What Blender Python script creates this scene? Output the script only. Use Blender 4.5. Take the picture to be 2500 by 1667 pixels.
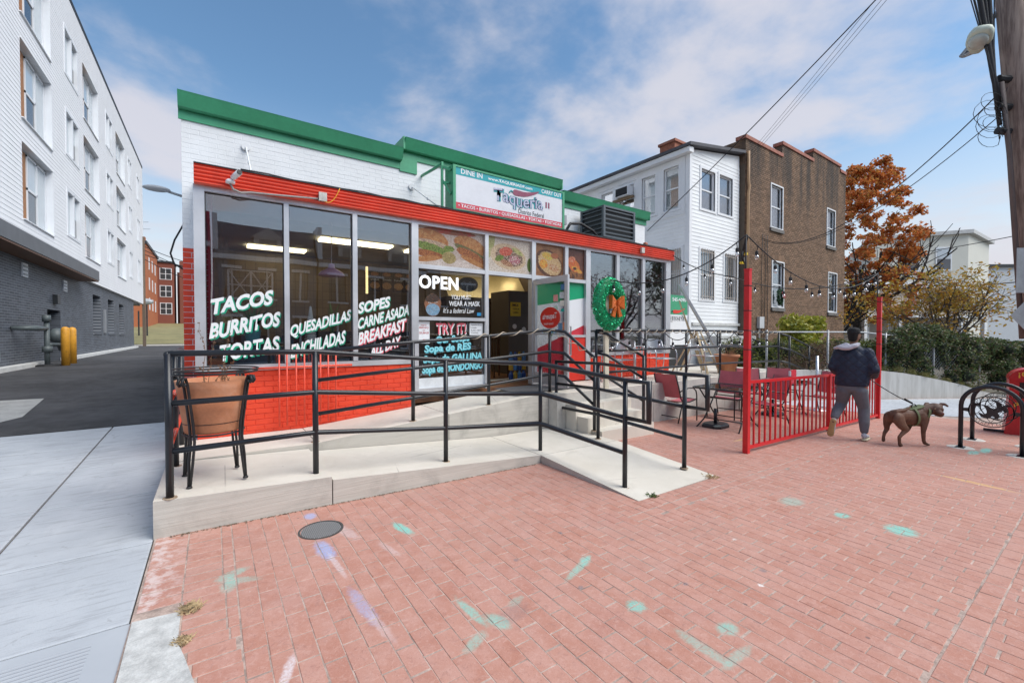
import bpy, bmesh, math, random
from mathutils import Vector, Matrix
R = math.radians
random.seed(7)
scene = bpy.context.scene
COL = scene.collection
for o in list(bpy.data.objects):
    bpy.data.objects.remove(o)

# ------------------------------------------------------------------ camera
cam_d = bpy.data.cameras.new('camera'); cam = bpy.data.objects.new('camera', cam_d); COL.objects.link(cam)
cam.location = (0, 0, 1.575); cam.rotation_euler = (R(90 - 1.05), 0, R(-35))
cam_d.lens = 15.0; cam_d.sensor_width = 36; cam_d.clip_start = 0.05; cam_d.clip_end = 2000
scene.camera = cam
# ------------------------------------------------------------------ world
world = bpy.data.worlds.new('World'); scene.world = world; world.use_nodes = True
SUN_EL, SUN_AZ = 50, 141      # azimuth: compass bearing the light comes from (0 = +Y, 90 = +X)
def build_world():
    nt = world.node_tree; N = nt.nodes; L = nt.links; N.clear()
    out = N.new('ShaderNodeOutputWorld'); bg = N.new('ShaderNodeBackground'); L.new(bg.outputs[0], out.inputs[0])
    sky = N.new('ShaderNodeTexSky'); sky.sky_type = 'NISHITA'; sky.sun_disc = False
    sky.sun_elevation = R(SUN_EL); sky.sun_rotation = R(SUN_AZ); sky.altitude = 50; sky.air_density = 1.25; sky.dust_density = 0.6; sky.ozone_density = 3.0
    tc = N.new('ShaderNodeTexCoord'); sep = N.new('ShaderNodeSeparateXYZ'); L.new(tc.outputs['Generated'], sep.inputs[0])
    def math_(op, a, b=None, clamp=False):
        n = N.new('ShaderNodeMath'); n.operation = op; n.use_clamp = clamp
        for i, v in enumerate((a, b)):
            if v is None: continue
            if isinstance(v, (int, float)): n.inputs[i].default_value = v
            else: L.new(v, n.inputs[i])
        return n.outputs[0]
    zz = math_('ADD', math_('MAXIMUM', sep.outputs[2], 0.0), 0.16)
    cx = math_('DIVIDE', sep.outputs[0], zz); cy = math_('DIVIDE', sep.outputs[1], zz)
    cmb = N.new('ShaderNodeCombineXYZ'); L.new(cx, cmb.inputs[0]); L.new(cy, cmb.inputs[1]); cmb.inputs[2].default_value = CLOUD_SEED
    n1 = N.new('ShaderNodeTexNoise'); n1.inputs['Scale'].default_value = 1.15; n1.inputs['Detail'].default_value = 8; n1.inputs['Roughness'].default_value = 0.55; n1.inputs['Distortion'].default_value = 0.15
    L.new(cmb.outputs[0], n1.inputs['Vector'])
    mr = N.new('ShaderNodeMapRange'); mr.interpolation_type = 'SMOOTHSTEP'; mr.inputs[1].default_value = CLOUD_LO; mr.inputs[2].default_value = CLOUD_HI; L.new(n1.outputs[0], mr.inputs[0])
    mr.inputs[4].default_value = 0.86
    # haze towards the horizon
    hz = N.new('ShaderNodeMapRange'); hz.interpolation_type = 'SMOOTHSTEP'; hz.inputs[1].default_value = -0.02; hz.inputs[2].default_value = 0.46; hz.inputs[3].default_value = 0.96; hz.inputs[4].default_value = 0.0
    L.new(sep.outputs[2], hz.inputs[0])
    tint = N.new('ShaderNodeMix'); tint.data_type = 'RGBA'; tint.blend_type = 'MULTIPLY'; tint.inputs[0].default_value = 1.0
    L.new(sky.outputs[0], tint.inputs[6]); tint.inputs[7].default_value = SKY_TINT
    m1 = N.new('ShaderNodeMix'); m1.data_type = 'RGBA'; L.new(hz.outputs[0], m1.inputs[0]); L.new(tint.outputs[2], m1.inputs[6]); m1.inputs[7].default_value = HAZE_COL
    m2 = N.new('ShaderNodeMix'); m2.data_type = 'RGBA'; L.new(mr.outputs[0], m2.inputs[0]); L.new(m1.outputs[2], m2.inputs[6]); m2.inputs[7].default_value = CLOUD_COL
    L.new(m2.outputs[2], bg.inputs[0]); bg.inputs[1].default_value = 0.10
CLOUD_SEED = 40.2; CLOUD_LO = 0.45; CLOUD_HI = 0.64
SKY_TINT = (.50, .59, .61, 1); HAZE_COL = (3.2, 3.22, 3.4, 1); CLOUD_COL = (2.85, 2.8, 3.05, 1)
build_world()
sd = bpy.data.lights.new('sun', 'SUN'); sun = bpy.data.objects.new('sun', sd); COL.objects.link(sun)
sd.energy = 1.5; sd.angle = R(48); sd.color = (1.0, 0.96, 0.90)
_d = Vector((math.sin(R(SUN_AZ)) * math.cos(R(SUN_EL)), math.cos(R(SUN_AZ)) * math.cos(R(SUN_EL)), math.sin(R(SUN_EL))))
sun.rotation_euler = _d.to_track_quat('Z', 'Y').to_euler(); sun.location = (0, -10, 30)
vs = scene.view_settings; vs.view_transform = 'Standard'; vs.look = 'None'; vs.gamma = 1; vs.use_curve_mapping = False; vs.exposure = 1.38

# ------------------------------------------------------------------ helpers
BASE = {}
def S(r, g, b):
    f = lambda c: (c / 255 / 12.92) if c / 255 <= 0.04045 else ((c / 255 + 0.055) / 1.055) ** 2.4
    return (f(r), f(g), f(b))
def tag(o, label=None, cat=None, group=None, kind=None):
    if label: o['label'] = label
    if cat: o['category'] = cat
    if group: o['group'] = group
    if kind: o['kind'] = kind
    return o
def thing(name, label, cat, loc=(0, 0, 0), group=None, rz=0):
    o = bpy.data.objects.new(name, None); COL.objects.link(o); o.empty_display_size = 0.1
    o.location = loc; o.rotation_euler = (0, 0, rz)
    BASE[o.name] = Vector(loc)
    return tag(o, label, cat, group)
def link(name, me, parent=None):
    o = bpy.data.objects.new(name, me); COL.objects.link(o)
    if parent: o.parent = parent
    return o
def base_of(p):
    while p is not None:
        if p.name in BASE: return BASE[p.name]
        p = p.parent
    return Vector((0, 0, 0))
class MB:
    def __init__(s): s.v = []; s.f = []; s.mi = []
    def add(s, vs, fs, mi=0):
        k = len(s.v); s.v.extend(tuple(p) for p in vs)
        for f in fs: s.f.append(tuple(k + i for i in f)); s.mi.append(mi)
        return s
    def box(s, x0, y0, z0, x1, y1, z1, mi=0):
        if x0 > x1: x0, x1 = x1, x0
        if y0 > y1: y0, y1 = y1, y0
        if z0 > z1: z0, z1 = z1, z0
        return s.add([(x0,y0,z0),(x1,y0,z0),(x1,y1,z0),(x0,y1,z0),(x0,y0,z1),(x1,y0,z1),(x1,y1,z1),(x0,y1,z1)],
                     [(0,3,2,1),(4,5,6,7),(0,1,5,4),(1,2,6,5),(2,3,7,6),(3,0,4,7)], mi)
    def hexa(s, p, mi=0):
        return s.add(p, [(0,3,2,1),(4,5,6,7),(0,1,5,4),(1,2,6,5),(2,3,7,6),(3,0,4,7)], mi)
    def obox(s, c, size, rot=(0, 0, 0), mi=0):
        M = Matrix.Translation(c) @ __import__('mathutils').Euler(rot).to_matrix().to_4x4()
        a, b, d = (q / 2 for q in size)
        return s.hexa([M @ Vector(p) for p in [(-a,-b,-d),(a,-b,-d),(a,b,-d),(-a,b,-d),(-a,-b,d),(a,-b,d),(a,b,d),(-a,b,d)]], mi)
    def bar(s, a, b, w, h, up=(0, 0, 1), mi=0):
        a = Vector(a); b = Vector(b); d = (b - a).normalized(); u = Vector(up)
        if abs(d.dot(u)) > 0.98: u = Vector((0, 1, 0))
        sx = d.cross(u).normalized() * (w / 2); sz = sx.cross(d).normalized() * (h / 2)
        return s.hexa([a-sx-sz, a+sx-sz, b+sx-sz, b-sx-sz, a-sx+sz, a+sx+sz, b+sx+sz, b-sx+sz], mi)
    def tube(s, pts, r, n=8, closed=False, caps=True, mi=0):
        P = [Vector(p) for p in pts]; m = len(P)
        rs = r if isinstance(r, (list, tuple)) else [r] * m
        T = []
        for i in range(m):
            a = P[i - 1] if (i > 0 or closed) else P[i]; b = P[(i + 1) % m] if (i < m - 1 or closed) else P[i]
            d = b - a
            T.append(d.normalized() if d.length > 1e-9 else Vector((0, 0, 1)))
        u = Vector((0, 0, 1)) if abs(T[0].z) < 0.9 else Vector((1, 0, 0))
        u = (u - T[0] * u.dot(T[0])).normalized(); rings = []
        for i in range(m):
            u = u - T[i] * u.dot(T[i])
            if u.length < 1e-6: u = T[i].orthogonal()
            u.normalize(); w = T[i].cross(u); k = 1.0
            if 0 < i < m - 1 or closed:
                a = (P[i] - P[i - 1]).normalized() if (P[i] - P[i - 1]).length > 1e-9 else T[i]
                c = max(0.5, a.dot(T[i])); k = 1 / c
            rings.append([P[i] + (u * math.cos(2*math.pi*j/n) + w * math.sin(2*math.pi*j/n)) * rs[i] * (k if k < 1.45 else 1.45) for j in range(n)])
        k0 = len(s.v)
        for ring in rings: s.v.extend(tuple(p) for p in ring)
        seg = m if closed else m - 1
        for i in range(seg):
            for j in range(n):
                a = k0 + i*n + j; b = k0 + i*n + (j+1) % n; c = k0 + ((i+1) % m)*n + (j+1) % n; d = k0 + ((i+1) % m)*n + j
                s.f.append((a, b, c, d)); s.mi.append(mi)
        if caps and not closed:
            s.f.append(tuple(k0 + j for j in reversed(range(n)))); s.mi.append(mi)
            s.f.append(tuple(k0 + (m-1)*n + j for j in range(n))); s.mi.append(mi)
        return s
    def lathe(s, prof, n=20, c=(0, 0, 0), mi=0):
        k = len(s.v)
        for r, z in prof:
            for j in range(n):
                a = 2*math.pi*j/n; s.v.append((c[0] + r*math.cos(a), c[1] + r*math.sin(a), c[2] + z))
        for i in range(len(prof) - 1):
            for j in range(n):
                s.f.append((k+i*n+j, k+i*n+(j+1) % n, k+(i+1)*n+(j+1) % n, k+(i+1)*n+j)); s.mi.append(mi)
        if prof[0][0] > 1e-4: s.f.append(tuple(k+j for j in reversed(range(n)))); s.mi.append(mi)
        if prof[-1][0] > 1e-4: s.f.append(tuple(k+(len(prof)-1)*n+j for j in range(n))); s.mi.append(mi)
        return s
    def ell(s, c, r, nu=10, nv=7, mi=0, M=None):
        k = len(s.v)
        for i in range(nv + 1):
            t = math.pi * i / nv
            for j in range(nu):
                a = 2*math.pi*j/nu; p = Vector((r[0]*math.sin(t)*math.cos(a), r[1]*math.sin(t)*math.sin(a), r[2]*math.cos(t)))
                if M is not None: p = M @ p
                s.v.append((c[0]+p.x, c[1]+p.y, c[2]+p.z))
        for i in range(nv):
            for j in range(nu):
                s.f.append((k+i*nu+j, k+(i+1)*nu+j, k+(i+1)*nu+(j+1) % nu, k+i*nu+(j+1) % nu)); s.mi.append(mi)
        return s
    def prism(s, poly, fn, a0, a1, mi=0):
        """poly of 2-D points; fn(p, q, a) -> xyz"""
        n = len(poly); k = len(s.v)
        for a in (a0, a1): s.v.extend(tuple(fn(p[0], p[1], a)) for p in poly)
        s.f.append(tuple(k+i for i in reversed(range(n)))); s.f.append(tuple(k+n+i for i in range(n))); s.mi += [mi, mi]
        for i in range(n): s.f.append((k+i, k+(i+1) % n, k+n+(i+1) % n, k+n+i)); s.mi.append(mi)
        return s
    def mesh(s, name, mats, off=(0, 0, 0), smooth=False):
        me = bpy.data.meshes.new(name); o = Vector(off)
        me.from_pydata([(p[0]-o.x, p[1]-o.y, p[2]-o.z) for p in s.v], [], s.f)
        if not isinstance(mats, (list, tuple)): mats = [mats]
        for m in mats: me.materials.append(m)
        if len(mats) > 1: me.polygons.foreach_set('material_index', s.mi)
        if smooth: me.polygons.foreach_set('use_smooth', [True] * len(me.polygons))
        me.update(); return me
    def build(s, name, mats, parent=None, smooth=False):
        return link(name, s.mesh(name, mats, base_of(parent), smooth), parent)
def fixn(o):
    bm = bmesh.new(); bm.from_mesh(o.data); bmesh.ops.recalc_face_normals(bm, faces=bm.faces); bm.to_mesh(o.data); bm.free(); return o
def dup(root, loc, rz=0, label=None, group=None):
    def cp(o, par):
        c = o.copy(); COL.objects.link(c); c.parent = par
        for ch in [q for q in bpy.data.objects if q.parent == o]: cp(ch, c)
        return c
    r = cp(root, None); r.location = loc; r.rotation_euler = (0, 0, rz)
    if label: r['label'] = label
    if group: r['group'] = group
    return r
def arc(c, r, a0, a1, n, fn):
    return [fn(c[0] + r*math.cos(a0+(a1-a0)*i/n), c[1] + r*math.sin(a0+(a1-a0)*i/n)) for i in range(n+1)]
def catenary(a, b, sag, n=24):
    a = Vector(a); b = Vector(b); return [a.lerp(b, i/n) - Vector((0, 0, sag*4*(i/n)*(1-i/n))) for i in range(n+1)]

# ------------------------------------------------------------------ materials
class NT:
    def __init__(s, name):
        s.m = bpy.data.materials.new(name); s.m.use_nodes = True; s.t = s.m.node_tree; s.N = s.t.nodes; s.L = s.t.links
        s.p = s.N['Principled BSDF']; s.out = s.N['Material Output']
    def n(s, typ, **kw):
        q = s.N.new(typ)
        for k, v in kw.items():
            if isinstance(k, str) and hasattr(q, k): setattr(q, k, v)
        return q
    def put(s, sock, v):
        if isinstance(v, bpy.types.NodeSocket): s.L.new(v, sock)
        else: sock.default_value = v
    def math(s, op, a, b=None, c=None, clamp=False):
        q = s.N.new('ShaderNodeMath'); q.operation = op; q.use_clamp = clamp
        for i, v in enumerate((a, b, c)):
            if v is not None: s.put(q.inputs[i], v)
        return q.outputs[0]
    def noise(s, vec=None, scale=5, detail=4, rough=0.55, dist=0.0):
        q = s.N.new('ShaderNodeTexNoise'); q.inputs['Scale'].default_value = scale; q.inputs['Detail'].default_value = detail; q.inputs['Roughness'].default_value = rough; q.inputs['Distortion'].default_value = dist
        if vec is not None: s.L.new(vec, q.inputs['Vector'])
        return q.outputs[0]
    def rng(s, v, a, b, c=0.0, d=1.0, smooth=True):
        q = s.N.new('ShaderNodeMapRange'); q.interpolation_type = 'SMOOTHSTEP' if smooth else 'LINEAR'
        s.put(q.inputs[0], v); q.inputs[1].default_value = a; q.inputs[2].default_value = b; q.inputs[3].default_value = c; q.inputs[4].default_value = d
        return q.outputs[0]
    def mix(s, f, a, b, mode='MIX'):
        q = s.N.new('ShaderNodeMix'); q.data_type = 'RGBA'; q.blend_type = mode
        s.put(q.inputs[0], f); s.put(q.inputs[6], c4(a)); s.put(q.inputs[7], c4(b)); return q.outputs[2]
    def pos(s): return s.N.new('ShaderNodeNewGeometry').outputs['Position']
    def obj(s): return s.N.new('ShaderNodeTexCoord').outputs['Object']
    def rnd(s):
        g = s.N.new('ShaderNodeNewGeometry').outputs['Random Per Island']; o = s.N.new('ShaderNodeObjectInfo').outputs['Random']
        return s.math('FRACT', s.math('ADD', g, o))
    def bump(s, h, strength=0.3, dist=0.01):
        q = s.N.new('ShaderNodeBump'); q.inputs['Strength'].default_value = strength; q.inputs['Distance'].default_value = dist
        s.L.new(h, q.inputs['Height']); s.L.new(q.outputs[0], s.p.inputs['Normal'])
    def fin(s, col, rough=0.6, metal=0.0, spec=None):
        s.put(s.p.inputs['Base Color'], c4(col)); s.put(s.p.inputs['Roughness'], rough); s.put(s.p.inputs['Metallic'], metal)
        if spec is not None: s.p.inputs['Specular IOR Level'].default_value = spec
        return s.m
def c4(c):
    if isinstance(c, bpy.types.NodeSocket): return c
    return tuple(c) + (1,) if len(c) == 3 else tuple(c)
def mul(c, k): return tuple(min(1, q * k) for q in c[:3])
def pm(name, col, rough=0.6, metal=0.0, var=0.12, scale=3.0, bump=0.0, bscale=60, dirt=None, dscale=1.2, rv=0.0, spec=None, rand=0.0):
    """painted / worn surface: two scales of tone variation, optional dirt patches, fine bump"""
    t = NT(name); P = t.pos()
    n1 = t.noise(P, scale, 5, 0.6); n2 = t.noise(P, scale * 9, 3, 0.6)
    f = t.math('ADD', t.math('MULTIPLY', n1, 0.65), t.math('MULTIPLY', n2, 0.35))
    c = t.mix(t.rng(f, 0.3, 0.7), mul(col, 1 - var), mul(col, 1 + var))
    if rand:
        c = t.mix(t.math('MULTIPLY', t.rnd(), rand), c, mul(col, 0.45))
    if dirt is not None:
        d = t.rng(t.noise(P, dscale, 6, 0.65, 0.4), 0.5, 0.75)
        c = t.mix(t.math('MULTIPLY', d, 0.65), c, dirt)
    r = rough
    if rv: r = t.rng(n1, 0.3, 0.7, rough - rv, rough + rv)
    if bump: t.bump(t.noise(P, bscale, 4, 0.6), bump, 0.006)
    return t.fin(c, r, metal, spec)
def emit(name, col, st):
    t = NT(name); t.p.inputs['Emission Color'].default_value = c4(col); t.p.inputs['Emission Strength'].default_value = st
    return t.fin(col, 0.5)
def glass(name, tint=(0.80, 0.83, 0.85), refl=0.14, rough=0.0):
    t = NT(name); t.N.remove(t.p)
    fr = t.N.new('ShaderNodeFresnel'); fr.inputs['IOR'].default_value = 1.5
    f = t.math('ADD', t.math('MULTIPLY', fr.outputs[0], 0.8), refl, clamp=True)
    tr = t.N.new('ShaderNodeBsdfTransparent'); tr.inputs[0].default_value = c4(tint)
    gl = t.N.new('ShaderNodeBsdfGlossy'); gl.inputs['Roughness'].default_value = rough; gl.inputs['Color'].default_value = (0.95, 0.97, 1, 1)
    q = t.N.new('ShaderNodeTexNoise'); q.inputs['Scale'].default_value = 1.3; q.inputs['Detail'].default_value = 1
    t.L.new(t.pos(), q.inputs['Vector'])
    b = t.N.new('ShaderNodeBump'); b.inputs['Strength'].default_value = 0.05; b.inputs['Distance'].default_value = 0.02; t.L.new(q.outputs[0], b.inputs['Height']); t.L.new(b.outputs[0], gl.inputs['Normal'])
    mx = t.N.new('ShaderNodeMixShader'); t.L.new(f, mx.inputs[0]); t.L.new(tr.outputs[0], mx.inputs[1]); t.L.new(gl.outputs[0], mx.inputs[2]); t.L.new(mx.outputs[0], t.out.inputs[0])
    return t.m
def stack(name, base, layers, axes='XZ', rough=0.5, base2=None):
    """flat print: ellipses laid over one another; layer = (cx, cy, rx, ry, deg, colour, colour2, noise scale, edge wobble)"""
    t = NT(name); P = t.pos(); sp = t.N.new('ShaderNodeSeparateXYZ'); t.L.new(P, sp.inputs[0])
    A = sp.outputs['XYZ'.index(axes[0])]; B = sp.outputs['XYZ'.index(axes[1])]
    col = c4(base)
    if base2: col = t.mix(t.rng(t.noise(P, 9, 4), 0.35, 0.65), base, base2)
    for (cx, cy, rx, ry, deg, c1, c2, ns, wob) in layers:
        a = R(deg); dx = t.math('SUBTRACT', A, cx); dy = t.math('SUBTRACT', B, cy)
        u = t.math('DIVIDE', t.math('ADD', t.math('MULTIPLY', dx, math.cos(a)), t.math('MULTIPLY', dy, math.sin(a))), rx)
        v = t.math('DIVIDE', t.math('SUBTRACT', t.math('MULTIPLY', dy, math.cos(a)), t.math('MULTIPLY', dx, math.sin(a))), ry)
        d = t.math('SQRT', t.math('ADD', t.math('MULTIPLY', u, u), t.math('MULTIPLY', v, v)))
        nn = t.noise(P, ns, 4, 0.6)
        d = t.math('ADD', d, t.math('MULTIPLY', t.math('SUBTRACT', nn, 0.5), wob))
        cc = t.mix(t.rng(t.noise(P, ns * 1.7, 3, 0.6), 0.4, 0.6), c1, c2)
        col = t.mix(t.rng(d, 0.93, 1.03, 1, 0), col, cc)
    if axes == 'XZ' and len(layers) > 1:
        col = t.mix(1.0, col, (.72, .66, .60), 'MULTIPLY'); col = t.mix(t.rng(t.noise(P, 45, 5, .75), .42, .62, 0, .55), col, (.14, .05, .02)); col = t.mix(t.rng(t.noise(P, 95, 3, .7), .58, .70, 0, .3), col, (.80, .66, .45))
    return t.fin(col, rough)
# ------------------------------------------------------------------ shared materials
M_white_brick = pm('white_painted_masonry', (0.82, 0.83, 0.84), 0.55, var=0.04, scale=1.5, bump=0.3, bscale=45, dirt=(0.70, 0.70, 0.69), dscale=0.9)
M_red_brick = pm('red_painted_masonry', (0.76, 0.062, 0.022), 0.45, var=0.10, scale=2, bump=0.3, bscale=45, rv=0.08, dirt=(.62, .05, .025), dscale=1.5)
M_green = pm('green_paint', (0.055, 0.33, 0.17), 0.45, var=0.10, scale=2, bump=0.12, bscale=30)
M_alu = pm('brushed_aluminium_frame', (0.60, 0.61, 0.63), 0.42, 0.55, var=0.06, scale=2, rv=0.06)
M_gasket = pm('black_rubber_gasket', (0.02, 0.02, 0.022), 0.6, var=0.1)
M_red_metal = pm('red_painted_metal', (0.80, 0.095, 0.05), 0.36, var=0.12, scale=3, bump=0.05, dirt=(0.45, 0.05, 0.035), dscale=2.0)
M_black = pm('black_gloss_paint', (0.014, 0.016, 0.021), 0.32, var=0.25, scale=6, bump=0.06, bscale=25)
M_iron = pm('wrought_iron', (0.018, 0.018, 0.020), 0.5, var=0.3, scale=12)
def conc_mat():
    t = NT('pale_cast_concrete'); P = t.pos(); n1 = t.noise(P, 1.3, 6, .65); n3 = t.noise(P, 110, 3, .6)
    c = t.mix(t.rng(n1, .3, .7), (.60, .555, .475), (.69, .645, .565)); c = t.mix(t.rng(t.noise(P, 2.6, 6, .7, .9), .52, .74, 0, .45), c, (.50, .46, .39)); c = t.mix(t.rng(n3, .58, .7, 0, .25), c, (.42, .39, .34))
    v = t.N.new('ShaderNodeTexVoronoi'); v.inputs['Scale'].default_value = 2.7; t.L.new(P, v.inputs['Vector']); c = t.mix(t.rng(v.outputs['Distance'], .012, .028, .7, 0), c, (.22, .19, .16))
    cr = t.N.new('ShaderNodeTexVoronoi'); cr.feature = 'DISTANCE_TO_EDGE'; cr.inputs['Scale'].default_value = .55; mp = t.N.new('ShaderNodeMapping'); t.L.new(P, mp.inputs[0]); t.L.new(mp.outputs[0], cr.inputs['Vector'])
    c = t.mix(t.math('MULTIPLY', t.rng(cr.outputs['Distance'], .0012, .004, .5, 0), t.rng(n1, .45, .6)), c, (.30, .27, .23))
    t.bump(n3, .2, .005); return t.fin(c, .82)
M_conc = conc_mat()
def conc_side():
    t = NT('board_formed_concrete'); P = t.pos(); mp = t.N.new('ShaderNodeMapping'); mp.inputs['Scale'].default_value = (1.2, 1.2, 38); t.L.new(P, mp.inputs[0])
    g = t.noise(mp.outputs[0], 1.0, 5, 0.65); st = t.rng(t.noise(P, 2.2, 6, 0.65, 0.6), 0.45, 0.72)
    c = t.mix(t.rng(g, 0.3, 0.7), (0.475, 0.445, 0.395), (0.55, 0.52, 0.465)); c = t.mix(t.math('MULTIPLY', st, 0.6), c, (0.30, 0.28, 0.25))
    t.bump(g, 0.5, 0.008); return t.fin(c, 0.85)
M_conc_side = conc_side()
def walk_mat():
    t = NT('blue_grey_sidewalk_concrete'); P = t.pos(); mp = t.N.new('ShaderNodeMapping'); mp.inputs['Scale'].default_value = (1.0, 7, 1); mp.inputs['Rotation'].default_value = (0, 0, .12); t.L.new(P, mp.inputs[0])
    n1 = t.noise(P, .8, 6, .65); n2 = t.noise(mp.outputs[0], 3.2, 5, .65); n3 = t.noise(P, 150, 2, .6)
    c = t.mix(t.rng(n1, .3, .7), (.40, .425, .455), (.50, .525, .55)); c = t.mix(t.rng(n2, .50, .66, 0, .75), c, (.33, .345, .365)); c = t.mix(t.rng(n3, .55, .7, 0, .3), c, (.30, .31, .325))
    sp = t.N.new('ShaderNodeTexVoronoi'); sp.inputs['Scale'].default_value = 1.9; t.L.new(P, sp.inputs['Vector']); c = t.mix(t.rng(sp.outputs['Distance'], .015, .04, .75, 0), c, (.16, .16, .165))
    c = t.mix(t.rng(t.noise(P, 5.5, 6, .75, 1.2), .58, .68, 0, .6), c, (.27, .275, .285)); c = t.mix(t.rng(t.noise(P, 1.7, 5, .6, .5), .58, .75, 0, .5), c, (.58, .59, .60))
    t.bump(t.math('ADD', n3, t.math('MULTIPLY', n2, .6)), .3, .006); return t.fin(c, .85)
M_walk = walk_mat()
M_sand = pm('joint_sand', (0.42, 0.32, 0.27), 0.95, var=0.4, scale=9, bump=0.4, bscale=150, dirt=(0.12, 0.085, 0.07), dscale=3.5)
M_asph = pm('asphalt', (0.058, 0.058, 0.062), 0.85, var=0.5, scale=0.5, bump=0.8, bscale=140, dirt=(0.10, 0.098, 0.095), dscale=0.35)
M_wood = pm('weathered_lumber', (0.46, 0.36, 0.22), 0.7, var=0.2, scale=8)
M_alu_bright = pm('polished_aluminium', (0.62, 0.63, 0.65), 0.32, 0.85, var=0.05)
M_galv = pm('galvanised_steel', (0.36, 0.38, 0.40), 0.55, 0.45, var=0.15, scale=6)
M_whitepaint = pm('white_trim_paint', (0.78, 0.79, 0.80), 0.5, var=0.04, scale=2)
M_glass = glass('storefront_glass', (0.95, 0.96, 0.96), 0.12)
M_glass_clear = glass('clear_door_glass', (0.98, 0.99, 0.99), 0.0)
M_winglass = glass('house_window_glass', (0.93, 0.95, 0.96), 0.06)
M_dark = pm('dark_interior', (0.02, 0.02, 0.022), 0.8, var=0.2)

# ------------------------------------------------------------------ ground and paving
def zg(x): return -0.02 * x
def zl(y): return 0.0 if y < 4 else min(0.035 * (y - 4), 0.47)
mb = MB(); xs = [-400, -60, -12, 0, 20, 60, 200, 900]
ys = [-300, -40, 0, 4, 17.5, 48, 60, 100, 300, 900]
def zterr(x, y):
    if x < 0: z = zl(y) - 0.06
    else: z = zg(min(x, 60)) - 0.10 - (0.0 if x < 60 else 0.0)
    if x < 0 and y > 48: z += min(3.0, (y - 48) * 0.062)
    return z
mb.add([(x, y, zterr(x, y)) for y in ys for x in xs], [(j*8+i, j*8+i+1, (j+1)*8+i+1, (j+1)*8+i) for j in range(len(ys)-1) for i in range(7)])
M_earth = pm('dry_earth_and_litter', (0.11, 0.095, 0.07), 0.95, var=0.3, scale=1.5, bump=0.5, bscale=20, dirt=(0.08, 0.09, 0.04), dscale=0.6)
tag(mb.build('ground', M_earth), kind='structure')

TEAL = (0.15, 0.64, 0.55); TEAL2 = (0.24, 0.58, 0.50); BLUE = (0.28, 0.46, 0.80); WHT = (0.70, 0.66, 0.68); YEL = (0.75, 0.50, 0.16); GUM = (0.16, 0.17, 0.19)
MARKS = [(1.26, 3.37, .045, .15, 10, TEAL, .9), (0.09, 3.33, .10, .045, 20, TEAL2, .6), (0.07, 3.20, .05, .10, -10, TEAL2, .6), (0.12, 3.22, .13, .04, -25, TEAL2, .45),
 (0.675, 4.03, .05, .07, 0, BLUE, .7), (0.655, 3.33, .06, .17, 4, BLUE, .75), (0.68, 3.08, .022, .2, 4, WHT, .5), (0.70, 2.52, .04, .24, 5, BLUE, .45), (0.73, 2.28, .03, .16, 8, WHT, .3), (0.27, 2.22, .025, .12, -20, WHT, .8), (0.86, 3.55, .05, .2, 15, WHT, .4), (1.05, 3.1, .03, .15, 12, WHT, .3),
 (2.06, 2.13, .20, .03, 22, TEAL, .6), (2.16, 2.17, .08, .04, 35, TEAL2, .6), (1.20, 2.12, .03, .17, 5, TEAL, .6), (1.28, 1.97, .05, .09, 20, TEAL, .6), (1.10, 1.90, .10, .035, 25, TEAL2, .55), (1.47, 2.06, .07, .03, 20, TEAL2, .4), (1.40, 1.98, .12, .07, 15, (.18, .14, .15), .35),
 (2.04, 1.63, .065, .055, 0, TEAL, .75), (4.70, 1.86, .14, .10, 0, TEAL2, .55), (4.72, 1.45, .08, .06, 0, TEAL, .8), (4.77, 1.05, .13, .11, 10, TEAL, .85),
 (2.30, 1.22, .07, .05, 0, TEAL, .6), (2.05, 1.22, .04, .16, 0, TEAL2, .5), (2.14, 1.08, .14, .03, 0, TEAL2, .5), (7.17, 0.94, .05, .34, -12, YEL, .6), (6.97, 3.51, .22, .03, 0, YEL, .6), (9.2, 1.23, .2, .06, 0, TEAL, .8), (9.55, 1.15, .25, .06, 0, TEAL, .9),
 (2.5, 1.6, .022, .018, 0, GUM, .8), (1.9, 1.95, .02, .018, 0, GUM, .8), (2.3, 2.6, .018, .02, 0, GUM, .8), (1.75, 2.45, .02, .02, 0, GUM, .7), (2.7, 2.2, .018, .018, 0, GUM, .7), (3.1, 1.4, .03, .025, 0, GUM, .7), (2.9, 1.32, .02, .02, 0, (.8, .78, .75), .9), (3.4, 1.75, .02, .015, 0, (.75, .7, .65), .8)]
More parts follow.
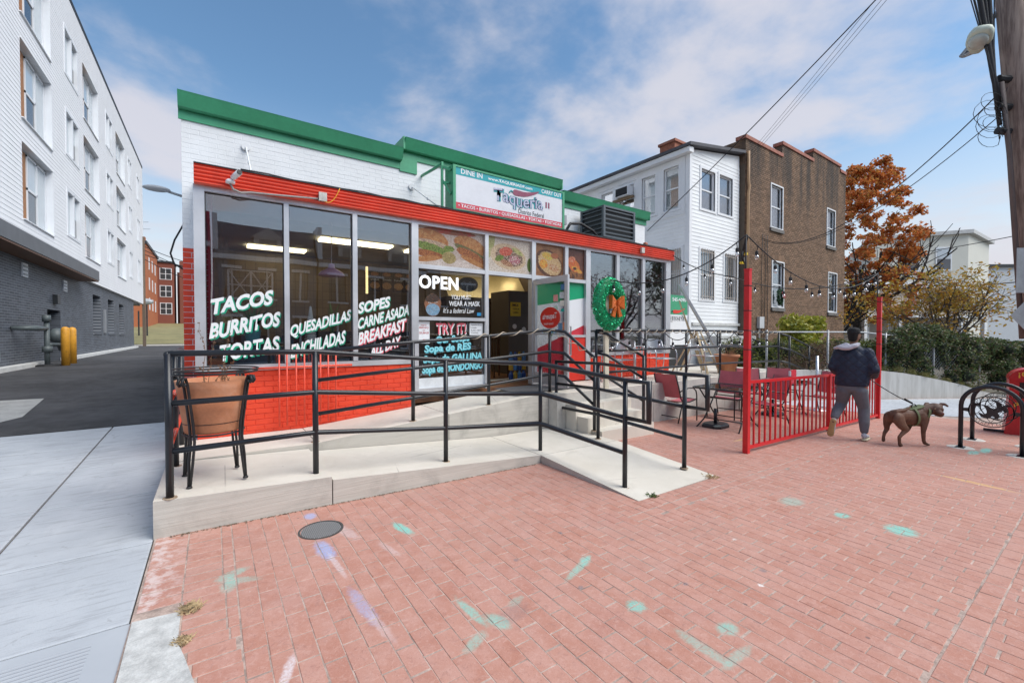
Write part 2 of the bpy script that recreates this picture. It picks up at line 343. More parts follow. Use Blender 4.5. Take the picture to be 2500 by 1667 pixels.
def paver_mat():
    t = NT('red_clay_paver'); P = t.pos(); rnd = t.rnd()
    n1 = t.noise(P, 7, 5, 0.65); n2 = t.noise(P, 110, 3, 0.7)
    c = t.mix(rnd, (0.435, 0.195, 0.138), (0.485, 0.245, 0.185))
    c = t.mix(t.rng(n1, 0.38, 0.68, 0, 0.65), c, (0.53, 0.30, 0.245))
    c = t.mix(t.rng(t.noise(P, 2.0, 5, 0.6), 0.45, 0.75, 0, 0.35), c, (0.42, 0.205, 0.17))
    c = t.mix(t.rng(n2, 0.58, 0.70, 0, 0.5), c, (0.24, 0.09, 0.07)); c = t.mix(t.rng(t.noise(P, 240, 2, .6), .60, .70, 0, .35), c, (.66, .48, .42)); c = t.mix(t.rng(t.noise(P, 26, 6, .75, 1.5), .50, .64, 0, .45), c, (.58, .36, .30)); c = t.mix(t.rng(t.noise(P, 17, 6, .75, 1.0), .54, .68, 0, .5), c, (.30, .145, .12))
    sp = t.N.new('ShaderNodeSeparateXYZ'); t.L.new(P, sp.inputs[0]); A, B = sp.outputs[0], sp.outputs[1]
    nw = t.noise(P, 22, 5, 0.7); ng = t.rng(t.noise(P, 75, 5, 0.8), 0.34, 0.60, 0.28, 1.0)
    vo = t.N.new('ShaderNodeTexVoronoi'); vo.inputs['Scale'].default_value = 2.3; t.L.new(P, vo.inputs['Vector'])
    c = t.mix(t.rng(vo.outputs['Distance'], .022, .034, .7, 0), c, (.13, .10, .095))
    vo2 = t.N.new('ShaderNodeTexVoronoi'); vo2.inputs['Scale'].default_value = 5.1; t.L.new(P, vo2.inputs['Vector'])
    c = t.mix(t.rng(vo2.outputs['Distance'], .018, .03, .6, 0), c, (.62, .52, .47))
    st = t.rng(t.noise(P, .75, 6, .7, .8), .47, .68); c = t.mix(t.math('MULTIPLY', st, .38), c, (.40, .25, .21))
    ef = t.math('MULTIPLY', t.rng(A, -.10, -.36), t.rng(t.noise(P, 14, 5, .7), .42, .62)); c = t.mix(t.math('MULTIPLY', ef, .6), c, (.72, .66, .64))
    for (cx, cy, rx, ry, deg, col, k) in MARKS:
        a = R(deg); dx = t.math('SUBTRACT', A, cx); dy = t.math('SUBTRACT', B, cy)
        u = t.math('ADD', t.math('MULTIPLY', dx, math.cos(a)/rx), t.math('MULTIPLY', dy, math.sin(a)/rx))
        v = t.math('SUBTRACT', t.math('MULTIPLY', dy, math.cos(a)/ry), t.math('MULTIPLY', dx, math.sin(a)/ry))
        d = t.math('SQRT', t.math('ADD', t.math('MULTIPLY', u, u), t.math('MULTIPLY', v, v)))
        d = t.math('ADD', d, t.math('MULTIPLY', t.math('SUBTRACT', nw, 0.5), 1.1))
        c = t.mix(t.math('MULTIPLY', t.math('MULTIPLY', t.rng(d, 0.55, 1.25, 1, 0), ng), k), c, col)
    t.bump(t.math('ADD', t.math('MULTIPLY', n2, 0.5), n1), 0.35, 0.006)
    return t.fin(c, t.rng(n1, 0.3, 0.7, 0.72, 0.88))
M_paver = paver_mat()
def chamf(mb, x0, y0, x1, y1, zt, h, ch=0.004, tilt=(0, 0)):
    """paver: chamfered top, four sides"""
    cx, cy = (x0+x1)/2, (y0+y1)/2
    def z(x, y, d): return zt - d + tilt[0]*(x-cx) + tilt[1]*(y-cy)
    a = [(x0, y0), (x1, y0), (x1, y1), (x0, y1)]; b = [(x0+ch, y0+ch), (x1-ch, y0+ch), (x1-ch, y1-ch), (x0+ch, y1-ch)]
    vs = [(x, y, z(x, y, h)) for x, y in a] + [(x, y, z(x, y, ch)) for x, y in a] + [(x, y, z(x, y, 0)) for x, y in b]
    fs = [(8, 9, 10, 11)] + [(4+i, 4+(i+1) % 4, 8+(i+1) % 4, 8+i) for i in range(4)] + [(i, (i+1) % 4, 4+(i+1) % 4, 4+i) for i in range(4)]
    mb.add(vs, fs)
def in_view(p, m=0.0):
    d = Vector(p) - Vector((0, 0, 1.575)); z = d.x*0.5736 + d.y*0.8192
    if z < 0.3: return False
    u = (d.x*0.8192 - d.y*0.5736)/z; v = d.z/z
    return abs(u) < 1.2 + m and -0.83 - m < v < 0.8
def clip_iv(a, b, holes):
    segs = [(a, b)]
    for h0, h1 in holes:
        nx = []
        for s0, s1 in segs:
            if h1 <= s0 or h0 >= s1: nx.append((s0, s1)); continue
            if h0 > s0: nx.append((s0, h0))
            if h1 < s1: nx.append((h1, s1))
        segs = nx
    return [q for q in segs if q[1] - q[0] > 0.02]
def pave():
    PX0, PX1, PY0, PY1 = -0.384, 13.0, -1.2, 5.2
    base = MB(); nx = 14
    base.hexa([(PX0, PY0, zg(PX0)-.10), (PX1+7, PY0, zg(PX1+7)-.10), (PX1+7, PY1, zg(PX1+7)-.10), (PX0, PY1, zg(PX0)-.10), (PX0, PY0, zg(PX0)-.0022), (PX1+7, PY0, zg(PX1+7)-.0022), (PX1+7, PY1, zg(PX1+7)-.0022), (PX0, PY1, zg(PX0)-.0022)])
    pl = base.build('brick_plaza', M_sand); tag(pl, kind='structure')
    bricks = []   # (x0,y0,x1,y1)
    bw, bl, j = 0.104, 0.206, 0.007; jx = .0035
    def blocked(x, y0, y1):
        """intervals in y that are not paved in the column at x"""
        h = []
        if x > -0.40 and x < 3.40: h.append((4.205, 9))
        if 3.39 < x < 4.83: h.append((2.70, 9))
        if x > 4.80: h.append((5.19, 9))
        if 4.80 < x < 6.12: h.append((4.55, 9))
        if x < -0.07: h.append((-9, 3.06))
        return h
    def kx(y):
        E_ = [(1.6, .10), (2.1, -.02), (2.36, -.085), (2.6, -.135), (2.72, -.165), (3.2, -.165)]
        for (a, xa), (b, xb) in zip(E_, E_[1:]):
            if y <= b: return xa + (xb-xa)*max(0, (y-a)/(b-a))
        return -.165
    # header strip beside the kerb runs the other way
    y = 2.0
    while y < 4.2:
        x = -0.372 if y > 3.06 else kx(y + .05) + .008
        while x < 0.085:
            x1 = min(x + bl, 0.108)
            if x1 - x > .02: bricks.append((x, y, x1 - j, y + bw - j))
            x += bl
        y += bw
    k = 0; x = 0.109
    while x < PX1:
        off = 0.0 if k % 2 else bl/2
        off += random.uniform(-.018, .018)
        for (b0, b1) in ((PY0, 0.40), (0.51, 2.40), (2.51, PY1)) if x > 3.0 else ((PY0, 0.40), (0.51, PY1)):
            yy = b0 - off if b0 == PY0 else b0 - (off % bl)
            while yy < b1:
                s0, s1 = max(yy, b0), min(yy + bl - j, b1 - j)
                if s1 - s0 > 0.03:
                    for q0, q1 in clip_iv(s0, s1, blocked(x + bw/2, 0, 0)): bricks.append((x, q0, x + bw - jx, q1))
                yy += bl
        x += bw; k += 1
    # the soldier courses at the two seams
    for sy in (0.40, 2.40):
        xx = 0.105 if sy < 1 else 3.02
        while xx < PX1:
            for q0, q1 in ([(xx, xx + bl - j)] if not (3.2 < xx < 4.84 and sy > 2.6) else []): bricks.append((q0, sy, q1, sy + bw + .003 - j))
            xx += bl
    vis = [b for b in bricks if in_view(((b[0]+b[2])/2, (b[1]+b[3])/2, 0))]
    vis.sort(key=lambda b: ((b[0]+b[2])/2)**2 + ((b[1]+b[3])/2)**2)
    near = set(vis[:300]); rest = MB()
    bricks = [(b[0] + random.uniform(-.0012, .0016), b[1] + random.uniform(-.002, .003), b[2] - random.uniform(-.0012, .0016), b[3] - random.uniform(-.002, .003)) + ((b in near),) for b in bricks]
    for b in bricks:
        cx, cy = (b[0]+b[2])/2, (b[1]+b[3])/2
        dz = random.uniform(-.0011, .0011); tl = (random.uniform(-.008, .008) - .02, random.uniform(-.008, .008))
        if b[4]:
            m = MB(); chamf(m, b[0]-cx, b[1]-cy, b[2]-cx, b[3]-cy, 0, .03, random.uniform(.0015, .0035), tl)
            o = m.build('brick', M_paver, pl); o.location = (cx, cy, zg(cx) + dz)
        else:
            chamf(rest, b[0], b[1], b[2], b[3], zg(cx) + dz, .03, .0025, tl)
    o = rest.build('brick_field', M_paver, pl); tag(o, kind='stuff')
pave()

# concrete sidewalk on the left, slab by slab
def slabs():
    base = MB(); q_ = [(-3, 0), (4, 0), (9.0, zl(9.0))]
    for (ya, za), (yb, zb) in zip(q_, q_[1:]): base.hexa([(-9, ya, za-.12), (-.37, ya, za-.12), (-.37, yb, zb-.12), (-9, yb, zb-.12), (-9, ya, za-.02), (-.37, ya, za-.02), (-.37, yb, zb-.02), (-9, yb, zb-.02)])
    sw = MB(); rows = [-2.2, -0.6, 0.9, 2.0, 3.08, 4.17, 5.35, 6.55, 7.6, 8.75]; cols = [-8.2, -6.8, -5.4, -4.0, -2.62, -1.26, -.385]
    g = base.build('sidewalk', pm('sidewalk_joint_dirt', (0.10, 0.085, 0.07), 0.95, var=0.3, scale=8)); tag(g, kind='structure')
    for i in range(len(rows)-1):
        for k in range(len(cols)-1):
            y0, y1 = rows[i] + .005, rows[i+1] - .005; x0, x1 = cols[k] + .009, cols[k+1] - .009
            if i == 3 and k == 5: x1 = -.34
            m = MB(); e = .010
            vs = [(x0, y0, zl(y0)-.03), (x1, y0, zl(y0)-.03), (x1, y1, zl(y1)-.03), (x0, y1, zl(y1)-.03), (x0, y0, zl(y0)-.004), (x1, y0, zl(y0)-.004), (x1, y1, zl(y1)-.004), (x0, y1, zl(y1)-.004), (x0+e, y0+e, zl(y0)), (x1-e, y0+e, zl(y0)), (x1-e, y1-e, zl(y1)), (x0+e, y1-e, zl(y1))]
            m.add(vs, [(8, 9, 10, 11)] + [(4+q, 4+(q+1) % 4, 8+(q+1) % 4, 8+q) for q in range(4)] + [(q, (q+1) % 4, 4+(q+1) % 4, 4+q) for q in range(4)])
            m.build('slab', M_ribbed if i == 3 and k >= 4 else M_walk, g)
def ribbed():
    t = NT('broomed_ribbed_concrete'); P = t.pos(); sp = t.N.new('ShaderNodeSeparateXYZ'); t.L.new(P, sp.inputs[0])
    w = t.math('SINE', t.math('MULTIPLY', sp.outputs[1], 2*math.pi/.030))
    inside = t.math('MULTIPLY', t.math('LESS_THAN', sp.outputs[0], -.52), t.math('LESS_THAN', sp.outputs[1], 2.98))
    h = t.math('MULTIPLY', t.rng(w, -0.2, 0.9, 0, 1), inside)
    c = t.mix(t.rng(t.noise(P, 1.2, 5), .35, .7), (0.40, 0.425, 0.455), (0.46, 0.485, 0.51)); c = t.mix(t.math('MULTIPLY', t.math('SUBTRACT', inside, h), .25), c, (0.36, 0.38, 0.41))
    t.bump(h, 0.6, 0.006); return t.fin(c, 0.85)
M_ribbed = ribbed()
slabs()
# alley asphalt, kerb strip along the apartment building, paler patch
mb = MB(); ys = [8.76, 10, 12, 14.5, 17.4, 24, 32, 40, 50]
mb.add([(x, y, zl(y) + 0.004 - .05*0) for y in ys for x in (-5.3, -0.30)], [(2*i, 2*i+1, 2*i+3, 2*i+2) for i in range(len(ys)-1)])
tag(mb.build('alley_road', M_asph), kind='structure')
mb = MB(); pp = [(-5.2, 8.78), (-3.2, 8.78), (-2.55, 10.2), (-2.75, 12.2), (-5.2, 12.4)]
mb.add([(x, y, zl(y) + .009) for x, y in pp], [tuple(range(5))]); tag(mb.build('concrete_patch', pm('worn_grey_concrete', (0.36, 0.36, 0.35), .9, var=.2, scale=4, bump=.5, bscale=80)), kind='structure')
mb = MB(); mb.box(-6.5, 50, .2, 1.0, 52.5, .56); tag(mb.build('cross_pavement', pm('pale_cross_pavement', (0.55, 0.52, 0.47), .9)), kind='structure')
M_grass = pm('dry_lawn', (0.24, 0.215, 0.10), 0.95, var=0.25, scale=0.6, bump=0.6, bscale=12, dirt=(0.17, 0.18, 0.075), dscale=0.35)
mb = MB(); gx = [-16, -9, -5, -1, 6]; gy = [52.3, 58, 66, 76, 96]; gz = [.60, 1.2, 1.8, 2.3, 3.4]
mb.add([(x, y, z) for y, z in zip(gy, gz) for x in gx], [(j*5+i, j*5+i+1, (j+1)*5+i+1, (j+1)*5+i) for j in range(4) for i in range(4)])
tag(mb.build('lawn', M_grass), kind='structure')
# granite kerb end and manhole lid
mb = MB(); poly = [(-.378, 3.055), (-.075 - .09, 3.02), (-.165, 2.72), (-.135, 2.60), (-.085, 2.36), (-.02, 2.1), (.10, 1.6), (-.20, 1.5), (-.34, 2.05), (-.372, 2.5)]
mb.prism(poly, lambda p, q, a: (p, q, a), -.15, .012)
o = mb.build('granite_kerb', pm('speckled_granite', (0.52, 0.52, 0.50), .75, var=.25, scale=14, bump=.8, bscale=40)); tag(o, 'rough pale granite kerb stone curving at the sidewalk edge', 'kerb'); fixn(o)
def manhole():
    t = NT('cast_iron_lid'); P = t.pos(); v = t.N.new('ShaderNodeTexVoronoi'); v.inputs['Scale'].default_value = 75; v.distance = 'CHEBYCHEV'; v.inputs['Randomness'].default_value = 0.0; t.L.new(P, v.inputs['Vector'])
    h = t.rng(v.outputs['Distance'], .2, .45, 1, 0); c = t.mix(h, (0.12, 0.12, 0.12), (0.42, 0.42, 0.415)); t.bump(h, .8, .006); return t.fin(c, .6, .15)
r = thing('manhole_cover', 'small round cast iron lid set in the brick paving', 'manhole cover', (0.70, 3.70, zg(.7)))
mb = MB(); mb.lathe([(.150, -.02), (.150, .003), (.143, .005), (.001, .005)], 36, (0.70, 3.70, zg(.7))); mb.build('lid', manhole(), r)
mb = MB(); mb.lathe([(.170, -.02), (.170, .0045), (.1535, .0045), (.1535, -.02)], 36, (0.70, 3.70, zg(.7))); mb.build('rim', pm('iron_rim', (.09, .085, .08), .7, .3, var=.3, scale=20), r)
# dry grass tufts
def tuft(x, y, z, n, h, spread, lab, mat, name='grass_tuft'):
    mb = MB()
    for i in range(n):
        a = random.uniform(0, 6.28); r0 = random.uniform(0, spread); px, py = x + r0*math.cos(a), y + r0*math.sin(a)
        b = random.uniform(0, 6.28); hh = h*random.uniform(.4, 1); dx, dy = math.cos(b), math.sin(b); w = .0025
        mb.add([(px - dy*w, py + dx*w, z), (px + dy*w, py - dx*w, z), (px + dx*hh*.6, py + dy*hh*.6, z + hh*.7), (px + dx*hh*1.2, py + dy*hh*1.2, z + hh*.75)], [(0, 1, 2), (1, 3, 2)])
    tag(mb.build(name, mat), lab, 'grass')
M_straw = pm('dead_grass', (0.50, 0.38, 0.22), .9, var=.3, scale=30)
tuft(-.12, 3.02, .004, 320, .035, .055, 'tuft of dry grass at the inner tip of the granite kerb', M_straw)
tuft(-.145, 2.72, .004, 200, .030, .04, 'smaller dry grass tuft halfway along the granite kerb', M_straw)
tuft(3.62, 2.70, zg(3.6), 60, .04, .05, 'green weed at the front corner of the pale ramp toe', pm('weed', (.10, .16, .04), .8))
tuft(4.70, 2.72, zg(4.7), 60, .05, .08, 'dry weeds at the far corner of the pale ramp toe', M_straw)
mb = MB()
for i in range(900):      # litter along the ramp foot
    u = random.random(); x = -0.3 + 3.6*u; y = 4.20 - abs(random.gauss(0, .012)); w = random.uniform(.003, .009); a = random.uniform(0, 3.1)
    c, s_ = math.cos(a)*w, math.sin(a)*w*.5; z = zg(x) + random.uniform(.001, .006)
    mb.add([(x-c, y-s_, z), (x+s_, y-c, z+.002), (x+c, y+s_, z), (x-s_, y+c, z+.002)], [(0, 1, 2, 3)])
tag(mb.build('dirt_litter', pm('leaf_litter', (.12, .09, .05), .95, var=.4, scale=40)), 'line of dirt and leaf crumbs along the foot of the ramp wall', 'litter', kind='stuff')

# ------------------------------------------------------------------ ramp, steps, terrace (cast concrete)
rp = thing('concrete_ramp', 'pale concrete access ramp with two runs and a toe on the brick paving', 'ramp', (1.5, 4.8, 0))
def zlow(x): return .30 - .0712*(x + .39)
def zup(x): return .29 + .0886*(max(x, 1.0) - 1.0) if x < 4.6 else .61
def slabq(mb, pts, zt, zb, mi=0): # pts list xy ccw
    n = len(pts); k = len(mb.v)
    mb.v.extend((x, y, zb) for x, y in pts); mb.v.extend((x, y, zt(x, y)) for x, y in pts)
    mb.f.append(tuple(k+n+i for i in range(n))); mb.mi.append(0)
    for i in range(n): mb.f.append((k+i, k+(i+1) % n, k+n+(i+1) % n, k+n+i)); mb.mi.append(1)
joints = [(-.39, .895), (.905, 3.395)]
for x0, x1 in joints:
    m = MB(); slabq(m, [(x0, 4.21), (x1, 4.21), (x1, 5.40), (x0, 5.40)], lambda x, y: zlow(x) if x > .9 else zlow(x)*.6 + .4*.285, -.2)
    m.build('lower_slab', [M_conc, M_conc_side], rp)
m = MB(); slabq(m, [(3.405, 4.215), (4.80, 4.215), (4.80, 5.40), (3.405, 5.40)], lambda x, y: .03 - .01*(x-3.4), -.2); m.build('turn_slab', [M_conc, M_conc_side], rp)
m = MB(); slabq(m, [(3.40, 2.69), (4.82, 2.71), (4.82, 4.205), (3.40, 4.205)], lambda x, y: zg(x) + .004 + (.03 - .01*(x-3.4) - zg(x) - .004)*min(1, max(0, (y-2.7)/1.5)), -.25); m.build('toe_slab', [M_conc, M_conc_side], rp)
m = MB(); slabq(m, [(-.39, 5.41), (.98, 5.41), (.98, 6.38), (-.39, 6.38)], lambda x, y: zlow(x)*.6 + .4*.285 if x < .9 else .29, -.2); m.build('landing_slab', [M_conc, M_conc_side], rp)
for x0, x1 in ((.99, 2.70), (2.71, 4.52)):
    m = MB(); slabq(m, [(x0, 5.41), (x1, 5.41), (x1, 6.38), (x0, 6.38)], lambda x, y: zup(x), -.2); m.build('upper_slab', [M_conc, M_conc_side], rp)
tr = thing('concrete_terrace', 'raised pale concrete terrace along the right half of the shopfront', 'terrace', (8, 5.8, 0))
M_wall_conc = pm('stained_concrete_wall', (0.50, 0.48, 0.44), .85, var=.12, scale=2.5, bump=.3, bscale=70, dirt=(.36, .34, .31), dscale=3)
for x0, x1 in ((4.53, 7.0), (7.01, 9.6), (9.61, 12.6)):
    m = MB(); slabq(m, [(x0, 5.2), (x1, 5.2), (x1, 6.38 if x0 < 7.1 else 8.1), (x0, 6.38 if x0 < 7.1 else 8.1)], lambda x, y: .60, -.35); m.build('slab', [M_conc, M_wall_conc], tr)
st = thing('concrete_steps', 'four worn concrete steps between the ramp and the terrace', 'steps', (5.4, 4.9, -.1))
for zt, y0, xa, xb in ((.43, 4.97, 4.72, 6.06), (.255, 4.74, 4.76, 6.08), (.08, 4.52, 4.84, 6.1)):
    m = MB(); m.box(xa, y0, -.25, xb, 5.195, zt, 0); m.build('step', M_conc, st)
# right end: ramp down along the terrace
er = thing('end_ramp', 'sloping concrete ramp leading down from the right end of the terrace', 'ramp', (14, 5.8, 0))
m = MB(); slabq(m, [(12.61, 5.2), (16.2, 5.2), (16.2, 6.6), (12.61, 6.6)], lambda x, y: .595 - (x-12.61)*.22, -.6); m.build('slab', [M_conc, M_wall_conc], er)
mb2 = MB(); mb2.add([(x, y, zg(x) + .006) for x, y in ((12.2, 3.4), (15.3, .2), (20, -.4), (20.5, 1.5), (18.4, 2.65), (15.55, 3.98), (12.9, 5.15), (11.9, 5.15))], [tuple(range(8))])
tag(mb2.build('side_path', M_walk), kind='structure')
# ------------------------------------------------------------------ wall builders
def face_front(Y): return lambda u, z, n: (u, Y - n, z)       # faces -Y
def face_left(X): return lambda u, z, n: (X - n, u, z)        # faces -X
def face_right(X): return lambda u, z, n: (X + n, u, z)       # faces +X
def row_iv(a, b, z0, z1, holes):
    return clip_iv(a, b, [(h[0], h[1]) for h in holes if h[2] < z1 - .004 and h[3] > z0 + .004])
def pick(items, M, cap=300):
    """the pieces that show largest: nearest in view"""
    def key(i):
        p = Vector(M((i[0]+i[1])/2, (i[2]+i[3])/2, 0)); d = (p - Vector((0, 0, 1.575))).length
        return d if in_view(p) else d + 500
    return set(sorted(items, key=key)[:cap])
def wallpiece(mb, M, u0, u1, z0, z1, n, ch=.0025):
    ch = min(ch, n*.6)
    a = [(u0, z0), (u1, z0), (u1, z1), (u0, z1)]; b = [(u0+ch, z0+ch), (u1-ch, z0+ch), (u1-ch, z1-ch), (u0+ch, z1-ch)]
    vs = [M(u, z, -.01) for u, z in a] + [M(u, z, n-ch) for u, z in a] + [M(u, z, n) for u, z in b]
    mb.add(vs, [(8, 9, 10, 11)] + [(4+q, 4+(q+1) % 4, 8+(q+1) % 4, 8+q) for q in range(4)] + [(q, (q+1) % 4, 4+(q+1) % 4, 4+q) for q in range(4)])
def brickwall(parent, M, u0, u1, z0, z1, holes, mat, bw=.203, bh=.067, j=.009, proud=.006, cap=300, jit=.0015, top=None, part=True):
    items = []; z = z0; k = 0
    while z < z1 - .02:
        zt = min(z + bh - j, z1); ub = u1 if top is None else u1
        for s0, s1 in row_iv(u0, ub, z, zt, holes):
            u = s0 - ((s0 - u0 + (bw/2 if k % 2 else 0)) % bw)
            while u < s1:
                a, b = max(u, s0), min(u + bw - j, s1)
                if b - a > .025 and (top is None or zt <= top((a+b)/2) + .03): items.append((a, b, z, zt))
                u += bw
        z += bh; k += 1
    near = pick(items, M, cap) if cap else set(); rest = MB()
    for it in items:
        n = proud + random.uniform(-jit, jit)
        if it in near:
            m = MB(); wallpiece(m, M, *it, n); m.build('brick', mat, parent)
        else: wallpiece(rest, M, *it, n)
    if rest.v: tag(rest.build('brick_field', mat, parent), kind='stuff')
def siding(parent, M, u0, u1, z0, z1, holes, mat, pitch=.11, proud=.016, cap=300, name='plank', ztop=None):
    items = []; z = z0
    while z < z1 - .01:
        zt = min(z + pitch, z1)
        for s0, s1 in row_iv(u0, u1, z, zt, holes): items.append((s0, s1, z, zt))
        z += pitch
    near = pick(items, M, cap); rest = MB()
    for it in items:
        a, b, q0, q1 = it; ov = .012
        def add(mb):
            za, zb = q1 + ov, q1 + ov
            if ztop: za = min(za, ztop(a)); zb = min(zb, ztop(b))
            if za <= q0 or zb <= q0: return False
            n0 = proud + random.uniform(-.001, .001)
            mb.add([M(a, q0, -.002), M(b, q0, -.002), M(b, q0, n0), M(a, q0, n0), M(a, za, -.002), M(b, zb, -.002), M(b, zb, .004), M(a, za, .004)],
                   [(0, 3, 2, 1), (4, 5, 6, 7), (3, 7, 6, 2), (0, 4, 7, 3), (1, 2, 6, 5)])
            return True
        if it in near:
            m = MB()
            if add(m): m.build(name, mat, parent)
        else: add(rest)
    if rest.v: tag(rest.build(name + '_field', mat, parent), kind='stuff')
def mbox(mb, M, u0, u1, z0, z1, n0, n1, mi=0):
    p = [M(u, z, n) for n in (n0, n1) for u, z in ((u0, z0), (u1, z0), (u1, z1), (u0, z1))]
    return mb.hexa(p, mi)
def wallcore(name, parent, M, u0, u1, z0, z1, holes, mat, t=.2):
    """solid wall with rectangular openings, as blocks butted together"""
    us = sorted({u0, u1, *[max(u0, min(u1, h[i])) for h in holes for i in (0, 1)]}); zs = sorted({z0, z1, *[max(z0, min(z1, h[i])) for h in holes for i in (2, 3)]})
    mb = MB()
    for i in range(len(us)-1):
        run = None
        for k in range(len(zs)-1):
            cu, cz = (us[i]+us[i+1])/2, (zs[k]+zs[k+1])/2
            hole = any(h[0] < cu < h[1] and h[2] < cz < h[3] for h in holes)
            if not hole: run = (run[0], zs[k+1]) if run else (zs[k], zs[k+1])
            if hole or k == len(zs)-2:
                if run: mbox(mb, M, us[i], us[i+1], run[0], run[1], -t, 0); run = None
    return mb.build(name, mat, parent)

# ------------------------------------------------------------------ text
def text_mesh(body, bold=0.0, res=3, ext=0.0, spacing=1.0):
    cu = bpy.data.curves.new('lettering', 'FONT'); cu.body = body; cu.offset = bold; cu.resolution_u = res; cu.extrude = ext; cu.space_character = spacing
    o = bpy.data.objects.new('lettering_tmp', cu); COL.objects.link(o)
    dg = bpy.context.evaluated_depsgraph_get(); dg.update()
    me = bpy.data.meshes.new_from_object(o.evaluated_get(dg)); bpy.data.objects.remove(o); bpy.data.curves.remove(cu)
    return me
def text_on(M, body, u, z, w, h, n, mat, parent, rise=0.0, bold=0.0, name='lettering', wob=0.0, flip=False, shear=0.0, ital=0.0, fn=None, spacing=1.0, seed=0, cap=None):
    """letters fitted to the box w x h, base line starting at (u, z), rising by `rise` over the width"""
    me = text_mesh(body, bold, spacing=spacing); vs = [v.co for v in me.vertices]
    if not vs: return None
    x0 = min(v.x for v in vs); x1 = max(v.x for v in vs); y0 = min(v.y for v in vs); y1 = max(v.y for v in vs)
    off = base_of(parent); rng = random.Random(seed or len(body)); ph = rng.uniform(0, 6)
    for v in me.vertices:
        a = (v.co.x - x0)/(x1-x0); b = (v.co.y - y0)/(y1-y0)
        a2 = 1 - a if flip else a
        if fn: p = fn(a2, b)
        else:
            uu = u + (a2 + ital*(b-.5)*h/w)*w; zz = z + b*h + rise*a2 + wob*math.sin(a2*w*22 + ph)
            p = M(uu, zz, n)
        v.co = Vector(p) - off
    me.materials.clear(); me.materials.append(mat); me.update()
    return link(name, me, parent)
def paint(name, col, rough=.6): return pm(name, col, rough, var=.06, scale=20)
M_twhite = paint('white_window_paint', (.80, .82, .82)); M_tgreen = paint('green_window_paint', (.0, .30, .17)); M_tpink = paint('pink_window_paint', (.72, .12, .16)); M_tblue = paint('light_blue_window_paint', (.26, .68, .76)); M_tblack = paint('black_print', (.015, .015, .017)); M_twhite2 = paint('white_print', (.78, .80, .82))
def painted(M, body, u, z, w, h, n, parent, shadow, rise, bold=.04, **k):
    front = k.pop('front', M_twhite)
    text_on(M, body, u + h*.06, z - h*.075, w, h, n + .002, shadow, parent, rise, bold + .02, 'lettering_shade', **k)
    text_on(M, body, u, z, w, h, n + .004, front, parent, rise, bold, 'lettering', **k)

# ================================================================== restaurant
FY = 6.4; BY = 7.4; F = face_front(FY); FB = face_front(BY)
rest = thing('restaurant_building', 'low white and red brick restaurant with green cornice and long glazed shopfront', 'building', (4.6, 7.0, .6))
# upper wall with stepped parapet
wallU = wallcore('wall', rest, FB, -.33, 9.54, -.2, 4.60, [(-.10, 9.1, .6, 3.4)], M_white_brick, .3)
m = MB(); mbox(m, FB, 2.80, 6.46, 4.60, 4.85, -.3, 0); m.build('parapet', M_white_brick, rest)
brickwall(wallU, FB, -.33, 9.54, 3.52, 4.58, [], M_white_brick, proud=.0022, jit=.0009, j=.007)
brickwall(rest, FB, -.33, -.02, .30, 2.75, [], M_red_brick, bh=.075, proud=.008)
brickwall(rest, FB, -.33, -.02, 2.75, 3.52, [], M_white_brick, bh=.067, proud=.003)
# side wall facing the alley, rear and roof
m = MB(); m.box(-.33, 7.70, -.2, -.05, 22, 4.3); m.box(9.26, 7.70, -.2, 9.54, 22, 4.3); m.box(-.33, 21.7, -.2, 9.54, 22, 4.3); m.build('side_wall', M_white_brick, rest)
m = MB(); m.box(-.05, 7.70, 4.0, 9.26, 21.7, 4.12); m.build('roof', pm('roof_felt', (.06, .06, .065), .9), rest)
# green cornice in three sections
def cornice(x0, x1, ztop, e0, e1):
    for nm, prof in (('cornice', [(.0, -.20), (.075, -.20), (.095, -.185), (.16, -.02), (.17, 0.0), (.0, .02), (-.32, .02), (-.32, -.2)]), ('cornice_band', [(0, -.325), (.022, -.325), (.022, -.205), (0, -.205)])):
        mb = MB(); mb.prism(prof, lambda p, q, a: (a, BY - p, ztop + q), x0, x1); o = mb.build(nm, M_green, rest); fixn(o)
    mb = MB(); mb.box(x0 - e0, BY - .13, ztop - .20, x0 + .0, BY + .3, ztop + .02) if e0 else None
    mb.box(x1, BY - .13, ztop - .20, x1 + e1, BY + .3, ztop + .02) if e1 else None
    if mb.v: mb.build('cornice_end', M_green, rest)
cornice(-.36, 2.76, 4.82, 0, 0); cornice(2.80, 6.46, 5.02, .03, .03); cornice(6.50, 9.58, 4.80, 0, .02)
m = MB(); mbox(m, FB, 2.74, 3.06, 4.46, 4.70, .0, .026); m.build('cornice_return', M_green, rest)
# red corrugated fascia with its little roof
def fascia():
    mb = MB(); prof = []; nr = 5
    for i in range(nr*6 + 1):
        q = i/(nr*6); prof.append((.10 + .016*math.sin(q*nr*2*math.pi), 3.36 + q*.225))
    poly = prof + [(.0, 3.585), (.0, 3.36)]
    mb.prism(poly, lambda p, q, a: (a, FY - p, q), -.17, 9.26); o = mb.build('fascia', M_red_metal, rest); fixn(o)
    m = MB(); m.hexa([(-.17, FY - .118, 3.588), (9.26, FY - .118, 3.588), (9.26, BY - .002, 3.66), (-.17, BY - .002, 3.66), (-.17, FY - .118, 3.60), (9.26, FY - .118, 3.60), (9.26, BY - .002, 3.68), (-.17, BY - .002, 3.68)])
    m.build('fascia_roof', pm('roof_tar', (.03, .03, .033), .8), rest)
    m = MB(); m.box(-.16, FY + .0, 3.36, 9.25, BY - .01, 3.585); m.build('ceiling_soffit', M_whitepaint, rest)
fascia()
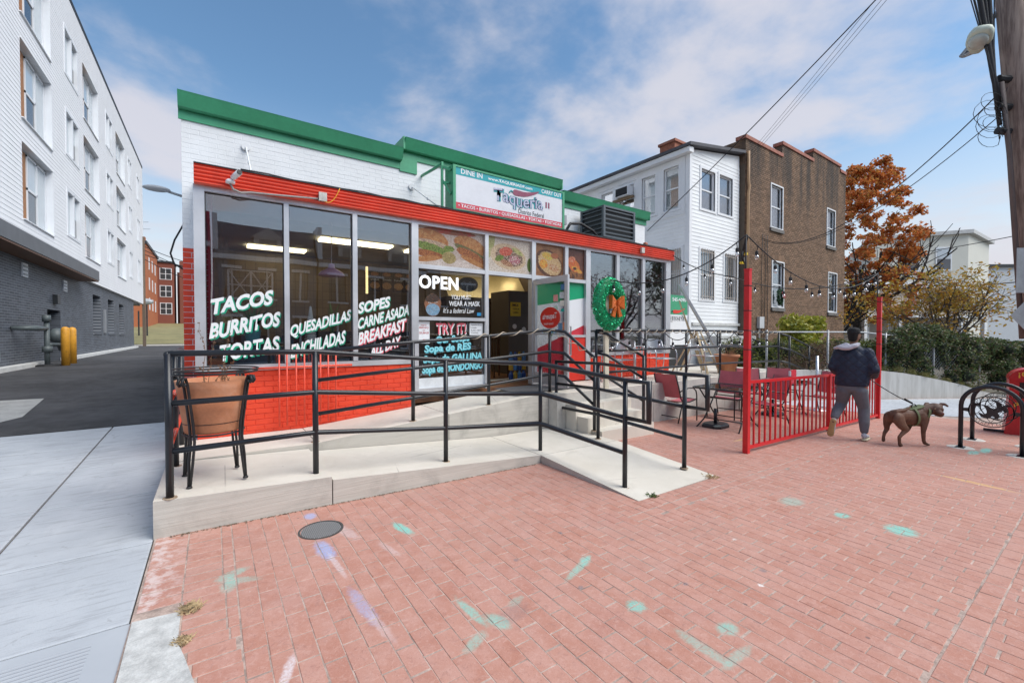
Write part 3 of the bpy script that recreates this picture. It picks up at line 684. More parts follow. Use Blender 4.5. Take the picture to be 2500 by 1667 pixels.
# base walls of painted brick
def base_wall(x0, x1, z1):
    w = MB(); w.box(x0, FY, -.1, x1, FY + .15, z1); ww = w.build('base_wall', M_red_brick, rest)
    return ww
bwL = base_wall(-.17, 2.60, 1.10); brickwall(bwL, F, -.17, 2.60, .26, 1.10, [], M_red_brick, bh=.070, proud=.008)
bwR = base_wall(6.42, 9.20, 1.10); brickwall(bwR, F, 6.42, 9.20, .62, 1.10, [], M_red_brick, bh=.070, proud=.008)
m = MB(); m.box(-.17, FY + .16, -.1, -.02, BY - .012, 1.10); m.box(9.06, FY + .16, -.1, 9.20, BY - .012, 1.10); m.build('base_return', M_red_brick, rest)
m = MB(); m.box(-.175, FY + .05, 1.10, -.14, BY - .012, 3.36); m.box(9.185, FY + .05, 1.10, 9.22, BY - .012, 3.36); m.build('side_panel', M_whitepaint, rest)
# aluminium frame members
def member(u0, u1, z0, z1, n0=-.09, n1=.035, nm='mullion', mat=None):
    m = MB(); mbox(m, F, u0, u1, z0, z1, n0, n1); return m.build(nm, mat or M_alu, rest)
for u0, u1, z0, z1 in [(-.18, -.07, 1.10, 3.36), (.78, .84, 1.18, 3.295), (1.66, 1.725, 1.18, 3.295), (2.55, 2.66, .62, 3.36), (3.89, 3.96, .62, 3.295), (4.92, 5.01, .62, 3.295), (5.75, 5.835, .62, 3.295), (6.33, 6.46, .62, 3.36), (7.26, 7.355, 1.18, 3.295), (8.14, 8.235, 1.18, 3.295), (9.03, 9.21, 1.10, 3.36)]:
    member(u0, u1, z0, z1)
for u0, u1, z0, z1 in [(-.07, 2.55, 3.297, 3.357), (-.07, 2.55, 1.105, 1.178), (2.66, 6.33, 3.297, 3.357), (6.46, 9.03, 3.297, 3.357), (6.46, 9.03, 1.105, 1.178)]:
    member(u0, u1, z0, z1, -.085, .030, 'rail')
for u0, u1, z in [(2.66, 3.89, 2.61), (3.96, 4.92, 2.61), (5.01, 5.75, 2.61), (5.835, 6.33, 2.61)]:
    member(u0, u1, z, z + .068, -.085, .030, 'transom_bar')
member(2.66, 3.89, 1.79, 1.845, -.085, .030, 'transom_bar'); member(5.835, 6.33, 1.50, 1.55, -.085, .030, 'transom_bar')
member(2.66, 3.89, .64, .70, -.085, .028, 'rail')
# panes with their gaskets
def pane(u0, u1, z0, z1, mat=None, nm='window_pane'):
    m = MB(); mbox(m, F, u0, u1, z0, z1, -.036, -.028); p = m.build(nm, mat or M_glass, rest)
    g = MB(); w = .010
    for a, b, c, d in ((u0, u1, z0, z0+w), (u0, u1, z1-w, z1), (u0, u0+w, z0+w, z1-w), (u1-w, u1, z0+w, z1-w)): mbox(g, F, a, b, c, d, -.027, -.018)
    g.build('gasket', M_gasket, p); return p
P1 = pane(-.07, .78, 1.178, 3.297); P2 = pane(.84, 1.66, 1.178, 3.297); P3 = pane(1.725, 2.55, 1.178, 3.297)
PO = pane(2.66, 3.89, 1.845, 2.61); PT = pane(2.66, 3.89, .86, 1.79)
P4 = pane(6.46, 7.26, 1.178, 3.297); P5 = pane(7.355, 8.14, 1.178, 3.297); P6 = pane(8.235, 9.03, 1.178, 3.297)
m = MB(); mbox(m, F, 2.66, 3.89, .70, .86, -.04, -.01); m.build('kick_panel', pm('brushed_white_paint', (.68, .71, .73), .6, var=.12, scale=9), rest)
# food posters above
def poster(u0, u1, mat): m = MB(); mbox(m, F, u0, u1, 2.678, 3.297, -.05, -.02); return m.build('food_poster', mat, rest)
BREAD = (.46, .19, .055); BREAD2 = (.30, .10, .03); CRUST = (.60, .33, .13); LET = (.07, .20, .02); LET2 = (.24, .38, .08); MEAT = (.25, .07, .02); MEAT2 = (.50, .20, .06); PLATE = (.80, .78, .76); RED = (.62, .05, .03); ORA = (.80, .28, .05); YLW = (.85, .55, .10); DRK = (.06, .025, .02); CRM = (.72, .60, .42)
poster(2.66, 3.89, stack('sandwich_print', (.60, .56, .54), [(3.3, 2.72, .75, .10, 0, (.82, .80, .80), (.70, .66, .64), 6, .1), (3.25, 3.26, .5, .05, 0, (.50, .05, .03), (.3, .1, .05), 5, .2),
  (2.88, 3.10, .34, .16, -8, BREAD, CRUST, 9, .12), (2.92, 3.02, .32, .07, -6, CRM, (.35, .28, .26), 30, .3), (2.93, 2.95, .33, .075, -12, LET, LET2, 22, .55), (2.86, 2.86, .30, .06, -6, MEAT, MEAT2, 26, .4), (2.82, 2.78, .26, .045, 8, BREAD, CRUST, 12, .15),
  (3.62, 3.07, .32, .15, -14, BREAD, CRUST, 9, .12), (3.60, 2.98, .31, .055, -18, LET, (.2, .12, .1), 30, .5), (3.64, 2.90, .30, .085, -20, MEAT, MEAT2, 24, .4), (3.70, 2.80, .28, .045, -18, BREAD, CRUST, 12, .15), (3.22, 2.83, .13, .10, 0, (.33, .30, .12), (.50, .45, .2), 12, .2), (3.22, 2.98, .10, .05, 0, LET, LET2, 30, .6)], rough=.35))
poster(3.96, 4.92, stack('taco_print', (.80, .79, .74), [(3.99, 3.1, .10, .30, -20, (.55, .60, .30), (.42, .50, .2), 5, .1), (4.72, 2.75, .5, .12, 10, (.82, .80, .77), (.75, .7, .62), 5, .1), (4.42, 2.97, .40, .235, -6, CRM, (.80, .70, .52), 6, .08), (4.44, 2.97, .31, .17, -8, (.60, .50, .40), DRK, 22, .35), (4.36, 3.06, .15, .08, 10, RED, (.75, .25, .18), 26, .5), (4.22, 2.93, .10, .05, 20, LET, LET2, 30, .6), (4.62, 3.08, .14, .04, -25, LET2, (.62, .66, .3), 8, .1), (4.55, 2.92, .13, .08, 0, (.42, .03, .13), (.78, .74, .72), 30, .5), (4.38, 2.85, .14, .05, -15, MEAT, (.66, .45, .3), 32, .5), (4.90, 2.86, .06, .13, 0, LET, (.1, .2, .03), 6, .05)], rough=.35))
poster(5.01, 5.75, stack('skillet_print', (.30, .14, .06), [(5.38, 2.93, .36, .26, -22, DRK, (.12, .05, .03), 8, .08), (5.40, 2.94, .31, .21, -22, (.65, .45, .20), (.75, .62, .4), 26, .3), (5.24, 2.92, .10, .09, 0, YLW, ORA, 18, .4), (5.34, 3.08, .14, .07, -10, (.60, .62, .16), YLW, 18, .4), (5.52, 3.10, .10, .06, 0, (.45, .14, .08), MEAT2, 22, .4), (5.50, 2.86, .15, .07, -15, (.76, .62, .45), MEAT2, 30, .4)], base2=(.42, .22, .10), rough=.35))
poster(5.835, 6.33, stack('peppers_print', (.09, .035, .03), [(6.10, 2.80, .24, .14, -15, (.35, .16, .06), DRK, 8, .1), (6.04, 2.96, .18, .12, -30, ORA, (.75, .12, .05), 14, .25), (5.98, 3.08, .10, .06, 10, (.75, .16, .07), (.85, .40, .25), 14, .3), (6.12, 2.88, .16, .05, -20, YLW, ORA, 14, .3), (6.06, 2.90, .05, .03, 0, (.10, .02, .02), DRK, 10, .2)], base2=(.16, .06, .05), rough=.35))
# right of the door: vinyl covered lights
def vinyl(nm, u0, u1, z0, z1):
    t = NT(nm); P = t.pos(); sp = t.N.new('ShaderNodeSeparateXYZ'); t.L.new(P, sp.inputs[0])
    x, z = sp.outputs[0], sp.outputs[2]
    l1 = t.math('ADD', 2.10, t.math('MULTIPLY', t.math('SUBTRACT', x, 5.0), .16)); l2 = t.math('ADD', 1.26, t.math('MULTIPLY', t.math('SUBTRACT', x, 5.0), .37))
    c = t.mix(t.math('GREATER_THAN', z, l1), (.76, .78, .80), (.0, .34, .15)); c = t.mix(t.math('LESS_THAN', z, l2), c, (.55, .035, .055))
    return t.fin(c, .35)
Mv = vinyl('tricolour_vinyl', 5, 6.3, .6, 2.6)
m = MB(); mbox(m, F, 5.01, 5.75, .74, 2.61, -.04, -.03); m.build('vinyl_panel', Mv, rest)
m = MB(); mbox(m, F, 5.835, 6.33, 1.55, 2.61, -.04, -.03); m.build('vinyl_panel', Mv, rest)
m = MB(); mbox(m, F, 5.835, 6.33, .62, 1.50, -.05, .012); m.build('red_panel', pm('red_gloss_panel', (.66, .035, .02), .35, var=.06), rest)
member(5.01, 5.75, .62, .74, -.085, .03, 'rail')
# open door leaf, hinged at the right jamb and swung out to the camera side
FD = lambda u, z, n: (4.955 - n, FY - .05 - u, z)     # u runs out from the hinge, n faces the camera side
door = MB()
for a, b, c, d in ((0, .06, .66, 2.58), (.87, .95, .66, 2.58), (.06, .87, .66, .86), (.06, .87, 2.48, 2.58), (.06, .87, 1.555, 1.585)): mbox(door, FD, a, b, c, d, -.02, .022)
door = door.build('door', M_alu, rest)
m = MB(); mbox(m, FD, .06, .87, .86, 1.555, -.003, .003); mbox(m, FD, .06, .87, 1.585, 2.48, -.003, .003); m.build('glass', M_glass_clear, door)
m = MB(); m.tube([FD(.91, 1.2, -.02), FD(.91, 1.2, -.09), FD(.91, 1.7, -.09), FD(.91, 1.7, -.02)], .012, 8); m.build('handle', M_alu_bright, door)
def ovalsticker():
    m = MB(); pts = [(.46 + .27*math.cos(a*math.pi/24), 1.86 + .19*math.sin(a*math.pi/24)) for a in range(48)]
    m.prism(pts, lambda p, q, a: FD(p, q, a), -.0045, .0055); m.build('oval_sticker', pm('red_sticker', (.62, .03, .02), .4, var=.04), door)
    text_on(FD, 'Taqueria', .26, 1.80, .40, .13, .0075, M_twhite2, door, .02, .01, 'sticker_lettering', flip=True)
    text_on(FD, 'Distrito Federal', .30, 1.735, .26, .04, .0075, M_twhite2, door, .0, .0, 'sticker_lettering', flip=True)
    for i, (u, z, w, h, c) in enumerate([(.80, 2.38, .10, .10, (.05, .16, .32)), (.78, 2.24, .11, .11, (.55, .58, .60)), (.79, 2.10, .10, .10, (.74, .70, .62)), (.80, 1.98, .08, .05, (.0, .33, .28)), (.74, 1.68, .10, .16, (.10, .22, .36)), (.83, 1.70, .05, .14, (.60, .2, .1)), (.80, 1.61, .09, .06, (.35, .04, .05)), (.62, 2.20, .12, .12, (.72, .30, .28)), (.63, 2.02, .09, .09, (.45, .62, .52))]):
        m = MB(); mbox(m, FD, u - w/2, u + w/2, z - h/2, z + h/2, .0035, .005); m.build('sticker', pm('sticker_%d' % i, c, .4, var=.3, scale=25), door)
    s = MB()
    for i in range(26):
        a = R(200 + i*5.5); r0 = .20 + random.uniform(-.05, .05); u, z = .45 + r0*1.1*math.cos(a), 1.68 + r0*.55*math.sin(a); w = random.uniform(.02, .045)
        s.add([FD(u - w, z, .004), FD(u, z - w*.5, .0042), FD(u + w, z + w*.3, .004), FD(u, z + w*.6, .0042)], [(0, 1, 2, 3)], i % 3)
    s.build('leaf_sticker', [pm('sticker_green', (.02, .30, .10), .4), pm('sticker_blue', (.15, .40, .75), .4), pm('sticker_white', (.78, .8, .8), .4)], door)
ovalsticker()
m = MB(); m.box(4.02, 5.55, .612, 5.45, 6.30, .618); tag(m.build('door_mat', pm('grey_mat', (.12, .12, .125), .95, var=.15, scale=40, bump=.3, bscale=200)), 'grey rubber mat on the landing before the open door', 'mat')
# ---- window lettering
W = lambda pane_, *a, **k: painted(F, *a, -.028, pane_, M_tgreen, **k)
painted(F, 'TACOS', -.03, 1.80, .68, .20, -.027, P1, M_tgreen, .16, ital=.12, wob=.004)
painted(F, 'BURRITOS', -.03, 1.50, .76, .20, -.027, P1, M_tgreen, .18, ital=.12, wob=.006)
painted(F, 'TORTAS', .06, 1.22, .66, .21, -.027, P1, M_tgreen, .12, bold=.03, ital=.06)
painted(F, 'QUESADILLAS', .85, 1.50, .79, .19, -.027, P2, M_tgreen, .24, ital=.10, wob=.004, bold=.032)
painted(F, 'ENCHILADAS', .86, 1.24, .70, .19, -.027, P2, M_tgreen, .20, ital=.10, wob=.004, bold=.032)
painted(F, 'SOPES', 1.75, 1.86, .47, .17, -.027, P3, M_tgreen, .12, ital=.10)
painted(F, 'CARNE ASADA', 1.74, 1.63, .79, .17, -.027, P3, M_tgreen, .24, ital=.10, bold=.032)
painted(F, 'BREAKFAST', 1.75, 1.40, .72, .19, -.027, P3, M_tpink, .23, ital=.10, bold=.032)
painted(F, 'ALL DAY', 1.92, 1.22, .46, .16, -.027, P3, M_tpink, .17, ital=.10, bold=.032)
M_led = emit('lit_letter', (.95, .97, 1.0), .35)
text_on(F, 'OPEN', 2.69, 2.30, .70, .215, -.016, M_led, PO, .0, .025, 'open_lettering', spacing=1.08)
text_on(F, 'YOU MUST', 3.26, 2.145, .38, .075, -.024, M_twhite, PO, .012, .015, wob=.004)
text_on(F, 'WEAR A MASK', 3.22, 2.035, .60, .085, -.024, M_twhite, PO, .012, .015, wob=.004)
text_on(F, "It's a federal Law", 3.12, 1.915, .58, .085, -.024, M_twhite, PO, .012, .0, wob=.003, ital=.2)
m = MB(); m.prism([(3.60 + .19*math.cos(a*math.pi/20), 2.42 + .125*math.sin(a*math.pi/20)) for a in range(40)], lambda p, q, a: F(p, q, a), -.055, -.045); m.build('coffee_sign', M_tblack, PO)
text_on(F, 'Coffee', 3.47, 2.37, .27, .10, -.044, pm('dim_neon', (.16, .17, .18), .4), PO, 0, .0, 'coffee_lettering', ital=.15)
facem = stack('mask_face_print', (.30, .14, .075), [(2.93, 2.02, .13, .16, 0, (.42, .19, .10), (.38, .17, .09), 6, .02), (2.93, 1.965, .125, .10, 0, (.18, .46, .75), (.30, .56, .82), 12, .03), (2.92, 2.15, .15, .07, 6, (.012, .01, .01), (.02, .015, .012), 9, .1), (2.875, 2.075, .028, .010, -8, (.8, .8, .8), (.7, .7, .7), 6, .02), (2.985, 2.085, .028, .010, 8, (.8, .8, .8), (.7, .7, .7), 6, .02), (2.878, 2.075, .008, .009, 0, (.01, .01, .01), (.01, .01, .01), 6, .0), (2.982, 2.085, .008, .009, 0, (.01, .01, .01), (.01, .01, .01), 6, .0), (2.87, 2.098, .035, .006, 8, (.01, .01, .01), (.01, .01, .01), 6, .0), (2.99, 2.108, .035, .006, -6, (.01, .01, .01), (.01, .01, .01), 6, .0)])
m = MB(); m.prism([(2.93 + .15*math.cos(a*math.pi/20)*(1 if math.sin(a*math.pi/20) > 0 else .92), 2.04 + .185*math.sin(a*math.pi/20)) for a in range(40)], lambda p, q, a: F(p, q, a), -.027, -.0255); m.build('masked_face_drawing', facem, PO)
painted(F, 'TRY iT!', 2.98, 1.56, .56, .19, -.027, PT, M_twhite, .01, bold=.02, front=M_tpink)
for body, u, z, w, h in (('Our Soups', 2.98, 1.385, .62, .15), ('Sopa de RES', 2.78, 1.235, .85, .155), ('Sopa de GALLINA', 2.76, 1.07, 1.10, .15), ('Sopa de MONDONGO', 2.74, .90, 1.13, .155)):
    painted(F, body, u, z, w, h, -.027, PT, pm('teal_shadow_paint', (.06, .36, .45), .6), .035, bold=.03, front=M_tblue, ital=.1, wob=.004)
m = MB(); mbox(m, F, 2.675, 2.87, 1.42, 1.775, -.027, -.0255); dl = m.build('delivery_sticker', M_twhite2, PT)
for body, u, z, w, h in (('Order for', 2.72, 1.70, .10, .025), ('delivery', 2.69, 1.645, .165, .05), ('with', 2.75, 1.62, .04, .018), ('GRUBHUB', 2.69, 1.57, .165, .035)): text_on(F, body, u, z, w, h, -.0245, pm('dark_red_print', (.45, .02, .03), .5), PT, 0, .01, 'sticker_lettering')
m = MB(); mbox(m, F, 2.755, 2.79, 1.44, 1.485, -.0255, -.0245); m.build('sticker_mark', pm('sticker_red', (.60, .03, .04), .5), PT)
m = MB(); mbox(m, F, 3.61, 3.87, 1.55, 1.755, -.027, -.0255); m.build('paper_note', M_twhite2, PT)
for i, body in enumerate(('TAQUERIA DF LLC', 'Lavado', 'ALASKA 20011', 'TOWING')): text_on(F, body, 3.63, 1.71 - i*.045, (.22, .12, .20, .15)[i], .028, -.0245, M_tblack, PT, 0, .005, 'note_lettering')
m = MB(); mbox(m, F, 3.76, 3.84, 1.885, 1.94, -.027, -.0255); m.build('blue_sticker', pm('sticker_cyan', (.02, .25, .5), .5), PO)

# ---- interior
IN = rest
m = MB(); m.box(-.05, FY + .15, .45, 9.2, 12.4, .598); m.build('floor', pm('brown_floor_tiles', (.26, .12, .06), .5, var=.3, scale=5), IN)
m = MB(); m.box(-.05, BY + .31, 3.42, 9.2, 12.4, 3.50); m.build('ceiling', pm('ceiling_tiles', (.55, .54, .50), .8), IN)
M_mar = pm('maroon_wall', (.26, .02, .035), .6, var=.1)
m = MB(); m.box(-.045, FY + .17, .6, .01, 12.3, 3.41); m.build('interior_wall', M_mar, IN); m = MB(); m.box(9.0, BY + .31, .6, 9.18, 12.3, 3.41); m.build('interior_wall', M_mar, IN)
def tiles_mat():
    t = NT('cream_wall_tiles'); P = t.pos(); b = t.N.new('ShaderNodeTexBrick'); b.offset = 0; b.inputs['Scale'].default_value = 1; b.inputs['Brick Width'].default_value = .2; b.inputs['Row Height'].default_value = .2; b.inputs['Mortar Size'].default_value = .006
    sp = t.N.new('ShaderNodeSeparateXYZ'); t.L.new(P, sp.inputs[0]); cb = t.N.new('ShaderNodeCombineXYZ'); t.L.new(sp.outputs[0], cb.inputs[0]); t.L.new(sp.outputs[2], cb.inputs[1]); t.L.new(cb.outputs[0], b.inputs['Vector'])
    b.inputs['Color1'].default_value = (.30, .22, .13, 1); b.inputs['Color2'].default_value = (.25, .18, .105, 1); b.inputs['Mortar'].default_value = (.18, .13, .08, 1)
    return t.fin(b.outputs[0], .35)
m = MB(); m.box(.0, 11.2, .6, 9.0, 11.35, 3.41); m.build('interior_back_wall', tiles_mat(), IN)
g = thing('service_counter', 'dark service counter across the back of the dining room', 'counter', (2.5, 9.6, .6)); m = MB(); m.box(1.2, 9.3, .6, 3.9, 9.9, 1.62); m.build('base', pm('dark_counter', (.035, .03, .03), .4), g); m = MB(); m.box(1.15, 9.24, 1.622, 3.95, 9.95, 1.66); m.build('top', pm('counter_top', (.30, .22, .13), .3), g)
m = MB(); m.box(1.2, 10.6, .6, 5.6, 11.19, 1.5); tag(m.build('back_counter', bpy.data.materials['dark_counter']), 'dark work counter against the tiled back wall', 'counter')
m = MB(); m.hexa([(5.0, 10.0, 2.55), (8.0, 10.0, 2.55), (8.0, 11.19, 2.55), (5.0, 11.19, 2.55), (5.0, 10.6, 3.38), (8.0, 10.6, 3.38), (8.0, 11.19, 3.38), (5.0, 11.19, 3.38)]); tag(m.build('extractor_hood', pm('warm_steel', (.55, .46, .28), .35, .4)), 'warm lit steel extractor hood seen through the open door', 'extractor hood')
M_tube = emit('fluorescent_panel', (1.0, .86, .55), 2.0)
for x0, x1, y0, y1 in ((1.7, 3.1, 8.75, 9.05), (3.5, 4.9, 8.9, 9.2), (.6, 1.7, 10.3, 10.6), (5.4, 7.0, 9.6, 9.9), (7.2, 8.6, 10.0, 10.3)):
    m = MB(); m.box(x0, y0, 3.375, x1, y1, 3.418); m.build('ceiling_light', M_tube, IN)
for i in range(4):
    m = MB(); m.box(3.12 + i*.30, 10.52, 2.62, 3.40 + i*.30, 10.55, 3.12); b = m.build('menu_board', stack('menu_print_%d' % i, (.02, .018, .018), [(3.26 + i*.30, 2.76, .12, .085, 0, (.55, .22, .06), (.75, .55, .25), 26, .2), (3.26 + i*.30, 3.04, .10, .05, 0, (.40, .10, .04), (.65, .4, .2), 26, .3)], rough=.4)); tag(b, ['leftmost of the four lit menu boards over the counter', 'second menu board from the left over the counter', 'third menu board from the left over the counter', 'rightmost menu board over the counter'][i], 'menu board', 'menu boards over the counter')
    text_on(face_front(10.518), ['Carne Asada', 'Quesadilla', 'Pupusas', 'Burrito'][i], 3.15 + i*.30, 2.885, .22, .045, 0, M_twhite2, b, 0, 0, 'menu_lettering')
m = MB(); m.box(3.05, 10.5, 2.55, 3.09, 10.56, 3.2); m.build('board_frame', emit('lit_board_edge', (1, .75, .35), .7), IN)
m = MB(); m.box(5.85, 8.5, .6, 6.7, 9.3, 2.62); fr = m.build('fridge', pm('brown_grey_fridge', (.11, .095, .085), .45)); tag(fr, 'tall brown-grey fridge inside the open door', 'fridge')
m = MB(); m.box(5.90, 8.48, 2.0, 6.20, 8.497, 2.34); sg = m.build('camera_notice', pm('yellow_notice', (.80, .60, .05), .5)); tag(sg, 'yellow notice stuck on the dark fridge inside the door', 'notice')
for i, b_ in enumerate(('SMILE', "YOU'RE ON", 'CAMERA')): text_on(face_front(8.478), b_, 5.93 + .02*i, 2.24 - i*.085, (.20, .20, .16)[i], (.055, .04, .04)[i], 0, M_tblack, sg, 0, .02, 'notice_lettering')
m = MB(); m.prism([(6.02 + .06*math.cos(a*.524), 1.75 + .06*math.sin(a*.524)) for a in range(12)], lambda p, q, a: (p, 8.49 - a, q), -.005, .008); m.build('round_sticker', M_twhite2, fr)
m = MB(); m.prism([(6.30 + .06*math.cos(a*.524), 1.68 + .06*math.sin(a*.524)) for a in range(12)], lambda p, q, a: (p, 8.49 - a, q), -.005, .008); m.build('round_sticker', M_twhite2, fr)
random.seed(21)
for i in range(12):
    m = MB(); x = 5.12 + (i % 4)*.11; z = .605 + (i//4)*.20; m.lathe([(.045, 0), (.05, .02), (.05, .12), (.02, .16), (.02, .19), (.001, .19)], 10, (x, 7.35, z)); m.build('drink_bottle', pm('drink_%d' % i, [(.03, .10, .35), (.65, .42, .05), (.10, .30, .6)][i % 3], .3, var=.5, scale=40)); tag(COL.objects[-1], ('blue', 'yellow', 'light blue')[i % 3] + ' drink bottle inside the door, ' + ('leftmost', 'second', 'third', 'rightmost')[i % 4] + ' in the ' + ('bottom', 'middle', 'top')[i//4] + ' row', 'bottle', 'drink bottles stacked inside the door')
M_chairw = pm('dark_stained_wood', (.10, .045, .02), .5)
def room_chair(x, y, lab):
    g = thing('dining_chair', lab, 'chair', (x, y, .6), 'wooden dining chairs in the restaurant')
    m = MB(); m.box(x, y, 1.03, x+.4, y+.4, 1.07); m.build('seat', M_chairw, g)
    for a, b in ((0, 0), (.37, 0), (0, .37), (.37, .37)): m = MB(); m.box(x+a, y+b, .6, x+a+.03, y+b+.03, 1.459 if b else 1.029); m.build('leg', M_chairw, g)
    for i in range(5): m = MB(); m.box(x+.05+i*.07, y+.372, 1.071, x+.07+i*.07, y+.392, 1.459); m.build('back_slat', M_chairw, g)
    m = MB(); m.box(x, y+.365, 1.46, x+.4, y+.405, 1.54); m.build('top_rail', M_chairw, g)
for x, y, lab in ((.3, 7.6, 'dark wooden chair behind the first window, nearest the glass'), (1.0, 8.2, 'dark wooden chair behind the mullion of the first two windows'), (1.9, 7.6, 'dark wooden chair behind the third window'), (2.9, 8.0, 'dark wooden chair behind the soup menu pane'), (5.05, 7.9, 'dark wooden chair seen through the open door'), (.25, 8.8, 'dark wooden chair deep in the room behind the first window')): room_chair(x, y, lab)
for x, y, lab in ((.75, 7.8, 'small wooden dining table behind the first window'), (2.45, 7.9, 'small wooden dining table behind the third window')):
    g = thing('dining_table', lab, 'table', (x, y, .6), 'dining tables in the restaurant'); m = MB(); m.box(x-.35, y-.3, 1.34, x+.35, y+.3, 1.38); m.build('top', M_chairw, g); m = MB(); m.box(x-.04, y-.04, .6, x+.04, y+.04, 1.339); m.build('pedestal', M_chairw, g)
m = MB(); m.box(-.02, FY + .06, 1.00, 2.55, FY + .45, 1.04); m.build('window_ledge', pm('dark_ledge', (.03, .03, .032), .5), IN)
m = MB(); m.box(7.0, 8.2, .6, 7.5, 8.28, 2.2); tag(m.build('cabinet_panel', pm('grey_cabinet', (.4, .41, .42), .4)), 'grey cabinet side seen behind the wreath window', 'cabinet'); m = MB(); m.box(7.55, 7.55, .6, 8.05, 7.9, 2.35); tag(m.build('white_fridge', pm('white_appliance', (.7, .72, .74), .35)), 'tall white fridge behind the window right of the wreath', 'fridge')
m = MB(); m.box(8.2, 7.9, .6, 8.98, 8.1, 2.0); m.build('interior_white_panel', M_whitepaint, IN); m = MB(); m.box(8.2, 7.9, 2.001, 8.98, 8.1, 2.7); m.build('interior_green_panel', M_green, IN)
m = MB(); m.box(7.6, 8.3, .6, 7.66, 11.19, 3.4); m.build('rear_partition', pm('dark_rear_wall', (.05, .035, .03), .7), IN)
m = MB(); m.box(6.9, 9.6, 1.5, 7.5, 10.0, 1.55); m.box(6.9, 9.6, 1.9, 7.5, 10.0, 1.95); tag(m.build('kitchen_shelf', pm('steel_shelf', (.3, .25, .15), .4)), 'two tier steel kitchen shelf beyond the fridge', 'shelf')
# things standing in the window
pl = thing('pendant_lamp', 'pink enamel pendant lamp hanging behind the middle window', 'lamp', (1.57, 7.3, 2.5))
m = MB(); m.lathe([(.205, 2.50), (.20, 2.515), (.17, 2.56), (.10, 2.60), (.05, 2.63), (.045, 2.69), (.02, 2.70), (.001, 2.70)], 28, (1.57, 7.3, 0)); m.build('shade', pm('pink_enamel', (.85, .52, .78), .3), pl, True)
m = MB(); m.tube([(1.57, 7.3, 2.69), (1.57, 7.3, 3.44)], .006, 6); m.build('cord', M_whitepaint, pl); m = MB(); m.lathe([(.08, 3.40), (.08, 3.415), (.02, 3.42)], 16, (1.57, 7.3, 0)); m.build('canopy', M_whitepaint, pl)
def cone_tree(x, y, z, h, lab):
    r = thing('ceramic_cone_tree', lab, 'ornament', (x, y, z), 'white ceramic cone trees in the window')
    prof = []
    for i in range(14):
        q = i/14; rr = .085*(1-q) + .012; prof += [(rr, h*q), (rr*.80, h*(q + .045))]
    m = MB(); m.lathe(prof + [(.001, h)], 18, (x, y, z)); m.build('body', pm('white_glazed_ceramic', (.88, .88, .87), .25, var=.1, scale=30), r)
cone_tree(1.14, FY + .24, 1.04 + .38, .55, 'white ceramic cone tree left of the spiky plant in the middle window'); cone_tree(1.77, FY + .24, 1.42, .55, 'white ceramic cone tree behind the mullion between the second and third windows')
m = MB(); m.box(.86, FY + .1, 1.041, 2.5, FY + .4, 1.42); tag(m.build('plant_stand', pm('black_plant_stand', (.02, .02, .022), .5)), 'black plant stand standing on the window ledge', 'stand')
def leafy(x, y, z, n, h, w, lab, pot, potcol, nm, droop=.3):
    r = thing(nm, lab, 'plant', (x, y, z)); m = MB()
    for i in range(n):
        a = 2*math.pi*i/n + random.uniform(-.3, .3); hh = h*random.uniform(.6, 1); lean = random.uniform(.15, .55)*droop*3; dx, dy = math.cos(a), math.sin(a)
        p = []
        for k in range(6):
            q = k/5; ww = w*math.sin(math.pi*min(.95, .15 + q*.85)); c = Vector((x + dx*lean*hh*q*q, y + dy*lean*hh*q*q*.5, z + .1 + hh*(q - .25*lean*q*q)))
            p += [c + Vector((-dy*ww, dx*ww, 0)), c + Vector((dy*ww, -dx*ww, 0))]
        m.add(p, [(2*k, 2*k+1, 2*k+3, 2*k+2) for k in range(5)])
    m.build('leaves', pm(nm + '_leaf', (.22, .36, .10), .5, var=.35, scale=12, rand=.3), r)
    m = MB(); m.lathe([(.07*pot, 0), (.10*pot, .17*pot), (.105*pot, .17*pot), (.09*pot, .14*pot), (.001, .14*pot)], 18, (x, y, z)); m.build('pot', pm(nm + '_pot', potcol, .4), r)
leafy(.43, FY + .22, 1.45, 16, .55, .022, 'yucca in a turquoise pot in the first window', 1.0, (.10, .42, .48), 'yucca_plant', .5)
m = MB(); m.box(.25, FY + .08, 1.041, .65, FY + .38, 1.449); tag(m.build('pot_stand', pm('dark_box', (.02, .02, .022), .5)), 'dark box under the turquoise pot in the first window', 'box')
leafy(1.43, FY + .24, 1.42, 10, .55, .03, 'snake plant standing on the black stand in the middle window', .9, (.05, .05, .05), 'snake_plant', .15)
r = thing('twig_vase', 'wicker vase with tall dry twigs at the left end of the window', 'vase', (.08, FY + .3, 1.04))
m = MB(); m.lathe([(.07, 0), (.13, .12), (.14, .28), (.09, .42), (.05, .48), (.06, .52)], 18, (.10, FY + .28, 1.42)); m.build('vase', pm('wicker', (.60, .42, .22), .7, var=.35, scale=40, bump=.6, bscale=60), r)
m = MB()
for i in range(34):
    a = random.uniform(0, 6.28); p0 = Vector((.10, FY + .28, 1.85)); pts = [p0]
    for k in range(5): pts.append(pts[-1] + Vector((math.cos(a)*.012 + random.uniform(-.014, .014), math.sin(a)*.012 + random.uniform(-.01, .01), .20*random.uniform(.8, 1.1))))
    m.tube(pts, [.004, .0035, .003, .0025, .002, .001], 4)
m.build('twigs', pm('dry_twigs', (.36, .25, .17), .8), r)
m = MB(); m.box(-.02, FY + .12, 1.041, .22, FY + .42, 1.42); tag(m.build('vase_stand', pm('dark_plinth', (.03, .028, .028), .5)), 'dark plinth under the wicker vase in the first window', 'stand')
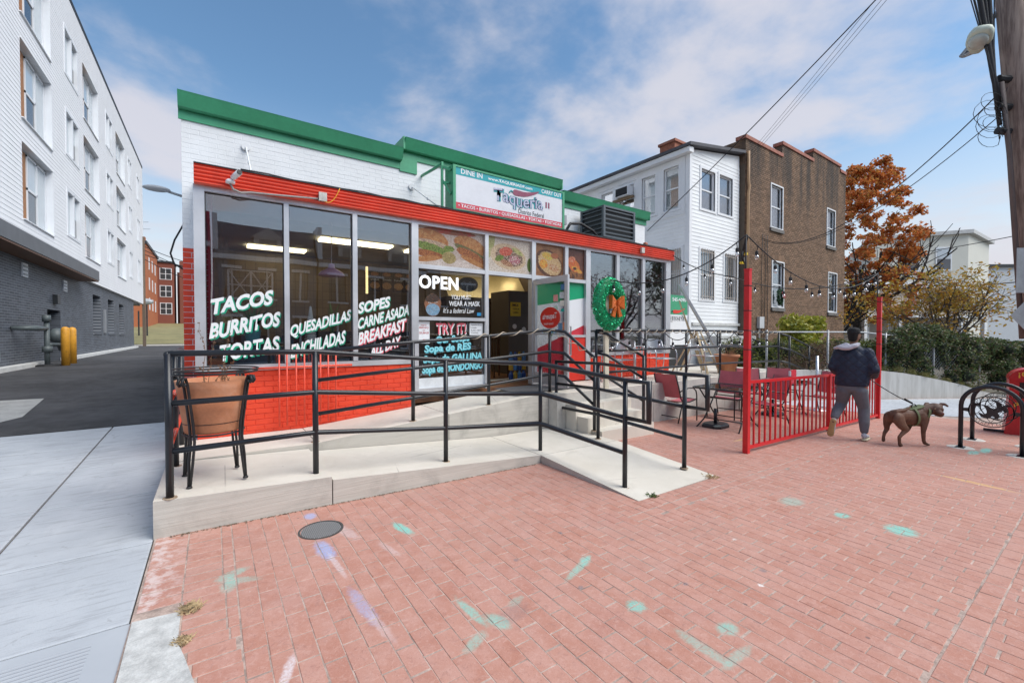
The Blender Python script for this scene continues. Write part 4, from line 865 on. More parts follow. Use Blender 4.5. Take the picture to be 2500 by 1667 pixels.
def xmas(x, y, z, h, lab):
    m = MB()
    prof = []
    for i in range(10):
        q = i/10; prof += [(.11*(1-q)+.006, h*q), (.11*(1-q)*.75+.004, h*(q+.07))]
    m.lathe(prof + [(.001, h)], 14, (x, y, z)); tag(m.build('tinsel_tree', pm('pale_gold_tinsel', (.62, .58, .38), .3, .4, var=.4, scale=70)), lab, 'ornament', 'small tinsel trees in the right windows')
xmas(7.02, FY + .3, 1.05, .95, 'tall pale tinsel tree behind the first pane right of the wreath'); xmas(8.35, FY + .3, 1.05, .85, 'pale tinsel tree behind the last window pane'); xmas(6.66, FY + .3, 1.05, .7, 'short tinsel tree behind the wreath post')
# ------------------------------------------------------------------ pipe railings
def railing(name, lab, loc, posts, rails, r=.0235, mat=None, group='black pipe railings of the ramp and terrace', feet=True):
    g = thing(name, lab, 'railing', loc, group); mat = mat or M_black
    for a, b in posts:
        m = MB(); m.tube([a, b], r*1.12, 12); m.build('post', mat, g, True)
        if feet:
            m = MB(); m.lathe([(r*2.1, 0), (r*2.0, .006), (.001, .006)], 12, a); m.build('foot_plate', M_foot, g)
    for pts in rails:
        m = MB(); m.tube(pts, r, 12); m.build('rail', mat, g, True)
    return g
M_foot = pm('rust_stained_grout', (.34, .25, .17), .9, var=.4, scale=30)
def lin(a, b, *zs): return [[(a[0], a[1], a[2] + z), (b[0], b[1], b[2] + z)] for z in zs]
# front railing of the lower run, turning down the toe
A = [(-.29, 4.25, .29), (.79, 4.39, .22), (2.16, 4.40, .115), (3.54, 4.40, .02), (3.55, 2.99, -.055)]
TOPA = [1.42, 1.405, 1.275, 1.175, 1.085]; MIDA = [1.03, 1.02, .89, .785, .69]; LOWA = [.655, .635, .50, .385, .315]
posts = [(a, (a[0], a[1], t)) for a, t in zip(A, TOPA)]
rails = [[(a[0], a[1], t) for a, t in zip(A, TOPA)] + [(3.55, 2.69, 1.085), (3.55, 2.69, .69), (3.55, 2.99, .69)], [(a[0], a[1], t) for a, t in zip(A, MIDA)], [(a[0], a[1], t) for a, t in zip(A, LOWA)]]
railing('ramp_railing', 'black pipe railing along the front edge of the ramp, nearest the camera', (1.6, 4.3, .1), posts, rails)
# outer railing of the toe (end loop far side)
railing('toe_railing', 'short black pipe railing on the far side of the ramp toe, beside the steps', (4.65, 4.0, 0), [((4.65, 5.36, .03), (4.65, 5.36, 1.115)), ((4.65, 4.42, .02), (4.65, 4.42, 1.14)), ((4.65, 3.01, -.05), (4.65, 3.01, 1.09))],
  [[(4.65, 5.38, 1.115), (4.65, 4.42, 1.135), (4.65, 3.03, 1.085), (4.65, 2.72, 1.085), (4.65, 2.72, .70), (4.65, 3.01, .70)], [(4.65, 5.36, .75), (4.65, 4.42, .76), (4.65, 3.01, .695)], [(4.65, 5.36, .37), (4.65, 4.42, .38), (4.65, 3.01, .31)]])
# upper run railing, then down the steps
B = [(.98, 5.47, .29), (2.20, 5.47, .395), (3.40, 5.47, .50), (4.60, 5.47, .60)]
TB = [1.36, 1.46, 1.54, 1.635]; MBb = [1.02, 1.11, 1.19, 1.28]; LB = [.62, .71, .80, .90]
def sl(z): return [(4.60, 5.47, z), (4.74, 5.25, z - .03), (4.80, 4.64, z - .43)]
railing('upper_railing', 'black pipe railing between the two ramp runs, continuing down the left of the steps', (2.8, 5.47, .4), [(a, (a[0], a[1], t)) for a, t in zip(B, TB)] + [((4.80, 4.64, .08), (4.80, 4.64, 1.205))],
  [[(b[0], b[1], t) for b, t in zip(B[:-1], TB)] + sl(1.635), [(b[0], b[1], t) for b, t in zip(B[:-1], MBb)] + sl(1.28), [(b[0], b[1], t) for b, t in zip(B[:-1], LB)] + sl(.90)])
# right of the steps and along the terrace
T0 = (5.50, 5.28, .60)
tp = [(5.50, 1.63), (6.85, 1.64), (8.20, 1.64), (9.53, 1.64), (10.95, 1.62), (12.45, 1.60)]
railing('terrace_railing', 'black pipe railing along the terrace edge above the patio chairs', (9, 5.28, .6), [((x, 5.28, .60), (x, 5.28, z)) for x, z in tp],
  [[(x, 5.28, z) for x, z in tp], [(x, 5.28, z - .365) for x, z in tp], [(x, 5.28, z - .75) for x, z in tp]])
railing('step_railing', 'black sloping handrail on the right of the steps', (5.8, 4.9, 0), [((5.95, 4.62, .08), (5.95, 4.62, 1.20))],
  [[(5.52, 5.26, 1.60), (5.62, 5.14, 1.57), (5.95, 4.62, 1.185)], [(5.52, 5.26, 1.235), (5.62, 5.14, 1.20), (5.95, 4.62, .82)], [(5.52, 5.26, .85), (5.62, 5.14, .82), (5.95, 4.62, .44)]])
railing('end_railing', 'black pipe railing sloping down the end ramp, behind the walking man', (14, 5.3, .4), [((13.1, 5.28, .48), (13.1, 5.28, 1.50)), ((14.4, 5.28, .2), (14.4, 5.28, 1.20)), ((15.8, 5.28, -.12), (15.8, 5.28, .90))],
  [[(12.5, 5.28, 1.58), (13.1, 5.28, 1.50), (14.4, 5.28, 1.20), (15.8, 5.28, .88)], [(12.5, 5.28, 1.2), (13.1, 5.28, 1.13), (14.4, 5.28, .83), (15.8, 5.28, .51)], [(12.5, 5.28, .84), (13.1, 5.28, .76), (14.4, 5.28, .46), (15.8, 5.28, .14)]])
railing('back_railing', 'black pipe railing at the back of the end ramp, in front of the shrubs', (14, 6.5, .4), [((11.6, 6.5, .6), (11.6, 6.5, 1.64)), ((13.4, 6.5, .42), (13.4, 6.5, 1.45)), ((15.2, 6.5, .02), (15.2, 6.5, 1.05))],
  [[(11.6, 6.5, 1.63), (12.6, 6.5, 1.62), (13.4, 6.5, 1.45), (15.2, 6.5, 1.04)], [(11.6, 6.5, 1.25), (12.6, 6.5, 1.24), (13.4, 6.5, 1.07), (15.2, 6.5, .66)]])
# left end railing of the landing, partly painted red
g = railing('landing_railing', 'short railing closing the left end of the ramp landing, with red lower rails', (-.31, 5.3, .3), [((-.31, 5.25, .285), (-.31, 5.25, 1.405)), ((-.31, 6.20, .285), (-.31, 6.20, 1.39))], [[(-.30, 4.30, 1.41), (-.31, 6.32, 1.39)]])
for z in (1.02, .65):
    m = MB(); m.tube([(-.30, 4.30, z + .005), (-.31, 6.32, z - .01)], .021, 12); m.build('rail', M_red_metal, g, True)
# rope light spiralling along rails
def helix(a, b, turns, rad, n=14, ph=0):
    a = Vector(a); b = Vector(b); d = (b - a).normalized(); u = d.cross(Vector((0, 0, 1))).normalized(); w = u.cross(d); k = int(turns*n)
    return [a.lerp(b, i/k) + (u*math.cos(ph + 2*math.pi*i/n) + w*math.sin(ph + 2*math.pi*i/n))*rad for i in range(k+1)]
M_rope = pm('tan_rope_light', (.50, .42, .32), .5, var=.15, scale=20)
def rope(lab, segs):
    m = MB(); pts = []
    for s in segs: pts += helix(*s)
    m.tube(pts, .0075, 6); tag(m.build('rope_light', M_rope, None, True), lab, 'rope light', 'tan rope lights wound round the railings')
rope('tan rope light wound loosely round the upper ramp rail and step handrail', [((2.9, 5.47, 1.51), (4.6, 5.47, 1.635), 5, .031), ((4.62, 5.45, 1.63), (4.80, 4.66, 1.21), 4, .031), ((4.80, 4.64, 1.18), (4.80, 4.64, .10), 2.5, .035)])
rope('tan rope light wound round the terrace top rail', [((5.6, 5.28, 1.632), (12.3, 5.28, 1.60), 26, .032)])
rope('tan rope light wound round the right step handrail', [((5.54, 5.24, 1.59), (5.95, 4.64, 1.19), 2.5, .032), ((5.95, 4.62, 1.15), (5.95, 4.62, .12), 2.5, .034)])

# ------------------------------------------------------------------ planter in its wrought iron stand
ps = thing('planter_stand', 'black wrought iron planter stand with scrolled legs on the ramp landing', 'planter stand', (-.02, 4.56, .285))
PC = (.0, 4.66); zt = .285
def ring(m, rx, ry, z, r): m.tube([(PC[0] + rx*math.cos(a*math.pi/18), PC[1] + ry*math.sin(a*math.pi/18), z) for a in range(36)], r, 6, closed=True)
m = MB(); ring(m, .335, .335, 1.235, .009); ring(m, .345, .345, 1.258, .007); m.build('top_ring', M_iron, ps, True)
m = MB(); ring(m, .226, .226, .705, .008); m.build('lower_ring', M_iron, ps, True)
for k in range(4):
    a = math.pi/4 + k*math.pi/2 + .12; dx, dy = math.cos(a), math.sin(a)
    def rad(q, z): return (PC[0] + dx*q, PC[1] + dy*q, z)
    for s in (-1, 1):
        ox, oy = -dy*.017*s, dx*.017*s
        pts = [(.285, zt + .005), (.265, .50), (.245, .66), (.256, .80), (.278, .95), (.298, 1.08), (.312, 1.16), (.330, 1.205), (.356, 1.20), (.368, 1.165), (.352, 1.145), (.334, 1.152), (.332, 1.168)]
        m = MB(); m.tube([(rad(q, z)[0] + ox*(1 if i else .4), rad(q, z)[1] + oy*(1 if i else .4), z) for i, (q, z) in enumerate(pts)], .0105, 8); m.build('leg', M_iron, ps, True)
    m = MB(); m.lathe([(.02, 0), (.022, .012), (.015, .02), (.001, .02)], 10, rad(.285, zt)); m.build('foot', M_iron, ps)
pot = thing('terracotta_pot', 'large tapered terracotta pot hanging in the iron stand', 'plant pot', (PC[0], PC[1], .68))
m = MB(); m.lathe([(.212, .715), (.220, .73), (.250, .94), (.272, 1.10), (.283, 1.17), (.263, 1.17), (.256, 1.12), (.001, 1.10)], 32, (PC[0], PC[1], 0)); o = m.build('pot', pm('terracotta', (.50, .21, .105), .8, var=.14, scale=6, bump=.2, bscale=30, dirt=(.60, .36, .25), dscale=3), pot, True)
m = MB(); ring(m, .2315, .2315, .80, .003); m.build('wire_band', M_iron, pot)
m = MB()
for i in range(9):
    pts = [Vector((PC[0] + random.uniform(-.1, .12), PC[1] + random.uniform(-.08, .08), 1.1))]; a = random.uniform(0, 6.28)
    for k in range(9): pts.append(pts[-1] + Vector((math.cos(a)*.006 + random.uniform(-.014, .014), random.uniform(-.01, .01), random.uniform(.03, .085) if i < 3 else random.uniform(.008, .028))))
    m.tube(pts, [.0035] + [.0028 - .0002*k for k in range(9)], 4)
    for p in pts[3:]:
        for q in range(3): m.ell(p + Vector((random.uniform(-.012, .012), random.uniform(-.012, .012), random.uniform(-.01, .01))), (.005, .004, .006), 5, 3)
tag(m.build('dead_stems', pm('dead_stem', (.20, .12, .07), .9), None), 'thin dead stems sticking out of the terracotta pot', 'dead plant')

# ------------------------------------------------------------------ shopfront fittings
def grille(x0, x1, y, z0, z1, bars, lab, zb):
    g = thing('iron_grille', lab, 'grille', ((x0+x1)/2, y, z0), 'red window guards on the base wall'); k = 0
    m = MB(); m.tube([(x0, y, zb), (x1, y, zb)], .016, 8); m.build('cross_bar', M_red_metal, g, True)
    for x in bars:
        m = MB(); m.tube([(x, y + .012, z0), (x, y - .012, z1)], .010, 8); m.build('bar', M_red_metal, g, True)
    return g
grille(.40, 1.62, 6.30, .36, 1.33, [.70, .79, .90, 1.00, 1.10, 1.20, 1.30, 1.40], 'red painted iron guard in front of the left base wall', 1.13)
grille(7.35, 8.55, 6.30, .61, 1.28, [7.6, 7.72, 7.85, 7.98, 8.1, 8.22, 8.34], 'red painted iron guard in front of the right base wall', 1.02)
cm = thing('security_camera', 'white bullet security camera at the left end of the red fascia', 'camera', (.24, 6.2, 3.45))
m = MB(); m.tube([(.22, 6.22, 3.47), (.275, 6.08, 3.50)], .033, 14); m.build('body', M_whitepaint, cm, True); m = MB(); m.tube([(.275, 6.08, 3.50), (.28, 6.066, 3.503)], .028, 14); m.build('lens', M_gasket, cm)
m = MB(); m.lathe([(.05, 0), (.05, .03), (.03, .05), (.001, .05)], 14, (.19, 6.25, 3.40)); m.build('base', M_whitepaint, cm, True)
m = MB(); m.tube([(.19, 6.26, 3.40), (.22, 6.24, 3.33), (.30, 6.255, 3.31), (.40, 6.265, 3.335), (.6, 6.265, 3.35), (1.2, 6.265, 3.40)], .012, 8); tag(m.build('conduit', pm('grey_conduit', (.30, .29, .28), .5), None, True), 'grey conduit curving from the camera along the fascia', 'conduit')
m = MB(); m.box(1.19, 6.235, 3.375, 1.29, 6.282, 3.49); tag(m.build('junction_box', pm('weathered_grey_box', (.48, .47, .43), .6, var=.3, scale=20)), 'weathered grey junction box on the fascia above the second window', 'junction box')
m = MB(); m.tube(catenary((1.25, 6.24, 3.38), (1.46, 6.25, 3.585), .09, 10), .005, 6); tag(m.build('yellow_cable', pm('yellow_cable', (.80, .42, .03), .5), None, True), 'short yellow cable hanging from the junction box', 'cable')
m = MB(); m.box(7.95, 6.235, 3.40, 8.05, 6.282, 3.52); tag(m.build('junction_box', pm('pale_box', (.55, .53, .48), .6, var=.3, scale=20)), 'pale junction box at the right end of the fascia', 'junction box')
for (x, zt_, x2, zb_, lab) in ((.42, 4.30, .45, 3.62, 'white stay rod on the upper wall above the first window'), (2.96, 4.22, 3.25, 3.66, 'white stay rod on the upper wall left of the sign')):
    g = thing('stay_rod', lab, 'stay rod', (x, BY, zt_), 'white stay rods holding the fascia roof')
    m = MB(); m.tube([(x, BY - .02, zt_), (x2, FY + .25, zb_)], .011, 8); m.build('rod', M_whitepaint, g, True)
    m = MB(); m.tube([(x, BY - .012, zt_), (x, BY - .03, zt_)], .055, 16); m.build('plate', M_whitepaint, g); m = MB(); m.ell(((x*.5+x2*.5), (BY+FY+.25)/2 - .01, (zt_+zb_)/2), (.018, .018, .03), 8, 6); m.build('turnbuckle', M_whitepaint, g)
# roof cable along the fascia top
m = MB(); pts = [(x, FY - .08 + random.uniform(-.02, .02), 3.612 + random.uniform(0, .012)) for x in [i*.3 for i in range(1, 31)]]; m.tube(pts, .009, 6); tag(m.build('fascia_cable', M_gasket, None, True), 'thin black cable lying along the top of the red fascia', 'cable')
# ---- sign box
SY = 6.38; FS = face_front(SY)
sg = thing('shop_sign', 'white illuminated-style box sign with teal and red bands on the shopfront roof', 'sign', (4.55, SY, 3.6))
m = MB(); x0, x1, z0, z1 = 3.28, 5.74, 3.63, 4.38
for a in ((x0, SY, z0, x0+.05, SY+.30, z1), (x1-.05, SY, z0, x1, SY+.30, z1), (x0+.05, SY, z1-.03, x1-.05, SY+.30, z1), (x0+.05, SY, z0, x1-.05, SY+.30, z0+.03), (x0+.05, SY+.27, z0+.03, x1-.05, SY+.30, z1-.03)): m.box(*a)
m.build('cabinet', M_green, sg)
m = MB(); mbox(m, FS, x0+.05, x1-.05, z0+.03, z1-.03, -.03, -.012); fcp = m.build('face', pm('acrylic_sign_face', (.68, .70, .74), .35, var=.05), sg)
m = MB(); mbox(m, FS, x0+.05, x1-.05, 4.225, z1-.03, -.0118, -.010); m.build('teal_band', pm('teal_vinyl', (.0, .32, .36), .35), sg)
m = MB(); mbox(m, FS, x0+.05, x1-.05, z0+.03, 3.77, -.0118, -.010); m.build('red_band', pm('red_vinyl', (.62, .055, .085), .35), sg)
m = MB(); m.hexa([(x0+.1, SY+.03, 3.60), (x1, SY+.03, 3.60), (x1, SY+.28, 3.61), (x0+.1, SY+.28, 3.61), (x0+.1, SY+.02, 3.629), (x1, SY+.02, 3.629), (x1, SY+.28, 3.629), (x0+.1, SY+.28, 3.629)]); m.build('base_tray', pm('dark_grey_tray', (.03, .033, .038), .6), sg)
def stx(body, u, z, w, h, mat, bold=.02, **k): return text_on(FS, body, u, z, w, h, -.0085, mat, sg, k.pop('rise', 0), bold, 'lettering', **k)
stx('DINE IN', 3.43, 4.255, .42, .085, M_twhite2); stx('www.TAQUERIADF.com', 3.96, 4.255, .98, .06, M_twhite2, .03); stx('CARRY OUT', 5.16, 4.255, .50, .08, M_twhite2)
stx('• TACOS • BURRITOS • QUESADILLAS • TORTAS • TOSTADAS', 3.38, 3.685, 2.28, .065, M_twhite2, .015)
M_plum = pm('plum_print', (.24, .05, .10), .4, var=.12, scale=30); M_tealp = pm('teal_print', (.0, .30, .33), .4); M_navy = pm('navy_print', (.05, .05, .13), .4); M_lil = pm('lilac_print', (.45, .48, .62), .4)
def logo_fn(n):
    def f(a, b):
        x = 4.08 + a*1.12; z = 3.845 + b*.30 + .02*math.sin(a*9)
        return FS(x, z, n)
    return f
for bold, mt, n in ((.085, M_tealp, -.0095), (.035, M_navy, -.0085), (.005, M_lil, -.0075)): text_on(FS, 'Taqueria', 0, 0, 1, 1, n, mt, sg, 0, bold, 'logo_lettering', fn=logo_fn(n), spacing=1.02)
stx('II', 5.26, 3.99, .10, .11, M_plum, .02); stx('Distrito Federal', 4.62, 3.785, .60, .085, M_tblack, 0, rise=.0)
def chili(Mf, cx, cz, s, n, mat, parent, stem=None, nm='chili'):
    up_, lo = [], []
    for i in range(19):
        q = i/18; x = -1 + 2*q; zc = -.12 + .34*max(0, q-.35)**1.6*2.2; w = .19*(1 - q)**.55*min(1, q*9 + .35)
        up_.append((x, zc + w)); lo.append((x, zc - w))
    m = MB(); poly = [(cx + s*p[0], cz + s*p[1]) for p in lo + up_[::-1]]
    m.prism(poly, lambda p, q, a: Mf(p, q, a), n - .001, n); m.build(nm, mat, parent)
    m = MB(); m.tube([Mf(cx - s*.98, cz - s*.12, n), Mf(cx - s*1.12, cz - s*.06, n), Mf(cx - s*1.25, cz - s*.2, n)], s*.035, 6); m.build(nm + '_stem', stem, parent)
chili(FS, 4.80, 4.185, .31, -.006, M_plum, sg, M_tealp)
# sign bracket
br = thing('sign_bracket', 'green steel bracket carrying the left end of the box sign', 'bracket', (3.1, 6.5, 3.6))
for a, b in (((3.16, 6.55, 3.66), (3.16, 6.55, 4.44)), ((3.16, 6.55, 4.36), (3.27, 6.45, 4.30)), ((3.16, 6.55, 4.15), (3.27, 6.45, 3.90)), ((3.16, 6.55, 4.10), (3.27, 6.5, 4.10)), ((3.16, 6.55, 4.40), (3.16, 7.39, 4.46))):
    m = MB(); m.bar(a, b, .035, .035); m.build('strut', M_green, br)
# ---- air conditioner
ac = thing('air_conditioner', 'dark grey outdoor air conditioner on the shopfront roof', 'air conditioner', (7.6, 6.85, 3.65)); M_acm = pm('slate_grey_enamel', (.09, .11, .125), .45, var=.08)
m = MB(); m.box(7.04, 6.55, 3.71, 8.10, 7.28, 3.75); m.box(7.04, 6.55, 4.36, 8.10, 7.28, 4.40)
for x, y in ((7.04, 6.55), (8.04, 6.55), (7.04, 7.22), (8.04, 7.22)): m.box(x, y, 3.75, x+.06, y+.06, 4.36)
m.build('casing', M_acm, ac)
m = MB(); m.box(7.08, 6.60, 3.75, 8.06, 7.24, 4.36); m.build('core', pm('coil_fins', (.02, .026, .03), .6), ac)
for k in range(6):
    z = 3.80 + k*.10; m = MB(); m.box(7.10, 6.556, z, 8.04, 6.575, z + .022); m.build('louvre', M_acm, ac); m = MB(); m.box(7.046, 6.61, z, 7.065, 7.22, z + .022); m.build('louvre', M_acm, ac)
m = MB(); m.lathe([(.30, 4.402), (.30, 4.415), (.001, 4.42)], 24, (7.57, 6.92, 0)); m.build('fan_grille', M_acm, ac)
for y in (6.6, 7.18):
    m = MB(); m.box(7.0, y, 3.68, 8.2, y+.07, 3.709); m.build('timber_skid', pm('grey_timber', (.13, .10, .08), .9), ac)
m = MB(); m.tube([(5.95, 6.6, 3.65), (6.1, 6.6, 3.86), (6.4, 6.6, 3.90), (6.75, 6.6, 3.80), (6.98, 6.62, 3.66)], .028, 8); tag(m.build('insulated_pipe', M_gasket, None, True), 'arched black insulated pipe left of the air conditioner', 'pipe')
m = MB(); m.box(6.45, BY-.12, 4.05, 6.62, BY-.012, 4.26); tag(m.build('disconnect_box', pm('grey_enamel_box', (.35, .37, .39), .5)), 'grey electrical box on the wall under the right cornice', 'electrical box')
m = MB(); m.lathe([(.0, -.05), (.05, -.045), (.055, 0), (.045, .03), (.001, .035)], 14, (0, 0, 0)); m.v = [(8.55 + x, 6.6 - z, 3.72 + y) for x, y, z in m.v]; tag(m.build('alarm_bell', pm('rusty_red_bell', (.35, .08, .03), .5), None, True), 'round rusty red alarm bell right of the air conditioner', 'alarm bell')
# ---- wreath on its post
wr = thing('christmas_wreath', 'glittering green tinsel wreath with an orange bow on a cream post', 'wreath', (5.70, 5.10, 1.65)); WC = (5.66, 5.12, 2.09)
m = MB()
for i in range(40):
    a = 2*math.pi*i/40
    for k in range(12):
        b = 2*math.pi*k/12; rr = .285 + .115*math.cos(b); m.v.append((WC[0] + rr*math.cos(a)*.93, WC[1] + .085*math.sin(b), WC[2] + rr*1.13*math.sin(a)))
m.f = [(i*12+k, ((i+1) % 40)*12+k, ((i+1) % 40)*12+(k+1) % 12, i*12+(k+1) % 12) for i in range(40) for k in range(12)]; m.mi = [0]*len(m.f)
m.build('ring', pm('dark_green_core', (.01, .22, .09), .45), wr, True)
def tinsel(core, n, lo, hi, rnd=random):
    m = MB()
    for i in range(n):
        c, nn = core(); d = Vector((rnd.gauss(0, 1), rnd.gauss(0, 1), rnd.gauss(0, 1))).normalized(); l = rnd.uniform(lo, hi); w = d.cross(Vector((rnd.gauss(0, 1), rnd.gauss(0, 1), rnd.gauss(0, 1)))).normalized()*l*.16
        c = c + nn*rnd.uniform(-.004, .014); m.add([c - d*l/2 - w, c - d*l/2 + w, c + d*l/2 + w, c + d*l/2 - w], [(0, 1, 2, 3)])
    return m
def wcore():
    a = random.uniform(0, 6.28); b = random.uniform(0, 6.28); rr = .285 + .118*math.cos(b); nn = Vector((math.cos(a)*math.cos(b), math.sin(b), math.sin(a)*math.cos(b)))
    return Vector((WC[0] + rr*math.cos(a)*.93, WC[1] + .088*math.sin(b), WC[2] + rr*1.13*math.sin(a))), nn
tag(tinsel(wcore, 6500, .012, .035).build('tinsel', pm('green_foil', (.03, .58, .27), .25, .5, var=.4, scale=90), wr), kind='stuff')
bow = MB(); 
def lobe(c, r, rot): 
    Mx = Matrix.Rotation(rot, 3, 'Y'); bow.ell(c, r, 12, 8, 0, Mx)
BC = Vector((5.70, 5.00, 2.10))
for sx in (-1, 1):
    bow.hexa([BC + Vector(p) for p in ((.01*sx, -.02, -.03), (.16*sx, -.05, -.10), (.16*sx, .03, -.10), (.01*sx, .03, -.03), (.01*sx, -.02, .03), (.15*sx, -.05, .13), (.15*sx, .03, .13), (.01*sx, .03, .03))])
    bow.hexa([BC + Vector(p) for p in ((.05*sx, -.02, -.24), (.13*sx, -.02, -.22), (.13*sx, .02, -.22), (.05*sx, .02, -.24), (0, -.02, -.02), (.04*sx, -.02, -.02), (.04*sx, .02, -.02), (0, .02, -.02))])
bow.ell(BC, (.035, .035, .04), 10, 7); M_bow = pm('orange_mesh_ribbon', (.75, .16, .03), .35, .3, var=.55, scale=60)
bo = bow.build('bow', M_bow, wr); fixn(bo)
def bcore():
    f = random.choice(bow.f); vs_ = [Vector(bow.v[i]) for i in f]; w = [random.random() for _ in vs_]; s_ = sum(w); return sum((v*(q/s_) for v, q in zip(vs_, w)), Vector()), Vector((0, -1, 0))
tag(tinsel(bcore, 900, .012, .03).build('bow_glitter', M_bow, wr), kind='stuff')
m = MB(); m.hexa([(5.66, 5.215, .602), (5.76, 5.215, .602), (5.76, 5.262, .602), (5.66, 5.262, .602), (5.62, 5.19, 2.56), (5.71, 5.19, 2.56), (5.71, 5.237, 2.56), (5.62, 5.237, 2.56)]); tag(m.build('wreath_post', pm('cream_painted_lumber', (.70, .66, .52), .7, var=.1, scale=8)), 'cream painted lumber post holding up the wreath', 'post')
# ---- side banner panel between shop and white house
FP = face_front(7.35); bn = thing('side_banner', 'green and white sign panel with a red chili right of the shopfront', 'sign', (10.6, 7.35, .6))
m = MB(); mbox(m, FP, 9.60, 11.46, 1.25, 2.12, -.03, 0); m.build('white_panel', M_whitepaint, bn); m = MB(); mbox(m, FP, 9.60, 11.46, 2.122, 2.68, -.03, 0); m.build('green_panel', M_green, bn); m = MB(); mbox(m, FP, 9.60, 11.46, .60, 1.248, -.03, 0); m.build('dark_panel', M_dark, bn)
text_on(FP, '545-6090', 10.72, 2.50, .66, .11, .003, M_twhite2, bn, 0, .02); chili(FP, 11.05, 2.24, .30, .004, pm('red_chili_print', (.68, .05, .03), .4), bn, M_tblack)
for bold, mt, n in ((.06, M_tblack, .003), (.0, M_twhite2, .005)): text_on(FP, 'Taqueria', 10.20, 1.90, 1.20, .22, n, mt, bn, 0, bold, 'logo_lettering')
# ---- street light on the alley wall
sl_ = thing('wall_lamp', 'grey cobra head lamp on an arm over the alley', 'street lamp', (-.33, 8.4, 3.45))
m = MB(); m.tube([(-.33, 8.5, 3.72), (-.55, 8.45, 3.76)], .02, 8); m.build('arm', M_galv, sl_, True); m = MB(); m.ell((-.68, 8.42, 3.77), (.17, .09, .045), 14, 8); m.build('head', pm('grey_lamp_housing', (.38, .40, .42), .5), sl_, True)
m = MB(); m.tube([(-.34, 8.0, 3.2), (-.45, 8.0, 2.95), (-.50, 8.0, 2.75), (-.46, 8.0, 2.6), (-.34, 8.0, 2.52)], .012, 6); tag(m.build('loose_cable', M_gasket, None, True), 'loose black cable looping off the alley side of the shop', 'cable')
# ================================================================== white clapboard house
M_clap = pm('white_clapboard', (.82, .83, .83), .55, var=.05, scale=1.5, dirt=(.70, .70, .69), dscale=1.0)
M_curtain = pm('lace_curtain', (.70, .70, .68), .9, var=.25, scale=25)
wh = thing('white_house', 'narrow white clapboard house with a lean-to roof and barred lower windows', 'house', (14.5, 10, .6))
WY = 8.2; WX = 12.84; FW = face_front(WY); FL = face_left(WX)
def roofz(x): return 7.62 + (x - 12.84)*.165
hf = [(13.50, 14.34, 5.80, 7.14), (14.62, 15.50, 5.82, 7.17), (13.48, 14.33, 2.74, 4.44), (15.0, 15.86, 2.76, 4.43)]
hs = [(8.58, 9.16, 5.78, 7.22), (9.50, 10.08, 5.80, 7.18), (10.42, 11.10, 6.25, 7.12), (11.45, 12.04, 6.0, 7.12), (8.46, 8.95, 2.83, 4.42)]
wf = wallcore('front_wall', wh, FW, 12.84, 16.0, -.4, 7.60, hf, M_clap, .18)
ws = wallcore('side_wall', wh, FL, 8.385, 16.0, -.4, 7.60, hs, M_clap, .18)
m = MB(); m.hexa([(12.85, 8.2, 7.60), (16.0, 8.2, 7.60), (16.0, 8.38, 7.60), (12.85, 8.38, 7.60), (12.85, 8.2, 7.62), (16.0, 8.2, 8.12), (16.0, 8.38, 8.12), (12.85, 8.38, 7.62)]); m.build('gable_fill', M_clap, wh)
siding(wf, FW, 12.98, 16.0, 1.95, 8.2, hf, M_clap, .125, ztop=roofz); siding(ws, FL, 8.34, 14.5, 1.0, 5.70, hs, M_clap, .125)
m = MB(); mbox(m, FW, 12.83, 12.97, .6, 7.6, 0, .022); m.box(WX-.022, 8.2, .6, WX, 8.33, 7.6); m.build('corner_board', M_whitepaint, wh)
m = MB(); m.hexa([(12.55, 7.98, 7.62), (16.05, 7.98, 8.18), (16.05, 16, 8.18), (12.55, 16, 7.62), (12.55, 7.98, 7.72), (16.05, 7.98, 8.28), (16.05, 16, 8.28), (12.55, 16, 7.72)]); m.build('roof', pm('dark_roofing', (.09, .09, .10), .8, var=.2), wh)
m = MB(); m.box(12.60, 8.05, 7.45, 12.84, 15.9, 7.61); m.build('eave_board', M_whitepaint, wh)
m = MB(); m.box(13.2, 9.0, 7.75, 13.75, 9.6, 8.25); ch = m.build('chimney', pm('old_red_chimney', (.33, .12, .07), .85, var=.3, scale=14), wh); m = MB(); m.box(13.15, 8.95, 8.251, 13.8, 9.65, 8.34); m.build('chimney_cap', pm('chimney_cap_brick', (.36, .14, .09), .85, var=.2), ch)
